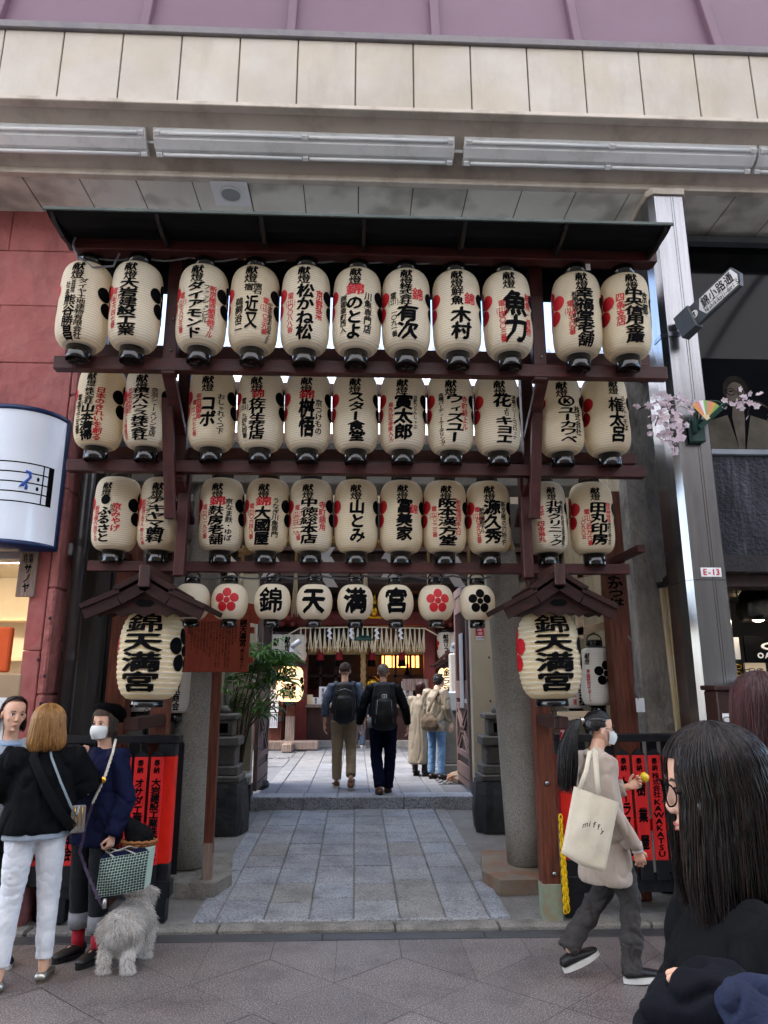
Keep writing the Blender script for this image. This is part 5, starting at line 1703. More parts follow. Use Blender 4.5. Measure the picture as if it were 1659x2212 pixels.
tag(MB().box((Xd, YG + .35, 1.35), (Xd + .006, YG + .7, 2.35)).build('door_poster', 'grey_light'), 'narrow grey photo poster hung on the right gate leaf', 'poster')
q = at(1036, 1366, YG - .105)
t = MB().box((q.x - .055, q.y - .004, q.z - .10), (q.x + .055, q.y, q.z + .09)).build('security_sticker', 'secom_red')
tag(t, 'tall red security sticker on the cream gate post', 'sticker', 'security stickers')
def secom(t, q, w_, zl, h_, word=True):
    pl = flat((q.x, q.y - .004, 0), (1, 0, 0), (0, 0, 1), (0, -1, 0), .001)
    m2 = MB()
    m2.add([pl(-w_ / 2, zl - h_ * .14), pl(w_ / 2, zl - h_ * .14), pl(w_ / 2, zl + h_ * .14), pl(-w_ / 2, zl + h_ * .14)], [(0, 1, 2, 3)], 0)
    for k in range(3):
        m2.add([pl(-w_ * .35, zl + h_ * (.24 + .07 * k)), pl(w_ * .35, zl + h_ * (.24 + .07 * k)), pl(w_ * .35, zl + h_ * (.265 + .07 * k)), pl(-w_ * .35, zl + h_ * (.265 + .07 * k))], [(0, 1, 2, 3)], 0)
    line(m2, '防犯カメラ', -w_ * .36, zl + h_ * .72, w_ * .18, h_ * .13, w_ * .18, pl, 0, .03)
    line(m2, '作動中', -w_ * .2, zl + h_ * .55, w_ * .2, h_ * .13, w_ * .2, pl, 0, .03)
    m2.build('white_print', 'sign_white', t, False)
    m3 = MB()
    pl2 = flat((q.x, q.y - .004, 0), (1, 0, 0), (0, 0, 1), (0, -1, 0), .002)
    line(m3, 'SECOM', -w_ * .36, zl, w_ * .2, h_ * .2, w_ * .18, pl2, 0, .05)
    m3.build('lettering', 'blue_rim', t, False)
secom(t, q, .10, q.z - .075, .19)

# ================================================================ stone lantern feet either side
def stone_lantern(px, sg, lab):
    X = at(px, 1700, 8.35).x
    t = thing('stone_lantern', lab, 'stone lantern', (X, 8.35, .15), 'stone lanterns at the step')
    mb = MB()
    r = random.Random(px)
    out = []
    for k in range(18):
        a = 2 * pi * k / 18
        out.append((.30 * (abs(cos(a)) ** .5) * (1 if cos(a) > 0 else -1) * r.uniform(.93, 1.05), .30 * (abs(sin(a)) ** .5) * (1 if sin(a) > 0 else -1) * r.uniform(.93, 1.05)))
    lv = [(.12, 1.0), (.3, 1.03), (.5, .97), (.63, .90)]
    vs, fs = [], []
    for z, s_ in lv:
        vs += [(X + u * s_ + r.uniform(-.008, .008), 8.35 + v * s_ + r.uniform(-.008, .008), z) for u, v in out]
    for i in range(3):
        for k in range(18):
            fs.append((i * 18 + k, i * 18 + (k + 1) % 18, (i + 1) * 18 + (k + 1) % 18, (i + 1) * 18 + k))
    fs.append(tuple(range(54, 72)))
    mb.add(vs, fs).build('rock_base', 'black_stone', t)
    for (h_, za, zb, nm) in ((.23, .63, .70, 'step_block'), (.205, .70, .80, 'step_block'), (.16, .80, 1.0, 'shaft'), (.20, 1.0, 1.10, 'platform'), (.12, 1.10, 1.28, 'fire_box'), (.16, 1.28, 1.34, 'roof_slab')):
        MB().box((X - h_, 8.35 - h_, za), (X + h_, 8.35 + h_, zb), 0, .014).build(nm, 'granite_dark', t)
    MB().box((X - .06, 8.35 - .125, 1.14), (X + .06, 8.35 - .118, 1.24)).build('fire_opening_shade', 'ink', t)  # black plate stands for the shade of an opening; the box is solid
    MB().ball((X, 8.35, 1.37), .06, 10, 7).build('finial', 'granite_dark', t)
stone_lantern(478, -1, 'dark stone lantern foot on a black rock left of the step')
stone_lantern(1078, 1, 'dark stone lantern foot on a black rock right of the step')
for px, py, lab, r in ((565, 1702, 'dark round door stop stone by the left gate leaf', .10), (985, 1690, 'square grey door stop stone by the right gate leaf', .12)):
    q = ground(px, py, ZC)
    mb = MB().ball((q.x, q.y, ZC + r * .5), (r * 1.1, r, r * .75), 9, 6, smooth=False)
    mb.v = [tuple(Vector(p) + Vector((noise.noise(Vector(p) * 9) * .04,) * 3)) for p in mb.v]
    tag(mb.build('door_stone', 'black_stone' if px < 700 else 'base_stone'), lab, 'stone')

# ================================================================ notice board
YN = 6.2
t = thing('notice_board', 'reddish brown wooden shrine notice board written in black on a tall post', 'notice board', (at(445, 1900, YN).x, YN, .12))
a, c = at(391, 1330, YN), at(536, 1452, YN)
MB().box((a.x, YN - .02, c.z), (c.x, YN + .02, a.z), 0, .005).build('board', 'notice_red', t)
mb = MB()
xm = (a.x + c.x) / 2
MB().beam((a.x - .03, YN, a.z + .015), (xm, YN, a.z + .085), .16, .025, 0, (0, 1, 0)).build('roof_board', 'notice_red', t)
MB().beam((xm, YN, a.z + .085), (c.x + .09, YN, a.z + .005), .16, .025, 0, (0, 1, 0)).build('roof_board', 'notice_red', t)
MB().prism([(a.x, a.z), (c.x, a.z), (xm, a.z + .075)], (0, YN - .02, 0), (1, 0, 0), (0, 0, 1), (0, .04, 0)).build('gable', 'notice_red', t)
p0, p1 = at(445, 1900, YN), at(463, 1455, YN)
MB().beam((p0.x, YN + .05, .11), (p1.x + .01, YN + .05, c.z + .5), .075, .07, 0, (0, 1, 0), .004).build('post', 'old_wood', t)
MB().beam((p0.x, YN + .05, .11), (p0.x + (p1.x - p0.x) * .2, YN + .05, .42), .079, .074, 0, (0, 1, 0), .004).build('post_foot', 'grey_wood', t)
MB().box((p0.x - .09, YN - .05, .03), (p0.x + .09, YN + .15, .125), 0, .01).build('foot_stone', 'kerb', t)
for z in (c.z + .1, a.z - .12):
    MB().box((c.x, YN + .0, z - .025), (c.x + .035, YN + .06, z + .025)).build('batten_end', 'notice_red', t)
mb = MB()
pl = flat((0, YN - .02, 0), (1, 0, 0), (0, 0, 1), (0, -1, 0), .0012)
H_ = a.z - c.z
column(mb, '錦天満宮', c.x - .055, a.z - .03 * 1, a.z - H_ * .55, .055, pl, 0, .04, False)
column(mb, '（錦の天神さん）', c.x - .055, a.z - H_ * .55, a.z - H_ * .95, .028, pl, 0, .03, False)
txt = ['御祭神菅原道真公', '御由緒長保五年創建', '当宮は平安時代の初め菅公の生家に創建された', '源融の旧邸に移され歓喜寺の鎮守社となる', '天満大自在天神の社号を賜り', '豊臣秀吉の都市計画により現在地に移る', '明治の神仏分離令により寺は東山に移り',
       '神社だけがこの地に残された', '錦市場の守護神として親しまれ', '錦の天神さんと呼ばれている', '知恵学問商才招福厄除の神', '境内の錦の水は京の名水', '良質の地下水が湧き出ている', '毎年五月に例祭を行う', '祭礼には神輿が巡行する', '当宮社務所']
for i, tx in enumerate(txt):
    x = c.x - .115 - i * .0265
    if x < a.x + .03: break
    n_ = len(tx)
    column(mb, tx, x, a.z - .05, a.z - .05 - min(H_ * .82, n_ * .0215), .0185, pl, 0, 0, False)
mb.build('lettering', 'ink', t, False)

# ================================================================ potted palm
YPm = 8.95
q = at(512, 1700, YPm)
t = thing('potted_palm', 'lady palm with fan leaves in a white pot by the left gate post', 'palm', (q.x, YPm, .3))
MB().lathe([(.10, .28), (.15, .6), (.185, .62), (.185, .66), (.165, .66), (.14, .55), (0, .54)], 26, (q.x, YPm - .15, 0), 0, True, False).build('pot', 'white_pot', t)
tips = []
rp2 = random.Random(8)
stems = MB(); leaves = MB()
for (tx, ty) in ((478, 1500), (500, 1470), (520, 1450), (545, 1430), (560, 1420), (590, 1440), (540, 1490), (505, 1530), (565, 1480), (600, 1470), (530, 1410), (575, 1400), (555, 1540), (605, 1425), (580, 1520), (612, 1495), (548, 1455), (590, 1475)):
    Y2 = YPm + rp2.uniform(-.35, .2)
    e = at(tx + rp2.uniform(-8, 8), ty, Y2)
    base = Vector((q.x + rp2.uniform(-.06, .06), YPm - .15 + rp2.uniform(-.06, .06), .55))
    m1 = Vector((base.x + (e.x - base.x) * .25 + rp2.uniform(-.05, .05), base.y, base.z + (e.z - base.z) * .6))
    stems.tube([base, m1, e], [.011, .008, .004], 6)
    for f_ in range(2):
        o = e + Vector((rp2.uniform(-.06, .06), rp2.uniform(-.06, .06), rp2.uniform(-.08, .05))) if f_ else e
        ax = Vector((rp2.uniform(-.4, 1.0), rp2.uniform(-1, .3), rp2.uniform(-.1, .5))).normalized()
        side = ax.cross(Vector((0, 0, 1))).normalized()
        up = side.cross(ax)
        nl = 13
        for k in range(nl):
            an = radians(-105 + 210 * k / (nl - 1))
            d = (ax * cos(an) + side * sin(an)).normalized()
            L = rp2.uniform(.24, .36)
            w_ = .015
            sd = up.cross(d).normalized()
            p0 = o
            p1 = o + d * L * .4 + up * L * .10
            p2 = o + d * L * .75 + up * L * .04
            p3 = o + d * L * .98 - Vector((0, 0, L * .18))
            leaves.add([p0, p1 + sd * w_, p1 - sd * w_, p2 + sd * w_ * .9, p2 - sd * w_ * .9, p3], [(0, 1, 2), (1, 3, 4, 2), (3, 5, 4)])
stems.build('stems', 'stem', t)
leaves.build('leaves', 'green_leaf', t, False)
# ================================================================ shrine hall at the end of the courtyard
YH = 16.9
h = thing('shrine_hall', 'dark red wooden shrine hall with open front, carved beam and dim interior across the courtyard', 'shrine', (.2, YH, ZC))
h['label'] = 'dark red wooden shrine hall with carved beam and dim interior across the courtyard'
PLX, PRX = at(652, 1480, YH).x, at(928, 1480, YH).x
zb0, zb1 = at(780, 1352, YH).z, at(780, 1322, YH).z
for X in (PLX, PRX):
    MB().box((X - .13, YH - .13, ZC + .08), (X + .13, YH + .13, zb1 + .5), 0, .01).build('post', 'shrine_red', h)
    MB().box((X - .2, YH - .2, ZC - .05), (X + .2, YH + .2, ZC + .08), 0, .02).build('post_stone', 'granite', h)
MB().box((PLX - .5, YH - .16, zb0), (PRX + .5, YH + .1, zb1), 0, .03).build('carved_beam', 'shrine_red', h)
for s_, X in ((-1, PLX - .35), (1, PRX + .35)):
    mb = MB()
    mb.ball((X, YH - .25, zb1 - .1), (.20, .22, .2), 12, 8)
    mb.ball((X, YH - .42, zb1 - .16), (.12, .12, .09), 10, 7)
    for d in (-1, 1):
        mb.ball((X + d * .13, YH - .36, zb1 + .04), (.07, .05, .08), 8, 6)
        mb.ball((X + d * .07, YH - .45, zb1 - .06), (.04, .03, .03), 8, 6)
        mb.ball((X + d * .12, YH - .32, zb1 - .3), (.07, .1, .08), 8, 6)
    mb.build('carved_lion', 'shrine_red', h)
# scroll relief on the beam
mb = MB()
for cx_ in (PLX + .35, PLX + .75, PRX - .75, PRX - .35):
    sg = 1 if cx_ < (PLX + PRX) / 2 else -1
    mb.tube([(cx_ + sg * (.16 - .012 * i) * cos(i * .55), YH - .17, (zb0 + zb1) / 2 + (.11 - .008 * i) * sin(i * .55)) for i in range(13)], .014, 6)
mb.build('scroll_carving', 'shrine_red', h)
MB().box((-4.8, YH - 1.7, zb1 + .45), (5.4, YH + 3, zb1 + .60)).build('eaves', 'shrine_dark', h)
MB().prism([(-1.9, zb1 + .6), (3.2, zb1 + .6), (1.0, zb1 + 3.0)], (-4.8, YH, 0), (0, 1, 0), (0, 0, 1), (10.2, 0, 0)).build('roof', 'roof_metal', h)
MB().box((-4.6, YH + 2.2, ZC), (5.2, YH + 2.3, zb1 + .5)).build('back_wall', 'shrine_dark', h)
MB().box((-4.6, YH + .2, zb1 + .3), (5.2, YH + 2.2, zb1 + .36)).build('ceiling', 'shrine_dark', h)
zc1 = at(780, 1522, YH).z
MB().box((PLX + .13, YH - .02, ZC + .12), (PRX - .13, YH + .1, zc1 - .06), 0, .006).build('counter_front', 'dark_wood', h)
MB().box((PLX + .1, YH - .18, zc1 - .06), (PRX - .1, YH + .5, zc1), 0, .006).build('counter_top', 'grey_wood', h)
MB().box((PLX - .3, YH - .12, ZC - .05), (PRX + .3, YH + .2, ZC + .14), 0, .02).build('plinth', 'granite', h)
MB().box((PLX + .13, YH + .1, at(780, 1402, YH).z - .12), (PRX - .13, YH + .14, at(780, 1402, YH).z + .06), 0).build('bamboo_blind', 'bamboo_blind', h)
for k in range(7):
    X = PLX + .4 + (PRX - PLX - .8) * k / 6
    MB().box((X - .03, YH + .5, zc1), (X + .03, YH + .56, zb1 + .3)).build('mullion', 'shrine_dark', h)
for z in (zc1 + .62, zc1 + 1.12):
    MB().box((PLX, YH + .5, z), (PRX, YH + .55, z + .05)).build('rail', 'shrine_dark', h)
a, c = at(822, 1398, YH + 1.2), at(905, 1442, YH + 1.2)
mat('amber', 'e8a05a', 'f6c98c', 3, .5, emit='ff9c4a', estr=1.3)
MB().box((a.x, YH + 1.2, c.z), (c.x, YH + 1.22, a.z)).build('lit_window', 'amber', h)
for k in range(5):
    X = a.x + (c.x - a.x) * (k + .5) / 5
    MB().box((X - .02, YH + 1.15, c.z), (X + .02, YH + 1.19, a.z)).build('mullion', 'shrine_dark', h)
# side wings
for (xa, xb) in ((-4.8, PLX - .9), (PRX + 1.0, 5.2)):
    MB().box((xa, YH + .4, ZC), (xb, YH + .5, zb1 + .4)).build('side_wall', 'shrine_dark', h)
MB().box((PLX - 2.9, YH - .3, at(600, 1372, YH).z - .06), (PLX - .1, YH - .2, at(600, 1372, YH).z + .06)).build('side_beam', 'rack_wood', h)
MB().box((PRX + .1, YH - .3, at(970, 1372, YH).z - .06), (PRX + 2.0, YH - .2, at(970, 1372, YH).z + .06)).build('side_beam', 'rack_wood', h)
# straw curtain with paper streamers
zr = at(780, 1357, YH - .35).z
XA_, XB_ = at(648, 1357, YH - .35).x, at(918, 1357, YH - .35).x
t = thing('straw_curtain', 'row of hanging straw strands with white zigzag papers across the shrine front', 'sacred rope', (XA_, YH - .35, zr))
rr_ = random.Random(4)
MB().tube([(XA_ - .75, YH - .4, zr - .42), (XA_, YH - .35, zr), ((XA_ + XB_) / 2, YH - .35, zr + .03), (XB_, YH - .35, zr), (XB_ + .75, YH - .4, zr - .42)], .016, 6).build('rope', 'straw', t)
for k in range(27):
    x = XA_ + (XB_ - XA_) * (k + .2) / 26.4
    mb = MB()
    for i in range(6):
        dx = rr_.gauss(0, .045)
        mb.tube([(x, YH - .36, zr + .01), (x + dx * .4, YH - .37 + rr_.uniform(-.02, .02), zr - .25), (x + dx, YH - .37, zr - rr_.uniform(.44, .56))], [.011, .009, .007], 4)
    mb.build('straw_strand', 'straw', t)
for px in (710, 757, 812, 863):
    shide(at(px, 1357, YH - .42), .16, t)
# bell rope and gilt fittings
q = at(785, 1400, YH - .1)
t = thing('bell_rope', 'thick twisted bell rope hanging before the shrine counter', 'rope', q)
mb = MB()
for ph in (0, 2.094, 4.19):
    mb.tube([(q.x + .035 * cos(ph + i * .5), q.y + .035 * sin(ph + i * .5), q.z + .2 - i * .036) for i in range(42)], .035, 6)
mb.build('rope', 'rope', t)
MB().lathe([(.02, .22), (.14, .2), (.34, .02), (.36, -.04), (.2, -.06), (.0, -.02)], 20, (q.x, q.y, q.z + .2), 0, True, False).build('gong', 'green_iron', t)
MB().ball((q.x + .22, YH + .25, zc1 + .42), (.2, .16, .22), 12, 8).build('gilt_drum', 'gold', t)
q = at(808, 1318, YH - .6)
mb = MB().ball(q, (.10, .1, .15), 10, 8)
mb.ball(q + Vector((0, 0, .2)), (.06, .05, .10), 8, 6); mb.tube([q + Vector((0, 0, .25)), q + Vector((.03, 0, .42))], [.04, .01], 6)
mb.tube([q + Vector((-.18, 0, -.16)), q + Vector((.18, 0, -.16))], .04, 6)
tag(mb.build('gilt_ornament', 'gold'), 'small gilt ornament above the shrine beam between two round lanterns', 'ornament')
# seated statues in the hall
def statue(px, py, lab, c):
    q = at(px, py, YH + .9)
    t = thing('seated_statue', lab, 'statue', (q.x, q.y, zc1), 'seated statues in the shrine')
    mb = MB()
    mb.tube([(q.x, q.y, q.z - .6), (q.x, q.y, q.z - .35), (q.x, q.y, q.z - .08), (q.x, q.y, q.z)], [(.46, .3), (.38, .25), (.26, .18), (.1, .1)], 14, 0, (1, 0, 0))
    for s_ in (-1, 1):
        mb.tube([(q.x + s_ * .24, q.y, q.z - .1), (q.x + s_ * .36, q.y - .1, q.z - .36), (q.x + s_ * .08, q.y - .28, q.z - .40)], [.10, .11, .07], 10, round_=True)
    mb.build('robe', c, t)
    MB().ball((q.x, q.y - .02, q.z + .12), (.10, .11, .14), 12, 8).build('head', 'dark_wood', t)
    mb = MB().tube([(q.x, q.y, q.z + .22), (q.x, q.y + .02, q.z + .34)], [(.09, .09), (.07, .06)], 10)
    mb.tube([(q.x, q.y + .05, q.z + .3), (q.x, q.y + .06, q.z + .52)], [(.04, .02), (.03, .015)], 8)
    mb.build('court_hat', 'ink', t)
statue(692, 1488, 'dim reddish seated figure left inside the shrine hall', 'shrine_red')
statue(881, 1480, 'dim dark seated figure with a court hat right inside the shrine hall', 'shrine_dark')
# things on the counter
for (px, w_, h_, m_, lab) in ((668, .16, .22, 'bamboo_board', 'small pale stand at the left end of the shrine counter'), (682, .14, .16, 'white_paper', 'small white pack on the left of the shrine counter'),
                              (697, .18, .40, 'white_paper', 'tall white card left of the man on the shrine counter'), (716, .2, .26, 'white_paper', 'wide white card right of the tall card on the shrine counter'),
                              (880, .26, .52, 'white_paper', 'tall white card rack on the right of the shrine counter'), (868, .12, .2, 'pale_wood', 'small pale box right on the shrine counter')):
    q = at(px, 1520, YH - .02)
    t = MB().box((q.x - w_ / 2, q.y - .01, zc1 + .002), (q.x + w_ / 2, q.y + .05, zc1 + h_), 0, .005).build('offering_card', m_)
    tag(t, lab, 'card', 'cards on the shrine counter')
    if m_ == 'white_paper':
        mb = MB()
        pl = flat((0, q.y - .01, 0), (1, 0, 0), (0, 0, 1), (0, -1, 0))
        column(mb, '御守授与所'[:3 if h_ < .3 else 5], q.x, zc1 + h_ * .9, zc1 + h_ * .15, w_ * .3, pl, 0, .03, False)
        mb.build('lettering', 'ink', t, False)
q = at(905, 1480, YH - .2)
tag(MB().box((q.x - .38, q.y, q.z - .12), (q.x + .22, q.y + .03, q.z + .14), 0, .01).build('wooden_sign', 'grey_wood'), 'grey wooden sign board beside the right shrine post', 'sign')
for px in (692, 733, 803, 868):
    q = at(px, 1415, YH + .05)
    mb = MB().tube([q + Vector((0, 0, .14)), q + Vector((0, 0, .04)), q + Vector((0, 0, -.12))], [.02, .07, .09], 10)
    mb.tube([q + Vector((0, 0, -.1)), q + Vector((0, 0, -.26))], [.08, .1], 10, 1)
    tag(mb.build('hanging_tassel', ['red_cloth', 'ink']), {692: 'dark tassel with a red top hanging furthest left in the shrine', 733: 'dark tassel with a red top between the left pair of shrine mullions', 803: 'dark tassel with a red top right of the bell rope', 868: 'dark tassel with a red top furthest right in the shrine'}[px], 'tassel', 'tassels hanging in the shrine')

# hooded lanterns on posts in front of the hall
YK = 15.4
for (cx, lx, rx, ay, ey, tp, bt, w_, sd, zoff) in ((626, 588, 664, 1392, 1436, 1440, 1516, 60, 'left', 0), (972, 938, 1012, 1392, 1440, 1442, 1520, 54, 'right', 0)):
    hood(cx, ay, lx, rx, ey, YK, 'small gable hood of the %s post lantern before the shrine hall' % sd, False)['group'] = 'gable hoods in the courtyard'
    big_lantern(cx, tp, bt, YK + .3, w_, 'glowing lettered lantern on the %s post before the shrine hall' % sd, mats=('paper_lit', 'rib_line'), ribs=22, grp='glowing courtyard lanterns')
    q = ground(cx + 3, 1617, ZC)
    t = thing('lantern_stand', 'wooden lantern post on a cross foot, %s of the shrine front' % sd, 'post', (q.x, YK + .45, ZC), 'lantern posts in the courtyard')
    MB().box((q.x - .09, YK + .5, ZC + .12), (q.x + .09, YK + .66, at(0, ey, YK + .5).z), 0, .006).build('post', 'old_wood', t)
    MB().box((q.x - .095, YK + .495, ZC + .12), (q.x + .095, YK + .665, ZC + .7), 0, .004).build('post_foot', 'grey_wood', t)
    MB().box((q.x - .68, YK + .46, ZC), (q.x + .62, YK + .72, ZC + .2), 0, .03).build('foot_beam', 'grey_wood', t)
    MB().box((q.x - .11, YK - .1, ZC + .0), (q.x + .11, YK + .455, ZC + .19), 0, .03).build('cross_beam', 'grey_wood', t)
    q2 = at(cx + 5, ay + 4, YK - .2)
    t = thing('hood_spotlight', 'small metal spotlight on top of the %s courtyard lantern hood' % sd, 'spotlight', q2, 'spotlights on the courtyard hoods')
    MB().tube([q2, q2 + Vector((.16, -.1, .10))], .055, 12).build('body', 'grey_light', t)
    MB().box((q2.x - .05, q2.y - .03, q2.z - .12), (q2.x + .05, q2.y + .03, q2.z + .0)).build('mount', 'grey_light', t)

# small lanterns under the side beams
sp_ = make_protos(.19, .62, .09, .05, 20, ['paper', 'rib_line'], .15)
for px, lab, tx in ((573, 'small far lantern beside the palm, leftmost under the shrine beam', ''), (598, 'small far lantern marked with a black disc, second under the left shrine beam', '献燈'), (622, 'small far lantern with a big 川, third under the left shrine beam', '献燈川'),
                    (645, 'small far lantern nearest the left shrine post', ''), (962, 'small far lantern lettered in katakana nearest the right shrine post', '献燈リフォ'), (984, 'small far lantern second right of the right shrine post', '献燈'), (1004, 'small far lantern beside the right gate leaf', '')):
    q = at(px, 1400 if px < 800 else 1395, YH - .25)
    long_lantern(q.x, YH - .25, q.z - .31, .62, .19, [(tx, 0, .1, .9, .5, K)] if tx else [], lab, sp_, 'small lanterns under the shrine side beams', 'small_lantern')

# fortune-slip kiosk on the left
YKi = 16.0
q0, q1 = at(552, 1600, YKi), at(612, 1445, YKi)
t = thing('fortune_kiosk', 'wooden fortune slip kiosk with glass front left of the shrine hall', 'kiosk', (q0.x, YKi, ZC))
xk0, xk1 = q0.x - .7, q1.x
zk = at(0, 1560, YKi).z
MB().box((xk0, YKi, ZC + .1), (xk1, YKi + .6, zk), 0, .01).build('base_cabinet', 'old_wood', t)
MB().box((xk0, YKi - .03, zk), (xk1, YKi + .6, zk + .12), 0, .01).build('drawer_rail', 'dark_panel', t)
MB().box((xk0, YKi + .5, zk + .12), (xk1, YKi + .6, q1.z)).build('back_board', 'interior_warm', t)
for x in (xk1 - .07, xk1 - 1.0):
    MB().box((x, YKi, zk + .12), (x + .08, YKi + .5, q1.z), 0, .006).build('frame_post', 'old_wood', t)
MB().box((xk0, YKi - .02, zk + .12), (xk1, YKi + .04, zk + .2), 0, .006).build('frame_rail', 'old_wood', t)
MB().box((xk0, YKi - .1, q1.z), (xk1 + .1, YKi + .65, q1.z + .1), 0, .006).build('roof_board', 'old_wood', t)
for k in range(8):
    x = xk1 - .15 - k * .13
    mb = MB()
    for i in range(4):
        mb.tube([(x + rr_.gauss(0, .02), YKi - .06, q1.z), (x + rr_.gauss(0, .03), YKi - .06, q1.z - rr_.uniform(.5, .75))], .009, 4)
    mb.build('straw_strand', 'straw', t)
for (px, ya, yb, w_, tx, lab) in ((589, 1488, 1538, 24, 'みくじ', 'white banner lettered in black hanging on the fortune kiosk'), (588, 1540, 1572, 22, '錦天満宮御籤', 'white notice sheet below the lettered banner on the kiosk')):
    a, c = at(px - w_ / 2, ya, YKi - .1), at(px + w_ / 2, yb, YKi - .1)
    t2 = MB().box((a.x, YKi - .1, c.z), (c.x, YKi - .09, a.z)).build('paper_banner', 'white_paper')
    tag(t2, lab, 'banner')
    mb = MB()
    pl = flat((0, YKi - .1, 0), (1, 0, 0), (0, 0, 1), (0, -1, 0))
    if len(tx) < 5:
        column(mb, tx, (a.x + c.x) / 2, a.z - .04, c.z + .04, (c.x - a.x) * .6, pl, 0, .04, False)
    else:
        for k in range(5):
            column(mb, tx, a.x + (c.x - a.x) * (k + .5) / 5, a.z - .02, c.z + .02, (c.x - a.x) * .13, pl, 0, 0, False)
    mb.build('lettering', 'ink', t2, False)
# stone basin pedestal on the right behind the couple
q = ground(977, 1700, ZC)
t = thing('stone_pedestal', 'grey stone pedestal beside the right gate leaf in the courtyard', 'pedestal', (q.x, 11.6, ZC))
X = at(978, 1600, 11.7).x
MB().box((X - .2, 11.5, ZC), (X + .22, 11.95, ZC + .16), 0, .015).build('foot', 'granite_dark', t)
MB().box((X - .15, 11.55, ZC + .16), (X + .17, 11.9, ZC + .95), 0, .015).build('shaft', 'granite_dark', t)
MB().box((X - .2, 11.5, ZC + .95), (X + .22, 11.95, ZC + 1.25), 0, .02).build('basin', 'grey_light', t)
X = at(955, 1600, 13.2).x
tag(MB().box((X - .2, 13.1, ZC), (X + .45, 13.6, ZC + .9), 0, .03).build('stone_block', 'granite'), 'rough granite block behind the couple', 'stone')
X = at(985, 1540, 12.9).x
tag(MB().box((X - .1, 12.8, ZC), (X + .12, 13.0, ZC + 1.9), 0, .02).build('stone_pillar', 'granite'), 'slim granite pillar behind the man in the beige jacket', 'pillar')
# courtyard side walls far left and right
tag(MB().box((-5.2, 9.7, 0), (-5.0, 19, 4.2)).build('courtyard_wall', 'plaster'), 'plain wall along the left of the courtyard', 'wall')
tag(MB().box((5.0, 9.7, 0), (5.2, 19, 4.2)).build('courtyard_wall', 'plaster'), 'plain wall along the right of the courtyard', 'wall')
# ================================================================ offering fences
YFc = 5.62
def fence(x0, x1, post_px, boards, lab, nm):
    zt = at(300, 1588, YFc).z
    t = thing('offering_fence', lab, 'fence', ((x0 + x1) / 2, YFc, .1), 'black and red offering fences')
    MB().box((x0, YFc - .05, zt - .055), (x1, YFc + .07, zt), 0, .004).build('top_rail', 'fence_black', t)
    zb = at(300, 1918, YFc).z
    MB().box((x0, YFc - .05, zb - .055), (x1, YFc + .05, zb + .055), 0, .004).build('bottom_rail', 'fence_black', t)
    MB().box((x0 + .05, YFc + .005, zb + .35), (x1 - .05, YFc + .045, zb + .43), 0, .003).build('middle_rail', 'fence_red', t)
    zr1, zr0 = at(300, 1634, YFc - .03).z, at(300, 1866, YFc - .03).z
    for (px, w_, red) in post_px:
        X = at(px, 1750, YFc).x
        mb = MB().box((X - w_ / 2, YFc - .045, .03), (X + w_ / 2, YFc + .045, zr0 - .001), 0, .004)
        mb.box((X - w_ / 2, YFc - .045, zr0 + .001), (X + w_ / 2, YFc + .045, zr1 - .001), 1 if red else 0, .004)
        mb.box((X - w_ / 2, YFc - .045, zr1 + .001), (X + w_ / 2, YFc + .045, zt - .056), 0, .004)
        mb.build('post', ['fence_black', 'fence_red'], t)
    for (X, tx) in boards:
        w_ = .093
        zp_ = zt - .11
        mb = MB()
        mb.box((X - w_ / 2, YFc - .075, zb + .03), (X + w_ / 2, YFc - .052, zr0 - .0005), 0, .002)
        mb.box((X - w_ / 2, YFc - .0755, zr0 + .0005), (X + w_ / 2, YFc - .052, zr1 - .0005), 1, .002)
        mb.prism([(X - w_ / 2, zr1), (X + w_ / 2, zr1), (X + w_ / 2, zp_ - .03), (X, zp_ + .01), (X - w_ / 2, zp_ - .03)], (0, YFc - .075, 0), (1, 0, 0), (0, 0, 1), (0, .023, 0), 0)
        o = mb.build('offering_board', ['fence_black', 'board_red'], t)
        if tx:
            m2 = MB()
            pl = flat((0, YFc - .0755, 0), (1, 0, 0), (0, 0, 1), (0, -1, 0), .001)
            column(m2, '奉納', X, zr1 - .02, zr1 - .115, .04, pl, 0, .04, False)
            if tx == 'K':
                column(m2, '株式会社', X, zr1 - .125, zr1 - .30, .05, pl, 0, .04, False)
                column(m2, 'KAWAKATSU', X, zr1 - .31, zr0 + .02, .06, pl, 0, .05, False)
            else:
                column(m2, tx, X, zr1 - .15, zr0 + .03, .062, pl, 0, .05, False)
            m2.build('lettering', 'ink', o, False)
        # the second row behind
    for (X, tx) in boards:
        w_ = .08
        MB().prism([(X + .05 - w_ / 2, zb), (X + .05 + w_ / 2, zb), (X + .05 + w_ / 2, zt - .09), (X + .05, zt - .055), (X + .05 - w_ / 2, zt - .09)], (0, YFc + .36, 0), (1, 0, 0), (0, 0, 1), (0, .02, 0), 0).build('rear_board', 'fence_black', t)
    return t, zt, zr1, zr0, zb
xa = at(333, 1750, YFc - .07).x
bl = []
names = ['大岩建設工業株式会社', 'オサダ工業株式会社', '錦小路市場振興組合', '京極寺町商店街', '有限会社丸錦産業', '新京極青年会', '錦鮮魚卸組合', '平安堂慶事部']
for k in range(8):
    bl.append((xa - .118 * k, names[k]))
fence(at(150, 1750, YFc).x - .1, at(392, 1588, YFc).x, [(356, .125, True), (150, .1, False)], bl,
      'black fence hung with red offering boards behind the women on the left', 'l')
x1352 = at(1353, 1740, YFc - .07).x
br = []
for k, tx in zip(range(-2, 7), (None, '錦市場振興会', 'トーラス商店', '樹業屋', 'K', 'さのぶ', '株式会社平野', '京都青果', '錦水会')):
    br.append((x1352 + .118 * k, tx))
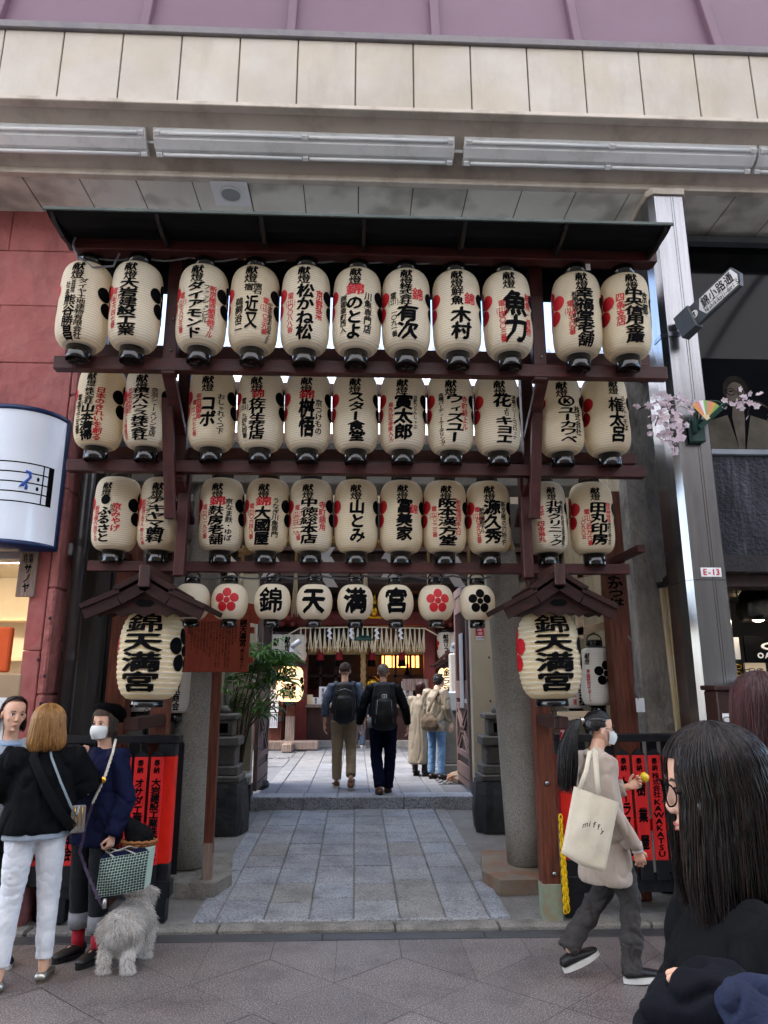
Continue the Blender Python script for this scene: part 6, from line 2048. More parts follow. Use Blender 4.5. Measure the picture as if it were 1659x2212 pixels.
FR = fence(at(1206, 1588, YFc).x - .02, 3.2, [(1228, .14, True), (1530, .1, False)], br, 'black fence hung with red offering boards right of the entrance', 'r')
q = at(1222, 1590, YFc - .048)
t = MB().box((q.x - .046, q.y - .003, q.z - .055), (q.x + .046, q.y, q.z + .05)).build('security_sticker', 'secom_red')
tag(t, 'red and white security sticker on the black fence post', 'sticker', 'security stickers')
secom(t, q, .088, q.z - .036, .10)
# yellow plastic chain hanging on the right post
t = thing('plastic_chain', 'yellow plastic chain hanging in a double strand beside the right front post', 'chain', at(1220, 1975, 5.47))
def torus_link(mb, c, ax, up, L, w_, r):
    pts = []
    for i in range(15):
        a = 2 * pi * i / 14
        pts.append(c + ax * (cos(a) * w_) + up * (sin(a) * L))
    mb.tube(pts, r, 6, cap=False)
for sidx, (pa, pb) in enumerate(((at(1211, 1768, 5.47), at(1222, 1975, 5.47)), (at(1216, 1830, 5.46), at(1227, 1972, 5.46)))):
    n = 21 if sidx == 0 else 15
    mb = MB()
    for i in range(n):
        c = pa.lerp(pb, i / n)
        ax = Vector((1, .25, 0)).normalized() if i % 2 == 0 else Vector((.25, -1, 0)).normalized()
        torus_link(mb, c, ax, (pa - pb).normalized(), .028, .014, .0055)
    mb.build('strand', 'plastic_yellow', t)
# ================================================================ figures
mat('skin', 'dcae93', 'd19f84', 8, .5, .15, 60, bdist=.002)
mat('skin_fair', 'e3bba4', 'd9ad95', 8, .5, .15, 60, bdist=.002)
mat('lips', 'b4605a', None, rough=.4)
mat('eye_white', 'e6e2de', None, rough=.2)
mat('iris', '1a0f0b', None, rough=.1)
mat('brow', '3a2a22', None, rough=.7)
mat('hair_black', '0b090a', '171313', 30, .26, .3, 120, stretch=(1, 1, .15), spec=.6)
mat('hair_dark', '2a1b16', '3d2a22', 30, .35, .3, 120, stretch=(1, 1, .15), spec=.6)
mat('hair_blonde', '6f4a26', 'a9793f', 26, .38, .3, 120, stretch=(1, 1, .15))
mat('hair_blonde2', 'b98c50', '8a6233', 26, .38, stretch=(1, 1, .15))
mat('hair_red', '2b1214', '4a2223', 26, .3, .3, 120, stretch=(1, 1, .15), spec=.6)
mat('hair_grey', '6d665e', '8f877e', 60, .6)
mat('hair_brown', '2f2118', '4a3527', 60, .6)
mat('knit_black', '07080b', '0c0d11', 30, .85, .7, 14, stretch=(1, 1, .6), bdist=.012, spec=.15)
mat('cloth_black', '08090b', '0d0e11', 12, .8, .3, 160, bdist=.003, spec=.15)
mat('denim_white', 'd6d8dc', 'c6c9cf', 5, .8, .3, 30, stretch=(.6, .6, 2.2), bdist=.006)
mat('cotton_grey', '9ba6b2', '8b96a3', 60, .85, .3, 240, stretch=(1, 1, 5), bdist=.002)
mat('cotton_blue', '8fa9c9', '829cbd', 40, .85)
mat('navy', '141938', '0f132b', 6, .85, .6, 15, stretch=(1, 1, .6), bdist=.012, spec=.15)
mat('denim_dark', '0b0d13', '13161e', 10, .85, .3, 200, bdist=.002)
mat('denim_cuff', '8e9093', '7c7e82', 20, .85)
mat('sock_red', 'b3182e', '9b1325', 20, .8)
mat('shoe_black', '121214', '1a1a1c', 10, .5)
mat('sole_white', 'd8d6d0', 'c9c6bf', 8, .6)
mat('silver', 'b9b6ae', '9c9890', 10, .28, metal=.85)
mat('coat_beige', 'b09f90', 'a19182', 14, .9, .5, 16, stretch=(1, 1, .6), bdist=.012, sheen=.2)
mat('trouser_grey', '312e2c', '403c3a', 8, .85, .6, 26, stretch=(.6, .6, 2.2), bdist=.008)
mat('canvas', 'd8cdb6', 'cdc1a9', 6, .85, .5, 14, bdist=.01)
mat('mask_white', 'd9dbd8', 'cfd2d0', 6, .8)
mat('beret', '040406', '08080b', 20, .95, .4, 200, spec=.1)
mat('sweater_blue', '4b586c', '404c5e', 30, .85, .3, 160, bdist=.003)
mat('chino', 'a08d70', '8f7d62', 6, .85, .2, 120)
mat('jean_navy', '0c1330', '091026', 8, .9, spec=.15)
mat('jacket_black', '07080a', '0c0d10', 10, .75, spec=.2)
mat('pack', '050608', '0a0b0e', 14, .6, .3, 80)
mat('shoe_brown', '5d3a26', '6d4832', 8, .6)
mat('trench', '7f7667', '736b5d', 5, .8, .2, 80)
mat('trench_light', '8d8473', '817868', 5, .8, .2, 80)
mat('denim_blue', '4f7196', '6487aa', 5, .85, .2, 160)
mat('boot', '1b120e', '261a14', 8, .35)
mat('bag_brown', '4d4032', '5b4d3d', 6, .75)
mat('gold_chain', 'd2a548', None, rough=.25, metal=1)
mat('check_dark', '1c2a2c', None, rough=.4)
mat('check_pale', 'bcd3c4', None, rough=.4)
mat('rope_white', 'd9d2c4', 'c3bbab', 30, .8)
mat('rope_purple', '4b3a52', '35293c', 30, .8)
mat('fur_grey', 'c6c1ba', '9e9891', 10, .9)
mat('fur_light', 'e6e1da', 'd0cbc4', 10, .9)
mat('fur_white', 'f2eee8', 'e4dfd9', 10, .9)
mat('wicker', 'a0673a', '7d4d28', 50, .7)
mat('fruit', 'e2c21a', 'd6b00f', 12, .25, coat=.5)
mat('denim_jacket', '131e3c', '0e1730', 6, .85, .3, 140)
mat('phone', '6f6a66', None, rough=.3)
mat('strap_grey', '7f8b92', None, rough=.6)
mat('lens', '20242a', None, rough=.08, alpha=.22)

def blob(mb, voxel=.008, smooth=6, amp=0.0, freq=9.0, stretch=(1, 1, 1), mats=('skin',), name='body', extra=None, keep=None):
    me = mb.mesh('tmp', list(mats))
    o = bpy.data.objects.new('tmp', me)
    r = o.modifiers.new('r', 'REMESH'); r.mode = 'VOXEL'; r.voxel_size = voxel; r.use_smooth_shade = True
    if smooth:
        s = o.modifiers.new('s', 'SMOOTH'); s.factor = .5; s.iterations = smooth
    m2 = bake(o)
    bpy.data.meshes.remove(me)
    m2.name = name
    if amp:
        nrm = [v.normal.copy() for v in m2.vertices]
        out = []
        for v, nn in zip(m2.vertices, nrm):
            c = v.co
            q = Vector((c.x * freq * stretch[0], c.y * freq * stretch[1], c.z * freq * stretch[2]))
            k = noise.noise(q) + .5 * noise.noise(q * 2.1)
            k2 = 1 - abs(noise.noise(q * .9 + Vector((7, 3, 1)))) * 2
            k3 = max(0, 1 - abs(noise.noise(q * 1.7 + Vector((2, 9, 4)))) * 3.2) ** 2
            p = c + nn * (amp * (k * .55 + k2 * .45 - k3 * .55 - .1))
            out += [p.x, p.y, p.z]
        m2.vertices.foreach_set('co', out)
    m2.materials.clear()
    for m_ in mats: m2.materials.append(MATS[m_])
    for p in m2.polygons: p.use_smooth = True; p.material_index = 0
    if extra is not None:
        bm = bmesh.new(); bm.from_mesh(m2)
        e = extra.mesh('e', list(mats))
        bm.from_mesh(e)
        bm.to_mesh(m2); bm.free()
        bpy.data.meshes.remove(e)
    m2.update()
    return m2
def V(*a): return Vector(a)
def head_mb():
    """one head facing -y about the origin (level with the ears)"""
    mb = MB()
    mb.ball((0, .012, .035), (.074, .094, .083), 24, 16)
    mb.tube([(0, -.006, .085), (0, -.010, .055), (0, -.014, .02), (0, -.016, -.01), (0, -.018, -.04), (0, -.024, -.07), (0, -.033, -.094), (0, -.042, -.110)],
            [(.058, .068), (.067, .0755), (.067, .0755), (.065, .074), (.060, .069), (.049, .061), (.035, .048), (.020, .030)], 22, 0, (1, 0, 0))
    for s in (-1, 1):
        mb.ball((s * .036, -.0555, -.022), (.023, .020, .022), 12, 8)
        mb.ball((s * .076, .012, -.005), (.009, .020, .031), 10, 8, 0, Matrix.Rotation(s * .35, 3, 'Z'))
        mb.ball((s * .0095, -.0915, -.031), (.0068, .0085, .006), 8, 6)
    mb.tube([(0, -.080, .022), (0, -.090, -.004), (0, -.0965, -.024), (0, -.093, -.032)], [.0085, .009, .0098, .008], 10, 0, None, True, True)
    mb.ball((0, -.0815, -.062), (.021, .011, .012), 10, 7)
    mb.ball((0, -.0715, -.096), (.017, .0125, .016), 10, 7)
    return mb
def hand_mb(wrist, d, palm, side, curl=.5, spread=1.0, s=1.0):
    """palm with four bent fingers and a thumb; d = direction of the hand, palm = palm normal, side = direction of the thumb"""
    d = Vector(d).normalized(); n = Vector(palm); n = (n - d * n.dot(d)).normalized()
    t = Vector(side); t = (t - d * t.dot(d) - n * t.dot(n)).normalized()
    w = Vector(wrist)
    mb = MB()
    mb.tube([w - d * .03 * s, w, w + d * .03 * s, w + d * .062 * s, w + d * .085 * s], [(.023 * s, .017 * s), (.025 * s, .016 * s), (.036 * s, .016 * s), (.040 * s, .015 * s), (.037 * s, .012 * s)], 12, 0, t)
    for k, (L, o) in enumerate(((.070, .030), (.078, .011), (.072, -.009), (.056, -.027))):
        p = w + d * (.08 - .006 * abs(k - 1)) * s + t * o * s
        fd = (d + t * (.12 - .08 * k) * spread).normalized()
        pts = [p - fd * .01 * s, p]; a = 0
        for q, seg in enumerate((.42, .33, .25)):
            a += curl * (.75 if q == 0 else .9)
            dd = fd * cos(a) + n * sin(a)
            p = p + dd * L * seg * s
            pts.append(p)
        mb.tube(pts, [.0088 * s, .0092 * s, .0086 * s, .0078 * s, .0066 * s], 8, 0, t, True, True)
    p = w + d * .028 * s + t * .028 * s
    dd = (d * .62 + t * .72 + n * (.25 + .3 * curl)).normalized()
    p1 = p + dd * .034 * s
    d2 = (d * .9 + t * .25 + n * (.3 + .5 * curl)).normalized()
    mb.tube([p - dd * .012 * s, p, p1, p1 + d2 * .028 * s], [.012 * s, .0125 * s, .0105 * s, .0082 * s], 8, 0, None, True, True)
    return mb
def rotz(a): return Matrix.Rotation(a, 4, 'Z')
class Fig:
    """a standing figure facing -y in its own frame; +x is the figure's left"""
    def __init__(s, name, label, loc, heading, h, female=True, skin='skin', cat='person', group=None):
        s.t = thing(name, label, cat, loc, group)
        s.t.rotation_euler = (0, 0, heading)
        s.k = k = h / 1.70
        s.skin = skin
        sw = .158 if female else .185
        s.J = {'pel': V(0, 0, .92), 'wai': V(0, .0, 1.06), 'che': V(0, .005, 1.25), 'nec': V(0, .015, 1.40), 'hed': V(0, -.01, 1.575)}
        for sd, x in (('l', 1), ('r', -1)):
            s.J['sh' + sd] = V(x * sw, .01, 1.365)
            s.J['el' + sd] = V(x * (sw + .045), .02, 1.09)
            s.J['wr' + sd] = V(x * (sw + .055), -.02, .86)
            s.J['hip' + sd] = V(x * .088, 0, .88)
            s.J['kn' + sd] = V(x * .095, -.01, .49)
            s.J['an' + sd] = V(x * .095, .02, .085)
            s.J['to' + sd] = V(x * .115, -.15, .03)
            s.J['hd' + sd] = (V(0, -.05, -1), V(-x, 0, 0), V(0, -1, 0), .35)
        for q in s.J:
            if isinstance(s.J[q], Vector): s.J[q] = s.J[q] * k
        s.yaw, s.tilt, s.roll = 0, 0, 0
        s.female = female
    def set(s, **kw):
        for q, v in kw.items():
            s.J[q] = (Vector(v) * s.k) if not isinstance(v[0], (tuple, list, Vector)) else v
        return s
    def headM(s):
        return Matrix.Translation(s.J['hed']) @ rotz(s.yaw) @ Matrix.Rotation(s.tilt, 4, 'X') @ Matrix.Rotation(s.roll, 4, 'Y') @ Matrix.Scale(s.k * .98, 4)
    def body(s, voxel=.008, hands='lr', face=True, fine=.0045):
        k, J = s.k, s.J
        mb = MB()
        mb.tube([J['pel'] - V(0, 0, .06 * k), J['pel'], J['wai'], J['che'], J['nec'] - V(0, 0, .06 * k), J['nec']],
                [(.11 * k, .08 * k), (.145 * k, .095 * k), (.115 * k, .08 * k), (.13 * k, .095 * k), (.12 * k, .07 * k), (.05 * k, .05 * k)], 14, 0, (1, 0, 0))
        mb.tube([J['nec'] - V(0, 0, .05 * k), J['nec'] + V(0, 0, .03 * k), J['hed'] - V(0, -.005, .06 * k)], [.058 * k, .05 * k, .05 * k], 12)
        for d in 'lr':
            mb.tube([J['sh' + d], J['el' + d], J['wr' + d]], [.045 * k, .036 * k, .024 * k], 10, 0, None, True, True)
            mb.tube([J['hip' + d], J['kn' + d], J['an' + d]], [.075 * k, .05 * k, .032 * k], 12, 0, None, True, True)
            mb.tube([J['an' + d] - V(0, 0, .02), J['an' + d].lerp(J['to' + d], .45)], [.030 * k, .022 * k], 8, 0, None, True, True)
        hm = head_mb()
        me_h = None
        extra = MB()
        for d in hands:
            dr, pa, si, cu = s.J['hd' + d]
            extra.merge(hand_mb(J['wr' + d], dr, pa, si, cu, 1, k * (.93 if s.female else 1.02)))
        # the head is remeshed finer and joined into the same skin mesh
        M = s.headM()
        h2 = MB().merge(hm, M)
        hme = blob(h2, fine, 9 if fine < .0045 else 5, mats=(s.skin,))
        HMi = M.inverted()
        for v in hme.vertices:                       # eye hollows
            p = HMi @ v.co
            for sx in (-1, 1):
                d2 = ((p.x - sx * .031) / .017) ** 2 + ((p.z - .010) / .011) ** 2
                if p.y < -.03: p.y += .007 * math.exp(-d2)
            v.co = M @ p
        for v in hme.vertices: pass
        bm = bmesh.new(); bm.from_mesh(hme)
        ex = MB(); bm.verts.index_update()
        ex.add([v.co.copy() for v in bm.verts], [[q.index for q in f.verts] for f in bm.faces], 0, True)
        bm.free(); bpy.data.meshes.remove(hme)
        ex.merge(extra)
        me = blob(mb, voxel, 5, mats=(s.skin,), name='body', extra=ex)
        for p in me.polygons: p.use_smooth = True
        s.bodyo = put('body', me, s.t)
        if face: s.face()
    def face(s):
        M = s.headM()
        for sx in (-1, 1):
            mb = MB().ball((sx * .031, -.0705, .008), (.0145, .013, .0085), 12, 8)
            mb.ball((sx * .031, -.0805, .008), (.0062, .004, .0066), 10, 6, 1)
            put('eye', MB().merge(mb, M).mesh('eye', ['eye_white', 'iris']), s.t)
            mb = MB().tube([(sx * .016, -.0835, .008), (sx * .024, -.086, .0155), (sx * .034, -.0845, .0165), (sx * .046, -.075, .010)], [.0012, .0024, .0026, .0012], 6)
            put('eyelash', MB().merge(mb, M).mesh('eyelash', 'iris'), s.t)
            mb = MB().tube([(sx * .015, -.090, .029), (sx * .03, -.0905, .034), (sx * .05, -.076, .028)], [.0022, .003, .0012], 6)
            put('eyebrow', MB().merge(mb, M).mesh('eyebrow', 'brow'), s.t)
        mb = MB().tube([(-.021, -.080, -.0625), (-.008, -.0905, -.058), (0, -.0915, -.0595), (.008, -.0905, -.058), (.021, -.080, -.0625)], [.001, .0032, .0028, .0032, .001], 8)
        mb.tube([(-.018, -.0805, -.0645), (0, -.0905, -.0685), (.018, -.0805, -.0645)], [.001, .0036, .001], 8)
        put('lips', MB().merge(mb, M).mesh('lips', 'lips'), s.t)
    def garment(s, name, mats, mb, voxel=.010, smooth=6, amp=.006, freq=8, stretch=(1, 1, .6)):
        return put(name, blob(mb, voxel, smooth, amp, freq, stretch, mats if isinstance(mats, tuple) else (mats,), name), s.t)
    def legs(s, mats='denim_dark', r=(.092, .068, .05), hem=0.0, name='trousers', amp=.006, voxel=.01, seat=1.0):
        k, J = s.k, s.J
        mb = MB()
        mb.tube([J['pel'] + V(0, 0, .10 * k), J['pel'] + V(0, .005, .02 * k), J['pel'] - V(0, -.01, .07 * k)], [(.125 * k * seat, .09 * k * seat), (.155 * k * seat, .112 * k * seat), (.14 * k * seat, .105 * k * seat)], 18, 0, (1, 0, 0))
        for d in 'lr':
            h, n, a = J['hip' + d], J['kn' + d], J['an' + d]
            a2 = a + (n - a).normalized() * hem * k
            mb.tube([h + V(0, 0, .02), h.lerp(n, .45), n, n.lerp(a2, .5), a2], [(r[0] * k, r[0] * 1.08 * k), (r[0] * .88 * k, r[0] * .93 * k), r[1] * k, (r[1] + r[2]) / 2 * k, r[2] * k], 16)
        return s.garment(name, mats, mb, voxel, 5, amp, 10, (1, 1, 1.1))
    def shoes(s, mats=('shoe_black', 'sole_white'), L=.245, sole=.022, w=.045, name='shoe', top=.065):
        k = s.k
        for d in 'lr':
            a, t = s.J['an' + d], s.J['to' + d]
            f = t - a; fz = f.z; f.z = 0
            f = f.normalized()
            pitch = max(-1.2, min(1.2, (a.z - .085 * k) * 4.0))      # a raised heel tips the shoe
            M = Matrix.Translation(a - f * .055 * k) @ Matrix(((-f.y, -f.x, 0, 0), (f.x, -f.y, 0, 0), (0, 0, 1, 0), (0, 0, 0, 1)))
            # local: -y is forward
            mb = MB()
            pts, rad = [], []
            for u, hw, hh in ((0, .6, .5), (.06, .85, .9), (.25, .92, 1.0), (.5, .95, .78), (.75, 1.05, .55), (.92, .85, .42), (1, .5, .3)):
                pts.append(V(0, -u * L * k, -.085 * k + sole * k + hh * top * .5 * k)); rad.append((w * hw * k, hh * top * .5 * k))
            mb.tube(pts, rad, 14, 0, (1, 0, 0), True)
            n = 22
            out = []
            for i in range(n):
                an = 2 * pi * i / n
                yy = -L * .5 * k + cos(an) * L * .53 * k
                ww = w * k * 1.06 * (1 - .18 * max(0, cos(an)))
                out.append((sin(an) * ww * (1 if abs(cos(an)) < .8 else 1), yy))
            mb.prism(out, (0, 0, -.085 * k + .0), (1, 0, 0), (0, 1, 0), (0, 0, (sole + .006) * k), 1)
            if pitch:
                piv = V(0, -L * .78 * k, -.085 * k)
                R = Matrix.Translation(piv) @ Matrix.Rotation(-pitch, 4, 'X') @ Matrix.Translation(-piv)
                mb = MB().merge(mb, R)
            o = put(name, MB().merge(mb, M).mesh(name, list(mats)), s.t)
def lock(style, ph, th0, lay, L, seg, bang, j1=0.0, j2=0.0):
    """one lock: it follows the skull from the crown, then hangs"""
    C0 = V(0, .012, .038); R0 = V(style.get('rx', .086), style.get('ry', .106), style.get('rz', .098))
    face = radians(style.get('face', 62))
    front = abs(ph) < face
    bang = bang and front
    sgn = 1 if ph + style.get('part', 0.0) > 0 else -1
    pts = []
    for q in range(seg + 1):
        u = q / seg
        th = th0 + (radians(97) - th0) * min(1, u / .5) if not bang else th0 + (radians(style.get('bangth', 74)) - th0) * u
        p_ = ph
        if front and not bang:
            tt = min(1, max(0, (math.degrees(th) - 20) / 50))
            p_ = ph + (sgn * (face + abs(ph) * .25 + .06) - ph) * tt
        p_ += j1 * u
        d = V(sin(th) * sin(p_), -sin(th) * cos(p_), cos(th))
        p = C0 + V(d.x * R0.x, d.y * R0.y, d.z * R0.z) * lay
        if u > .5 and not bang:
            f = (u - .5) / .5
            fl = style.get('flare', 0) * f - style.get('curl', 0) * max(0, f - .65) ** 2 * 8
            w = style.get('wave', .3)
            p = p + V(p.x, p.y - .012, 0) * fl + V(.008 * sin(f * 5 + j2 * 3) * w, .008 * cos(f * 4 + j2 * 2) * w + style.get('back', 0) * f, -L * f)
        pts.append(p)
    return pts
def hair(fig, style, mats, n=420, seed=1, thick=.0016, mi=(0, 0, 1), relief=.035):
    """a softly grooved mass of hair with fine loose strands over it"""
    rnd = random.Random(seed)
    M = fig.headM()
    mb = MB()
    face = radians(style.get('face', 62))
    Lh = style['len']
    # skull cap under everything
    C0 = V(0, .016, .040); R = V(.080, .097, .091)
    nu, nv = 36, 10
    vs, fs = [], []
    for j in range(nv + 1):
        for i in range(nu + 1):
            ph = -pi + 2 * pi * i / nu
            th = radians(100 if abs(ph) > face + .1 else style.get('hairline', 52)) * j / nv
            vs.append(M @ (C0 + V(sin(th) * sin(ph) * R.x, -sin(th) * cos(ph) * R.y, cos(th) * R.z)))
    for j in range(nv):
        for i in range(nu):
            a = j * (nu + 1) + i
            fs.append((a, a + 1, a + nu + 2, a + nu + 1))
    mb.add(vs, fs, 0, True)
    # outer mass, in two layers
    bg = style.get('bang', 0)
    for lay0, sd in ((1.0, 0), (.94, 9)):
        nc, seg = 150, 16
        cols = []
        for i in range(nc + 1):
            ph = -pi + 2 * pi * i / nc
            g = noise.noise(V(cos(ph) * 7, sin(ph) * 7, seed + sd)) + .6 * noise.noise(V(cos(ph) * 19, sin(ph) * 19, seed + sd)) + .35 * noise.noise(V(cos(ph) * 45, sin(ph) * 45, seed))
            cols.append(lock(style, ph, radians(1.5), lay0 + relief * g * .6, Lh * (.95 + .09 * g), seg, bg > 0 and abs(ph) < face, 0, g))
            for q, p in enumerate(cols[-1]):
                u = q / seg
                cols[-1][q] = C0 + (p - C0) * (1 + relief * .5 * g * min(1, u * 3))
        vs = [M @ p for c in cols for p in c]
        fs = []
        for i in range(nc):
            a0, a1 = -pi + 2 * pi * i / nc, -pi + 2 * pi * (i + 1) / nc
            for q in range(seg):
                a, b = i * (seg + 1) + q, (i + 1) * (seg + 1) + q
                if (vs[a] - vs[b]).length < .05 and (vs[a + 1] - vs[b + 1]).length < .05:
                    fs.append((a, b, b + 1, a + 1))
        mb.add(vs, fs, 0, True)
    for i in range(n):
        ph = rnd.uniform(-pi, pi)
        pts = lock(style, ph, radians(rnd.uniform(2, 55)), rnd.uniform(.99, 1.045), Lh * rnd.uniform(.84, 1.07), 9, rnd.random() < bg, rnd.uniform(-.07, .07), rnd.uniform(-1, 1))
        tk = thick * rnd.uniform(.6, 1.4)
        m = len(pts) - 1
        mb.tube([M @ p for p in pts], [tk * (.5 + .5 * sin(pi * min(1, .2 + .7 * q / m))) for q in range(m)] + [tk * .2], 3, rnd.choice(mi), None, False)
    return put('hair', mb.mesh('hair', list(mats)), fig.t)
def short_hair(fig, mats, seed=1, n=500, L=.02, top=.03):
    rnd = random.Random(seed)
    M = fig.headM()
    mb = MB()
    C0 = V(0, .014, .036); R = V(.0775, .0965, .087)
    for i in range(n):
        ph = rnd.uniform(-pi, pi)
        edge = 118 if abs(ph) > 1.9 else (95 if abs(ph) > 1.15 else 50)
        th = math.acos(1 - rnd.random() * (1 - cos(radians(edge))))
        d = V(sin(th) * sin(ph), -sin(th) * cos(ph), cos(th))
        p = C0 + V(d.x * R.x, d.y * R.y, d.z * R.z)
        l_ = (top if th < .9 else L) * rnd.uniform(.7, 1.2)
        e = p + d * l_ * .45 + V(rnd.gauss(0, .3) * l_, -.2 * l_, -.6 * l_ * sin(th))
        mb.tube([M @ p, M @ (p.lerp(e, .5) + d * l_ * .2), M @ e], [.006, .005, .0015], 4)
    # cap below the tufts
    nu, nv = 30, 10
    vs, fs = [], []
    for j in range(nv + 1):
        for i in range(nu + 1):
            ph = -pi + 2 * pi * i / nu
            edge = 116 if abs(ph) > 1.9 else (92 if abs(ph) > 1.15 else 46)
            th = radians(edge) * j / nv
            vs.append(M @ (C0 + V(sin(th) * sin(ph) * R.x, -sin(th) * cos(ph) * R.y, cos(th) * R.z)))
    for j in range(nv):
        for i in range(nu):
            a = j * (nu + 1) + i
            fs.append((a, a + 1, a + nu + 2, a + nu + 1))
    mb.add(vs, fs, 0, True)
    return put('hair', mb.mesh('hair', list(mats)), fig.t)
def top_mb(s, hem, wid, dep, sl_r=(.062, .055, .045), sl_end=1.0, neck=.062, sh=1.0, hemdep=None, chest=1.0, arms='lr', flare=0):
    """torso and sleeves of a garment"""
    k, J = s.k, s.J
    mb = MB()
    z = hem
    mb.tube([V(J['pel'].x, J['pel'].y, hem * k), V(J['pel'].x, J['pel'].y, (hem + .04) * k), J['wai'].lerp(J['che'], .2), J['che'] + V(0, 0, .02 * k), J['nec'] - V(0, .0, .035 * k), J['nec'] + V(0, .0, .012 * k)],
            [(wid * k, dep * k), (wid * 1.02 * k, dep * 1.02 * k), ((wid + .145 * chest) / 2 * k, (dep + .105 * chest) / 2 * k), (.155 * chest * k, .115 * chest * k), (.125 * k * sh, .075 * k), (neck * k, neck * k)], 20, 0, (1, 0, 0))
    for d in arms:
        a, e, w = J['sh' + d], J['el' + d], J['wr' + d]
        inn = a.lerp(J['nec'], .45) - V(0, 0, .01)
        if sl_end <= .5:
            m = a.lerp(e, sl_end * 2)
            mb.tube([inn, a, m], [(.055 * k, .055 * k), sl_r[0] * k, sl_r[1] * k], 14)
        else:
            e2 = e.lerp(w, (sl_end - .5) * 2)
            mb.tube([inn, a, a.lerp(e, .5), e, e.lerp(e2, .55), e2], [.055 * k, sl_r[0] * k, sl_r[0] * .97 * k, sl_r[1] * k, (sl_r[1] + sl_r[2]) / 2 * k, sl_r[2] * k], 14)
    return mb
def strap(pts, w, th, name, mats, parent, wide=None):
    mb = MB().tube(pts, [(w / 2, th / 2)] * len(pts), 8, 0, wide)
    return put(name, mb.mesh(name, mats), parent)
def backpack(s, c, w, h, d, name='backpack', mats=('pack', 'grey_light')):
    k = s.k
    mb = MB()
    mb.tube([c + V(0, 0, -h / 2), c + V(0, .01, -h * .46), c + V(0, .02, -h * .2), c + V(0, .01, h * .2), c + V(0, -.01, h * .44), c + V(0, -.02, h / 2)],
            [(w * .40, d * .38), (w * .48, d * .48), (w * .5, d * .5), (w * .47, d * .47), (w * .38, d * .38), (w * .25, d * .25)], 18, 0, (1, 0, 0))
    mb.tube([c + V(0, d * .45, -h * .40), c + V(0, d * .52, -h * .2), c + V(0, d * .50, h * .08)], [(w * .36, d * .2), (w * .38, d * .24), (w * .33, d * .18)], 16, 0, (1, 0, 0), True, True)
    o = blob(mb, .012, 4, .004, 12, mats=(mats[0],), name=name)
    return o, mb
def held(name, me, fig, label, cat, kids=()):
    o = bpy.data.objects.new(name, me)
    COL.objects.link(o)
    o.location = fig.t.location; o.rotation_euler = fig.t.rotation_euler
    tag(o, label, cat)
    for nm, m in kids:
        put(nm, m, o)
    return o
def loc_of(fig, w):
    M = parent_matrix(fig.t).inverted()
    return M @ Vector(w)
# ---------------------------------------------------------------- woman with the blonde bob, seen from behind
g = ground(52, 2128, 0)
F1 = Fig('person', 'woman with a blonde bob seen from behind, black top and white trousers', (g.x - .02, g.y, 0), pi + .38, 1.53)
F1.set(ell=(.29, -.10, 1.12), elr=(-.29, -.10, 1.12), wrl=(.14, -.28, 1.20), wrr=(-.14, -.28, 1.22), hed=(0, -.02, 1.57),
       anl=(.13, .05, .085), anr=(-.12, -.02, .085), tol=(.17, -.13, .03), tor=(-.17, -.19, .03), knl=(.11, .0, .49), knr=(-.11, -.03, .49))
F1.yaw = -.12
F1.body(face=True)
F1.legs('denim_white', (.098, .070, .052), .045, amp=.0065, voxel=.008)
F1.shoes(('silver', 'bag_brown'), .235, .01, .043, 'loafer', .055)
mb = top_mb(F1, .90, .235, .155, (.105, .115, .12), .47, .07, 1.1, chest=1.25)
F1.garment('sweater', 'knit_black', mb, .010, 4, .017, 5.5, (1, 1, .6))
mb = MB().tube([V(0, .0, .86) * F1.k, V(0, 0, .98) * F1.k], [(.19, .13), (.18, .125)], 20, 0, (1, 0, 0))
F1.garment('undershirt', 'cotton_grey', mb, .01, 4, .005, 9)
hair(F1, dict(len=.185, rx=.106, ry=.118, rz=.105, flare=.22, curl=.22, face=60), ('hair_blonde', 'hair_blonde2'), 1500, 3, thick=.0018, mi=(0, 0, 1))
k = F1.k
o = [V(-.07, .04, 1.43), V(-.10, .105, 1.38), V(-.02, .155, 1.20), V(.10, .17, 1.0), V(.20, .11, .88), V(.235, .0, .83)]
strap([p * k for p in [V(.06, .03, 1.435), V(.07, .115, 1.37), V(-.02, .172, 1.20), V(-.13, .185, 1.02), V(-.22, .13, .92), V(-.25, .03, .88)]], .055, .008, 'bag_strap', 'cloth_black', F1.t, (-.6, 0, .6))
t = held('phone_on_strap', MB().box((-.255, .10, .80), (-.175, .122, .955), 0, .008).mesh('phone', 'phone'), F1, 'mobile phone in a dark case hanging on a grey strap behind the blonde woman', 'phone')
ps = [V(-.02, .045, 1.44), V(-.04, .115, 1.37), V(-.11, .172, 1.22), V(-.19, .18, 1.06), V(-.225, .15, 1.0)]
strap([p * k for p in ps] + [V(-.215, .125, .955)], .014, .006, 'strap', 'strap_grey', t, (1, 0, 0))
mb = MB()
for i in range(3): mb.tube([V(-.235 + .02 * i, .126, .95), V(-.235 + .02 * i, .126, .84)], .003, 5)
put('chain_charm', mb.mesh('chain_charm', 'gold_chain'), t)
mb = MB()
for i, (dx, dz) in enumerate(((0, 0), (.016, -.014), (0, -.028))): mb.ball((-.235 + dx, .124, .825 + dz), (.007, .004, .007), 8, 6)
put('lens', mb.mesh('lens', 'lens'), t)

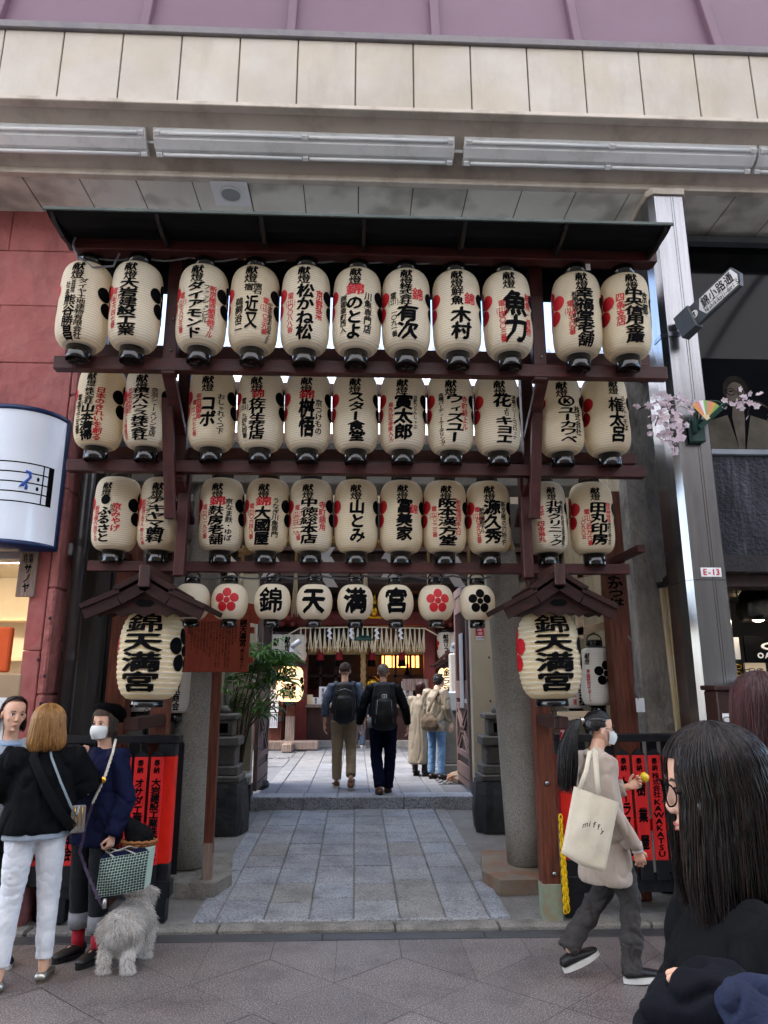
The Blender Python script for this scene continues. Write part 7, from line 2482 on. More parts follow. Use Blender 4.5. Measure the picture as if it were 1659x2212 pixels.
# ---------------------------------------------------------------- woman at the left edge
c = at(38, 1552, 4.92)
F2 = Fig('person', 'woman with dark shoulder-length hair and grey t-shirt at the left edge', (c.x - .03, 4.92, 0), .60, 1.575)
F2.yaw = .12; F2.tilt = .05; F2.roll = .10
F2.body(fine=.004)
F2.legs('denim_dark', (.095, .068, .055), .03)
F2.shoes(('navy', 'sole_white'))
F2.garment('tshirt', ('cotton_grey',), top_mb(F2, .86, .185, .125, (.075, .075, .07), .42, .066), .01, 5, .006, 9)
F2.garment('collar', 'cotton_blue', MB().tube([F2.J['nec'] + V(.066 * cos(a), .064 * sin(a) - .008, -.008 + .012 * sin(a)) for a in [2 * pi * i / 24 for i in range(25)]], .011, 8), .006, 2, 0)
hair(F2, dict(len=.13, rx=.084, ry=.104, rz=.098, flare=.22, curl=.1, face=86, hairline=46, part=.35, wave=.8), ('hair_dark', 'hair_dark'), 500, 5)

# ---------------------------------------------------------------- woman with the black beret and mask
c = at(232, 1565, 5.0)
F3 = Fig('person', 'woman in a black beret, white mask and navy sweatshirt beside the dog', (c.x - .015, 5.0, 0), -.50, 1.505)
hw = at(172, 1622, 4.78)
F3.set(ell=(.235, .04, 1.06), wrl=(.215, -.05, .835))
lw = loc_of(F3, hw)
F3.J['wrr'] = lw + V(0, .02, -.05); F3.J['elr'] = V(-.22, .02, 1.08) * F3.k
F3.J['hdr'] = (V(.1, -.25, 1), V(.5, .6, 0), V(.6, -.4, .2), 1.2)
F3.J['hdl'] = (V(.0, -.1, -1), V(-1, 0, 0), V(0, -1, 0), 1.0)
F3.yaw = .20; F3.tilt = .02
F3.body(fine=.004)
F3.legs('denim_dark', (.10, .075, .062), .10)
for d in 'lr':
    a, n_ = F3.J['an' + d], F3.J['kn' + d]
    u = (n_ - a).normalized()
    put('cuff', MB().lathe([(.064, 0), (.066, .0), (.067, .09), (.063, .09)], 20, a + u * .095, 0, True, False).mesh('cuff', 'denim_cuff'), F3.t)
    put('sock', MB().tube([a - V(0, 0, .03), a + u * .085], [.038, .04], 14).mesh('sock', 'sock_red'), F3.t)
F3.shoes(('shoe_black', 'shoe_black'), .24, .026, .048, 'sneaker', .07)
mb = top_mb(F3, .745, .20, .14, (.082, .072, .05), 1.0, .075, 1.05, chest=1.2)
F3.garment('sweatshirt', 'navy', mb, .009, 4, .020, 6.5, (1, 1, .8))
hair(F3, dict(len=.115, rx=.088, ry=.106, rz=.098, flare=.06, curl=.16, face=58, hairline=48, bang=.55, bangth=70, part=.1), ('hair_brown', 'hair_dark'), 600, 8)
M = F3.headM()
b = MB().tube([(0, .03, .062), (.005, .038, .085), (.008, .05, .115), (.005, .055, .132), (0, .055, .137)], [(.096, .110), (.124, .138), (.120, .132), (.075, .08), (.02, .02)], 24, 0, (1, 0, 0))
put('beret', blob(MB().merge(b, M @ Matrix.Rotation(-.16, 4, 'X')), .007, 5, .004, 14, mats=('beret',), name='beret'), F3.t)
def mask(fig, m='mask_white', big=1.0):
    M = fig.headM()
    vs, fs = [], []
    n = 15
    rows = [(.0, .072, .004), (-.022, .092, .012), (-.045, .098, .017), (-.070, .088, .012), (-.098, .070, .0)]
    for z, r, push in rows:
        for i in range(n):
            a = radians(-82 + 164 * i / (n - 1))
            fr = cos(a)
            x = sin(a) * (.071 if z > -.05 else .071 + (z + .05) * .42)
            y = -.030 - fr * (.062 + push * 1.4 * max(0, fr) ** 2 + (.014 if z < -.01 else .0)) * big
            vs.append(M @ V(x, y, z + .010 * (1 - fr) * (1 if z < -.03 else -1)))
    for j in range(len(rows) - 1):
        for i in range(n - 1):
            a = j * n + i
            fs.append((a, a + 1, a + n + 1, a + n))
    mb = MB().add(vs, fs, 0, True)
    for i0, zz in ((0, .004), (n - 1, .004)):
        x = -1 if i0 == 0 else 1
        for row in (0, 4):
            mb.tube([vs[row * n + i0], M @ V(x * .079, .0, -.02 if row else .01), M @ V(x * .082, .022, -.01)], .0022, 5)
    put('mask', mb.mesh('mask', m), fig.t)
mask(F3, big=1.06)
k = F3.k
# rope lead worn across the body, running down to the dog
t = held('dog_lead', None, F3, 'white and purple rope dog lead worn across the navy sweatshirt, down to the dog', 'dog lead') if False else None
pw = [at(250, 1598, 4.97), at(244, 1625, 4.865), at(226, 1680, 4.80), at(200, 1735, 4.79), at(184, 1785, 4.80), at(178, 1818, 4.82), at(172, 1840, 4.80), at(190, 1890, 4.72), at(212, 1940, 4.66), at(225, 1962, 4.66)]
def rope_obj(name, pts, r, m, parent=None, turns=40):
    mb = MB(); n = 90
    for ph in (0, 2.09, 4.19):
        q = []
        for i in range(n + 1):
            p = interp(pts, i / n); a = ph + i / n * turns
            q.append(p + V(cos(a) * r * .55, sin(a) * r * .4, sin(a) * r * .5))
        mb.tube(q, r * .55, 5)
    return mb.build(name, m, parent)
t = thing('dog_lead', 'white and purple rope dog lead worn across the navy sweatshirt, down to the dog', 'dog lead', pw[3])
rope_obj('white_rope', pw[:4], .009, 'rope_white', t)
rope_obj('purple_rope', pw[3:], .009, 'rope_purple', t)
q = at(222, 1685, 4.775)
MB().tube([q, q + V(.0, -.006, 0)], .021, 20).build('gold_disc', 'gold_chain', t)
MB().tube([pw[-1] + V(0, 0, .05), pw[-1]], .012, 8).build('clip', 'silver', t)
strap([F3.J['nec'] + V(-.07, -.07, -.02), V(.02, -.165, 1.24) * k, V(.13, -.165, 1.02) * k, V(.2, -.08, .86) * k], .012, .006, 'bag_strap', 'cloth_black', F3.t, (1, 0, 0))
# woven tote held in the left hand
hb = parent_matrix(F3.t) @ (F3.J['wrl'] + V(0, -.02, -.10))
a, b_ = at(215, 1862, 4.74), at(315, 1930, 4.74)
t = thing('woven_tote', 'dark green and pale checked woven tote bag held above the dog', 'bag', ((a.x + b_.x) / 2, 4.78, b_.z))
x0, x1, zb, zt_ = at(213, 1900, 4.74).x, at(314, 1900, 4.74).x, at(260, 1936, 4.74).z, at(260, 1850, 4.74).z
skew = .02
def tote_pt(u, v, side):
    y = (4.72 if side == 0 else 4.86) + .02 * (1 - v) + (-.028 if side == 0 else .02) * sin(pi * u) * sin(pi * min(1, v * .9 + .1)) + .006 * sin(u * 9 + v * 5)
    return V(x0 + (x1 - x0) * u + skew * (v - .5), y + .02 * u, zb + (zt_ - zb) * v + .04 * u - .01)
mb = MB()
nx, nz = 17, 14
for side in (0, 1):
    for i in range(nx):
        for j in range(nz):
            g_ = .0
            c4 = [tote_pt((i + p) / nx, (j + q_) / nz, side) for p, q_ in ((0, 0), (1, 0), (1, 1), (0, 1))]
            mb.add(c4, [(0, 1, 2, 3)], 1)
            if (i + j) % 2 == 0 or True:
                e = .13
                c5 = [tote_pt((i + p) / nx, (j + q_) / nz, side) + V(0, -.0012 if side == 0 else .0012, 0) for p, q_ in ((e * (((i + j) % 2) * .8 + .4), e), (1 - e * .5, e), (1 - e * .5, 1 - e * .6), (e * (((i + j) % 2) * .8 + .4), 1 - e * .6))]
                mb.add(c5, [(0, 1, 2, 3)], 0)
for u in (0, 1):
    mb.add([tote_pt(u, 0, 0), tote_pt(u, 0, 1), tote_pt(u, 1, 1), tote_pt(u, 1, 0)], [(0, 1, 2, 3)], 1)
mb.add([tote_pt(0, 0, 0), tote_pt(1, 0, 0), tote_pt(1, 0, 1), tote_pt(0, 0, 1)], [(0, 1, 2, 3)], 0)
mb.build('bag_body', ['check_dark', 'check_pale'], t, False)
for side in (0, 1):
    p0, p1 = tote_pt(.28, .97, side), tote_pt(.74, .97, side)
    top = hb + V(0, .015 * (side * 2 - 1), -.01)
    MB().tube([p0, p0.lerp(top, .55) + V(-.03, 0, .03), top, p1.lerp(top, .55) + V(.03, 0, .03), p1], .0055, 7).build('handle', 'silver', t)
mb = MB()
for i in range(5):
    p = tote_pt(.1 + .17 * i, .93, 0) + V(0, .06, 0)
    mb.ball(p, (.05, .04, .035), 9, 6)
mb.build('cloth_contents', 'navy', t)
# wicker and leather bag on the far side
q = at(300, 1826, 4.93)
t = thing('wicker_bag', 'small black leather bag with a wicker base behind the checked tote', 'bag', q)
mb = MB()
for j in range(6):
    rj = .062 + .008 * j
    pts = [q + V(rj * cos(a) * 1.05, rj * .62 * sin(a) , -.045 + j * .014 + .004 * sin(a * 14 + j * pi)) for a in [2 * pi * i / 40 for i in range(41)]]
    mb.tube(pts, .010, 6, cap=False)
mb.build('wicker_base', 'wicker', t)
mb = MB().tube([q + V(0, 0, .02), q + V(0, 0, .05), q + V(-.05, 0, .10), q + V(-.10, 0, .16)], [(.092, .06), (.088, .058), (.06, .04), (.02, .02)], 18, 0, (1, 0, 0))
put('leather_top', blob(mb, .008, 4, .006, 14, mats=('cloth_black',), name='leather_top'), t).matrix_parent_inverse = parent_matrix(t).inverted()

# ---------------------------------------------------------------- grey dog
def dog():
    g = ground(252, 2108, 0)
    t = thing('dog', 'shaggy grey terrier with pale legs standing with its back to the camera', 'dog', (g.x, g.y + .15, 0))
    t.rotation_euler = (0, 0, pi - .10)
    t.scale = (.92, .74, .74)
    P = lambda x, y, z: V(x, y, z)
    mb = MB()
    # faces -y in its own frame: chest at -y, rump at +y
    mb.tube([P(0, .22, .33), P(0, .16, .345), P(0, .0, .325), P(0, -.14, .335), P(0, -.22, .36)], [(.07, .08), (.105, .115), (.105, .11), (.115, .13), (.08, .09)], 16, 0, (1, 0, 0), True, True)
    mb.tube([P(0, -.18, .37), P(.0, -.25, .42)], [.08, .065], 12, 0, None, True, True)
    mb.ball(P(0.0, -.27, .455), (.082, .085, .078), 14, 10)
    mb.tube([P(0, -.31, .435), P(0, -.40, .415)], [(.052, .05), (.042, .04)], 12, 0, (1, 0, 0), True, True)
    for s in (-1, 1):
        mb.tube([P(s * .06, .17, .33), P(s * .075, .12, .21), P(s * .075, .20, .125), P(s * .08, .185, .035), P(s * .08, .15, .022)], [.07, .05, .030, .027, .030], 10, 0, None, True, True)
        mb.tube([P(s * .075, -.16, .31), P(s * .085, -.15, .19), P(s * .085, -.165, .10), P(s * .085, -.165, .035), P(s * .085, -.19, .022)], [.055, .040, .032, .028, .030], 10, 0, None, True, True)
        mb.tube([P(s * .06, -.25, .52), P(s * .085, -.265, .505), P(s * .10, -.29, .46)], [(.03, .012), (.032, .012), (.018, .008)], 8, 0, (0, 1, 0), True, True)
    mb.tube([P(0, .23, .38), P(0, .27, .43)], [.03, .022], 8, 0, None, True, True)
    body = blob(mb, .011, 5, .006, 14, mats=('fur_grey',), name='body')
    put('body', body, t)
    rnd = random.Random(2)
    mb = MB()
    vs = body.vertices
    polys = list(body.polygons)
    # curly locks rooted on the skin, drooping
    ws = [p.area for p in polys]
    for p in rnd.choices(polys, ws, k=14000):
        c = p.center; n = p.normal
        low = c.z < .24
        head = c.z > .43
        L = rnd.uniform(.022, .05) * (.8 if low else 1.0) * (.8 if head else 1)
        tang = V(rnd.gauss(0, .5), rnd.gauss(0, .5) + .3, rnd.gauss(0, .3) - (1.0 if not head else .5))
        d = (n * .8 + tang * .6).normalized()
        s_ = d.cross(V(rnd.gauss(0, 1), rnd.gauss(0, 1), rnd.gauss(0, 1))).normalized()
        fr = rnd.uniform(4, 8); am = rnd.uniform(.004, .009)
        pts = []
        for q in range(6):
            u = q / 5
            pp = c + d * L * u + V(0, 0, -.5 * L * u * u) + s_ * sin(u * fr) * am
            if pp.z < .006: pp.z = .006
            pts.append(pp)
        mi = 2 if (low and rnd.random() < .75) else rnd.choice((0, 0, 1, 1, 2) if not head else (0, 1, 2))
        mb.tube(pts, [.0012, .0014, .0013, .0011, .0008, .0003], 3, mi, None, False)
    put('fur', mb.mesh('fur', ['fur_grey', 'fur_light', 'fur_white']), t)
    for s in (-1, 1):
        put('eye', MB().ball(P(s * .035, -.34, .475), .010, 8, 6).mesh('eye', 'iris'), t)
    put('nose', MB().ball(P(0, -.445, .422), (.02, .015, .016), 8, 6).mesh('nose', 'iris'), t)
    put('collar', MB().lathe([(.083, -.012), (.087, 0), (.083, .012)], 22, (0, -.215, .395), 0, True, False).mesh('collar', 'rope_purple'), t)
dog()

# ---------------------------------------------------------------- girl in the beige coat, walking right
g = ground(1322, 2118, 0)
F4 = Fig('person', 'young woman walking right in a beige coat and mask with a long black ponytail', (g.x, g.y, 0), pi / 2 + .12, 1.50)
F4.set(anr=(-.07, -.11, .10), tor=(-.085, -.29, .03), knr=(-.075, -.13, .50), anl=(.07, .25, .20), tol=(.06, .09, .05), knl=(.08, -.02, .52), hipr=(-.08, -.01, .88), hipl=(.08, .01, .88),
       elr=(-.215, .045, 1.08), wrr=(-.225, -.13, .83), ell=(.21, .0, 1.10), wrl=(.10, -.27, 1.17), hed=(0, -.035, 1.565), nec=(0, -.0, 1.40))
F4.J['hdr'] = (V(.0, -.25, -1), V(.9, -.1, 0), V(.1, -1, 0), .55)
F4.J['hdl'] = (V(-.15, -1, .35), V(-.7, .2, .5), V(-.2, -.2, 1), 1.0)
F4.tilt = .06
F4.body(voxel=.008, fine=.004)
F4.legs('trouser_grey', (.098, .074, .062), -.035, amp=.016, voxel=.008)
F4.shoes(('shoe_black', 'sole_white'), .255, .026, .046, 'sneaker', .07)
k = F4.k
mb = top_mb(F4, .60, .205, .165, (.080, .066, .055), .95, .07, 1.0, chest=1.08)
mb.tube([V(-.09, .02, 1.405) * k, V(0, .075, 1.40) * k, V(.09, .02, 1.405) * k], .032, 10, 0, None, True, True)
F4.garment('coat', 'coat_beige', mb, .009, 4, .018, 6.5, (1, 1, .6))
put('cuff', MB().tube([F4.J['wrr'] + V(0, .008, .035), F4.J['wrr'] + V(0, .0, .0)], [.037, .035], 14).mesh('cuff', 'coat_beige'), F4.t)
put('undershirt_cuff', MB().tube([F4.J['wrr'] + V(0, .001, .004), F4.J['wrr'] + V(0, -.004, -.012)], [.033, .032], 14).mesh('undershirt_cuff', 'sole_white'), F4.t)
mask(F4, 'mask_white')
M = F4.headM()
# swept-back hair and ponytail
rnd = random.Random(12)
mb = MB()
C0 = V(0, .016, .040); R = V(.083, .100, .093)
tie = V(0, .125, .055)
nu, nv = 36, 14
vs, fs = [], []
for j in range(nv + 1):
    for i in range(nu + 1):
        ph = -pi + 2 * pi * i / nu
        edge = 142 if abs(ph) > 2.3 else 122 if abs(ph) > 1.9 else 104 if abs(ph) > 1.25 else 66
        th = radians(edge) * j / nv
        sh_ = max(sin(th), .90 if th > 1.57 else 0)
        vs.append(M @ (C0 + V(sh_ * sin(ph) * R.x, -sh_ * cos(ph) * R.y, cos(th) * R.z)))
for j in range(nv):
    for i in range(nu):
        a = j * (nu + 1) + i
        fs.append((a, a + 1, a + nu + 2, a + nu + 1))
mb.add(vs, fs, 0, True)
for i in range(700):
    ph = rnd.uniform(-pi, pi)
    edge = 142 if abs(ph) > 2.3 else 122 if abs(ph) > 1.9 else 104 if abs(ph) > 1.25 else 66
    th = radians(edge * rnd.uniform(.75, 1.0))
    p0 = V(sin(th) * sin(ph), -sin(th) * cos(ph), cos(th))
    p1 = (tie - C0).normalized()
    pts = []
    for q in range(8):
        u = q / 7
        d = p0.lerp(p1, u)
        if d.length < .05: d = V(0, 0, 1)
        d = d.normalized()
        pts.append(M @ (C0 + V(d.x * R.x, d.y * R.y, d.z * R.z) * (1.02 + .03 * u + rnd.uniform(-.004, .004))))
    mb.tube(pts, [.0014, .002, .0022, .0022, .0022, .0022, .002, .002], 4, 0, None, False)
for i in range(1000):
    a = rnd.uniform(0, 2 * pi); r = rnd.random() ** .5
    pts = []
    L = rnd.uniform(.36, .50)
    for q in range(10):
        u = q / 9
        w_ = .018 + .075 * min(1, u * 1.6) * (1 - .35 * u)
        pts.append(M @ (tie + V(cos(a) * r * w_ * .8, .03 + .07 * sin(min(1, u * 2) * pi / 2) + .03 * u + sin(a) * r * w_, .02 * sin(min(1, u * 4) * pi) - L * u ** 1.15 + .01 * sin(u * 7 + a))))
    mb.tube(pts, [.0018] + [.0024] * 7 + [.0016, .0005], 4, 0, None, False)
put('hair', mb.mesh('hair', 'hair_black'), F4.t)
put('hair_tie', MB().merge(MB().lathe([(.022, -.012), (.026, 0), (.022, .012)], 16, (0, 0, 0), 0, True, False), M @ Matrix.Translation(tie + V(0, .01, 0)) @ Matrix.Rotation(pi / 2.4, 4, 'X')).mesh('hair_tie', 'silver'), F4.t)
def glasses(fig, m='ink', r=.024, lens='lens'):
    M = fig.headM()
    mb = MB(); lm = MB()
    for s in (-1, 1):
        ring = [V(s * .032 + r * cos(a), -.103 + .012 * abs(cos(a)) * (1 if cos(a) * s > 0 else 0), .004 + r * .88 * sin(a)) for a in [2 * pi * i / 20 for i in range(21)]]
        mb.tube(ring, .0018, 6)
        lm.add([M @ p for p in ring[:-1]], [tuple(range(20))])
        mb.tube([V(s * .056, -.092, .010), V(s * .072, -.06, .012), V(s * .079, .005, .010), V(s * .078, .03, -.005)], .0018, 6)
    mb.tube([V(-.008, -.104, .008), V(0, -.107, .011), V(.008, -.104, .008)], .0016, 6)
    put('spectacles', MB().merge(mb, M).mesh('spectacles', m), fig.t)
    put('lenses', lm.mesh('lenses', lens), fig.t)
glasses(F4)
# yellow wrapped fruit in her raised hand
hw_ = parent_matrix(F4.t) @ (F4.J['wrl'] + V(-.02, -.10, .055))
mb = MB().ball(hw_, .030, 14, 10)
mb.v = [tuple(V(*p) + (V(*p) - hw_) * (.10 * noise.noise(V(*p) * 60))) for p in mb.v]
tag(mb.build('yellow_fruit', 'fruit'), 'shiny yellow fruit held up by the woman in the beige coat', 'fruit')
# canvas tote on her right shoulder
def tote():
    M = parent_matrix(F4.t)
    t = thing('canvas_tote', 'cream canvas tote bag with small printed lettering on the shoulder of the beige coat', 'tote bag', M @ V(-.26, .12, .7))
    ca, cb, cc_, cd = at(1243, 1700, 4.20), at(1340, 1735, 4.17), at(1310, 1885, 4.17), at(1216, 1845, 4.20)
    n = 14
    vs, fs = [], []
    for side in (0, 1):
        for j in range(n + 1):
            for i in range(n + 1):
                u, v = i / n, j / n
                p = ca.lerp(cb, u).lerp(cd.lerp(cc_, u), v)
                bul = sin(pi * u) ** .7 * sin(pi * min(1, v * .8 + .2)) ** .7
                w_ = .012 * noise.noise(V(u * 4, v * 3, side * 5)) + .008 * noise.noise(V(u * 9, v * 2, 3))
                vs.append(p + V(0, (-.022 if side == 0 else .10) * bul + (.02 if side == 0 else .03) + w_ * bul, -.02 * sin(pi * u) * v))
    st = (n + 1) ** 2
    for side in (0, 1):
        for j in range(n):
            for i in range(n):
                a = side * st + j * (n + 1) + i
                fs.append((a, a + 1, a + n + 2, a + n + 1))
    for j in range(n):
        for e in (0, n):
            a = j * (n + 1) + e
            fs.append((a, a + n + 1, st + a + n + 1, st + a))
    for i in range(n):
        a = n * (n + 1) + i
        fs.append((a, a + 1, st + a + 1, st + a))
    MB().add(vs, fs, 0, True).build('bag_body', 'canvas', t)
    sh = M @ (F4.J['shr'] + V(.03, -.0, .075))
    for off, (u0, u1) in ((-.005, (.12, .55)), (.03, (.14, .6))):
        p0, p1 = ca.lerp(cb, u0) + V(0, off + .02, -.01), ca.lerp(cb, u1) + V(0, off + .02, -.02)
        tp = at(1286, 1628, 4.25) + V(off * .6, off + .05, .02)
        strap([p0, p0.lerp(tp, .5) + V(-.005, -.02, 0), tp + V(-.015, 0, -.012), tp, tp + V(.012, .0, -.015), p1.lerp(tp, .5) + V(-.004, -.025, 0), p1], .026, .004, 'strap', 'canvas', t, (1, 0, 0)).matrix_parent_inverse = parent_matrix(t).inverted()
    # printed word in an arc
    ex = (cb - ca).normalized(); ey = ((ca + cb) / 2 - (cc_ + cd) / 2).normalized(); en = ex.cross(ey); en = en if en.y < 0 else -en
    o = ca.lerp(cb, .52).lerp(cd.lerp(cc_, .52), .42)
    mb = MB()
    for i, ch in enumerate('miffy'):
        a = (i - 2) * .30
        put_char(mb, ch, 0, 0, .036, .036, lambda u, v, k=0, a=a: o + ex * (.083 * sin(a) + u * cos(a)) + ey * (.083 * cos(a) - .083 - u * sin(a) + v) + en * (.034 + k * .0001), 0, .02, False)
    mb.build('lettering', 'trouser_grey', t, False)
tote()

# ---------------------------------------------------------------- woman close to the camera at the right
c = at(1545, 1716, 1.42)
F5 = Fig('person', 'dark-haired woman with glasses and a black top, close to the camera at right', (c.x, 1.42, 0), -(pi / 2 + .16), 1.57)
F5.J['hed'] = V(0, -.0, c.z + .005)
F5.J['nec'] = V(0, .03, c.z - .16)
F5.J['elr'] = V(-.25, -.02, 1.05); F5.J['ell'] = V(.25, -.03, 1.05)
wl = loc_of(F5, at(1490, 2105, 1.30))
wl = loc_of(F5, at(1566, 2176, 1.215)); wt = loc_of(F5, at(1446, 2056, 1.145)); F5.J['wrl'] = wl; F5.J['wrr'] = V(-.16, -.10, .98)
F5.J['shl'] = V(.165, .015, c.z - .215); F5.J['shr'] = V(-.165, .015, c.z - .215)
F5.J['che'] = V(0, .01, 1.14)
F5.J['hdl'] = (wt - wl, V(-.3, 0, -1), V(1, 0, .3), .3)
F5.tilt = .08; F5.yaw = -.03
F5.body(voxel=.007, fine=.0032)
k = F5.k
mb = top_mb(F5, .92, .19, .14, (.078, .062, .05), .95, .062, 1.05, chest=1.1)
F5.garment('blouse', 'cloth_black', mb, .007, 4, .016, 8)
F5.legs('denim_dark')
hair(F5, dict(len=.255, rx=.094, ry=.110, rz=.102, flare=.12, curl=.06, face=30, hairline=50, part=.0, wave=.9, back=.0, bang=.3, bangth=68), ('hair_black', 'hair_dark'), 2600, 17, thick=.0007, mi=(0, 0, 1), relief=.045)
glasses(F5, 'ink', .026)
mb = MB()
ch = [F5.J['nec'] + V(.062 * sin(a) , -.062 * cos(a) - .01, -.03 - .10 * max(0, cos(a))) for a in [2 * pi * i / 60 for i in range(61)]]
for p in ch[::1]: mb.ball(p, (.0042, .0042, .0042), 6, 5)
put('necklace', mb.mesh('necklace', 'gold_chain'), F5.t)
# jacket carried over her arm
jc = [at(1452, 2155, 1.20), at(1505, 2175, 1.18), at(1575, 2215, 1.16), at(1665, 2290, 1.14)]
mb = MB()
mb.tube([jc[0] + V(0, .05, -.04), jc[0] + V(.01, .03, -.02), jc[1], jc[2], jc[3]], [(.02, .03), (.045, .04), (.07, .06), (.085, .075), (.10, .09)], 16, 0, None, True, True)
mb.tube([jc[1] + V(.0, 0, -.02), jc[1] + V(-.02, .02, -.14), jc[1] + V(-.04, .03, -.32)], [(.09, .04), (.10, .05), (.12, .05)], 16, 0, (1, 0, 0), True, True)
mb.tube([jc[2] + V(.0, 0, -.02), jc[2] + V(-.0, .0, -.16), jc[2] + V(-.01, .02, -.36)], [(.10, .04), (.12, .05), (.13, .05)], 16, 0, (1, 0, 0), True, True)
mat('jacket_navy', '07080f', '0b0d16', 8, .85, .4, 200, bdist=.003, spec=.2)
t = thing('folded_jacket', 'dark navy jacket carried over the arm of the woman nearest the camera', 'jacket', jc[1])
put('outer', blob(mb, .006, 3, .026, 9, mats=('jacket_navy',), name='outer'), t).matrix_parent_inverse = parent_matrix(t).inverted()
mb = MB()
mb.tube([at(1585, 2150, 1.09), at(1640, 2190, 1.08), at(1700, 2250, 1.06)], [(.03, .02), (.05, .03), (.06, .04)], 14, 0, None, True, True)
put('denim_lining', blob(mb, .005, 3, .018, 12, mats=('denim_jacket',), name='denim_lining'), t).matrix_parent_inverse = parent_matrix(t).inverted()
# ---------------------------------------------------------------- woman with reddish hair at the right edge
c = at(1648, 1560, 2.4)
F6 = Fig('person', 'woman with long reddish brown hair cut off by the right edge', (c.x, 2.4, 0), pi - .35, 1.68)
F6.body()
F6.garment('blouse', 'cloth_black', top_mb(F6, .9, .17, .12), .01, 5, .006)
F6.legs('denim_dark')
F6.shoes()
hair(F6, dict(len=.34, rx=.094, ry=.112, rz=.105, flare=.08, curl=.0, face=50, wave=.6), ('hair_red', 'hair_red'), 1400, 23, thick=.001)

# ---------------------------------------------------------------- the two men with backpacks
def walker(px, py, top_px, lab, hair_m, skin, topm, legm, shoe, seed, H=pi, zz=None, female=False, **kw):
    g = ground(px, py, ZC if zz is None else zz)
    h = at(px, top_px, g.y).z - g.z
    f = Fig('person', lab, g, H, h, female, skin, 'person', kw.get('group'))
    return f
F7 = walker(742, 1703, 1431, 'man in a blue-grey sweater and khaki trousers walking away with a black backpack', 'hair_brown', 'skin', 'sweater_blue', 'chino', 'shoe_brown', 1)
F7.set(anl=(.10, -.05, .085), tol=(.12, -.22, .03), anr=(-.10, .22, .16), tor=(-.11, .08, .04), knr=(-.10, -.02, .50), ell=(.27, .04, 1.11), elr=(-.27, .06, 1.11), wrl=(.28, -.02, .86), wrr=(-.28, .02, .86))
# facing away, his left is at the left of the picture
F7.body(voxel=.010, face=False, fine=.006)
F7.legs('chino', (.105, .075, .068), .03, amp=.008)
F7.shoes(('shoe_brown', 'sole_white'), .28, .024, .052)
F7.garment('sweater', 'sweater_blue', top_mb(F7, .85, .165, .125, (.07, .06, .05), .80, .068, 1.12, chest=1.08), .010, 4, .014, 7)
short_hair(F7, ('hair_brown',), 4, 420, .014, .02)
me, _ = backpack(F7, V(0, .19, 1.16) * F7.k, .31, .50, .20)
bp = held('backpack', me, F7, 'plain black backpack on the man in the blue-grey sweater', 'backpack')
for s_ in (-1, 1):
    strap([p * F7.k for p in (V(s_ * .10, .13, 1.37), V(s_ * .125, .05, 1.435), V(s_ * .135, -.06, 1.38), V(s_ * .15, -.11, 1.2), V(s_ * .16, .08, 1.0))], .06, .012, 'shoulder_strap', 'pack', bp, (1, 0, 0))
put('zip_flap', MB().tube([V(-.10, .268, 1.30) * F7.k, V(0, .30, 1.335) * F7.k, V(.10, .268, 1.30) * F7.k], .006, 6).mesh('zip_flap', 'grey_light'), bp)
F8 = walker(828, 1716, 1434, 'grey-haired man in black jacket and navy trousers walking away with a black backpack', 'hair_grey', 'skin', 'jacket_black', 'jean_navy', 'shoe_brown', 2)
F8.set(anr=(-.06, -.08, .085), tor=(-.075, -.25, .03), anl=(.05, .12, .11), tol=(.06, -.04, .03), ell=(.29, .04, 1.11), elr=(-.29, .04, 1.11), wrl=(.33, -.03, .88), wrr=(-.34, -.03, .88))
F8.body(voxel=.010, face=False, fine=.006)
F8.legs('jean_navy', (.108, .080, .075), .0, amp=.009)
F8.shoes(('shoe_brown', 'shoe_black'), .285, .024, .052)
F8.garment('jacket', 'jacket_black', top_mb(F8, .86, .17, .13, (.075, .065, .052), .97, .072, 1.12, chest=1.1), .010, 4, .014, 7)
short_hair(F8, ('hair_grey',), 9, 420, .012, .02)
me, _ = backpack(F8, V(0, .20, 1.15) * F8.k, .33, .56, .22)
bp = held('backpack', me, F8, 'large black backpack with a small white badge on the grey-haired man', 'backpack')
k = F8.k
for s_ in (-1, 1):
    strap([p * k for p in (V(s_ * .10, .13, 1.38), V(s_ * .13, .05, 1.445), V(s_ * .14, -.06, 1.38), V(s_ * .155, -.115, 1.2), V(s_ * .165, .08, 1.0))], .06, .012, 'shoulder_strap', 'pack', bp, (1, 0, 0))
    put('piping', MB().tube([V(s_ * .09, .335, 1.22) * k, V(s_ * .105, .345, 1.05) * k, V(s_ * .12, .325, .93) * k], .004, 6).mesh('piping', 'grey_light'), bp)
pl = flat(V(0, .345, 1.27) * k, (-1, 0, 0), (0, 0, 1), (0, 1, 0), .002)
mb = MB()
for r1, r2, rr in ((.033, .026, .8),):
    n = 20
    o_ = [pl(r1 * (abs(cos(a)) ** .5) * (1 if cos(a) > 0 else -1), r1 * .75 * (abs(sin(a)) ** .5) * (1 if sin(a) > 0 else -1)) for a in [2 * pi * i / n for i in range(n)]]
    i_ = [pl(r2 * (abs(cos(a)) ** .5) * (1 if cos(a) > 0 else -1), r2 * .68 * (abs(sin(a)) ** .5) * (1 if sin(a) > 0 else -1)) for a in [2 * pi * i / n for i in range(n)]]
    mb.add(o_ + i_, [(i, (i + 1) % n, n + (i + 1) % n, n + i) for i in range(n)])
disc(mb, 0, 0, .009, lambda u, v, k=0: pl(u, v, k))
put('badge', mb.mesh('badge', 'sign_white'), bp)
strap([V(.19, .20, 1.0) * k, V(.19, .20, .86) * k], .065, .065, 'bottle', 'grey_light', bp)

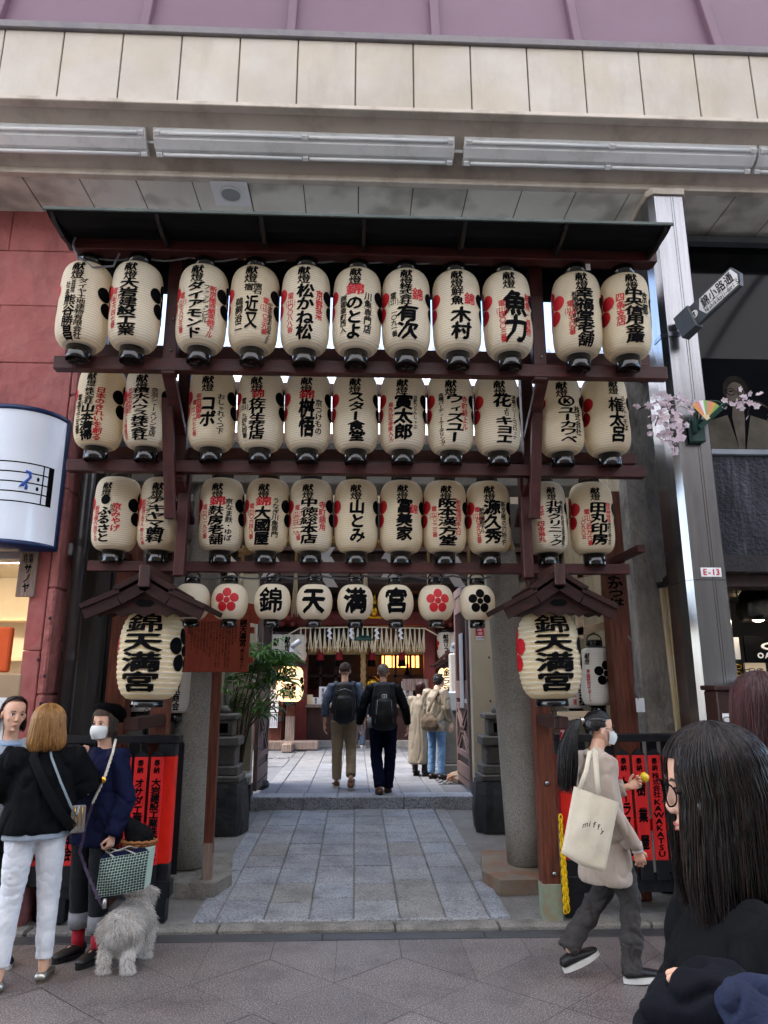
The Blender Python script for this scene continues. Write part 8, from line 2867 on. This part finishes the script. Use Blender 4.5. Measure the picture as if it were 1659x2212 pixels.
# ---------------------------------------------------------------- couple at the right gate leaf
F9 = walker(908, 1676, 1470, 'woman in a long beige trench coat and dark boots, half behind her companion', 'hair_dark', 'skin_fair', 'trench', 'boot', 'boot', 3, pi - .55, female=True)
F9.set(elr=(-.20, -.02, 1.09), wrr=(-.12, -.16, .98), ell=(.22, -.02, 1.10), wrl=(.12, -.2, 1.05), hed=(0, -.06, 1.56), nec=(0, -.0, 1.40))
F9.tilt = -.25
F9.body(voxel=.011, face=False, fine=.007)
F9.legs('boot', (.08, .06, .055), .0)
F9.shoes(('boot', 'boot'), .25, .04, .048, 'boot', .08)
mb = top_mb(F9, .22, .235, .20, (.08, .07, .06), .95, .07, 1.1, chest=1.15)
F9.garment('trench_coat', 'trench', mb, .012, 4, .022, 7, (1, 1, .25))
hair(F9, dict(len=.14, rx=.09, ry=.108, rz=.10, flare=.05, face=60), ('hair_red', 'hair_dark'), 160, 6, thick=.004)
F10 = walker(944, 1683, 1450, 'dark-haired man in a beige jacket and blue jeans looking down by the gate', 'hair_black', 'skin_fair', 'trench_light', 'denim_blue', 'boot', 4, pi - .75)
F10.set(elr=(-.24, .0, 1.10), wrr=(-.25, -.08, .88), ell=(.22, -.04, 1.12), wrl=(.10, -.22, 1.1), hed=(0, -.12, 1.535), nec=(0, -.03, 1.40), che=(0, -.01, 1.25))
F10.tilt = -.45
F10.body(voxel=.010, face=False, fine=.006)
F10.legs('denim_blue', (.092, .066, .06), .0, amp=.009, seat=.86)
F10.shoes(('boot', 'boot'), .28, .02, .05)
mb = top_mb(F10, .74, .185, .14, (.078, .068, .058), .97, .075, 1.12, chest=1.1)
F10.garment('jacket', 'trench_light', mb, .010, 4, .018, 7, (1, 1, .6))
short_hair(F10, ('hair_black',), 14, 620, .035, .05)
k = F10.k
mb = MB().tube([V(-.02, .21, 1.02) * k, V(-.02, .22, .92) * k, V(-.02, .20, .82) * k, V(-.02, .2, .78) * k], [(.07, .03), (.15, .05), (.17, .05), (.15, .03)], 16, 0, (1, 0, 0), True, True)
bg_ = held('shoulder_bag', blob(mb, .011, 4, .008, 12, mats=('bag_brown',), name='bag_body'), F10, 'soft brown shoulder bag on the back of the man in the beige jacket', 'bag')
strap([p * k for p in (V(.02, .205, 1.02), V(-.06, .15, 1.25), V(-.11, .03, 1.43), V(-.13, -.09, 1.3))], .05, .012, 'strap', 'bag_brown', bg_, (1, 0, 0))
put('label_patch', MB().box(V(-.04, .243, .95) * k, V(0, .249, .98) * k).mesh('label_patch', 'sign_white'), bg_)
# ---------------------------------------------------------------- two people further back
F11 = walker(708, 1612, 1490, 'dark-haired woman in dark clothes seen past the left man at the shrine', 'hair_black', 'skin', 'navy', 'denim_dark', 'boot', 5, pi + .2, female=True)
F11.body(voxel=.014, face=False, fine=.009); F11.legs('denim_dark', voxel=.014); F11.shoes()
F11.garment('jacket', 'navy', top_mb(F11, .75, .18, .13), .014, 4, .008)
hair(F11, dict(len=.1, face=60), ('hair_black', 'hair_black'), 120, 3, thick=.004)
F12 = walker(776, 1616, 1474, 'person in dark top and grey-blue trousers with white shoes between the two men', 'hair_dark', 'skin', 'denim_dark', 'cotton_grey', 'sole_white', 6, pi - .4)
F12.body(voxel=.014, face=False, fine=.009); F12.legs('sweater_blue', (.1, .08, .075), voxel=.014); F12.shoes(('sole_white', 'sole_white'))
F12.garment('jacket', 'navy', top_mb(F12, .78, .18, .13), .014, 4, .008)
short_hair(F12, ('hair_dark',), 3, 260, .03, .04)
bpy.data.scenes.remove(BENCH)
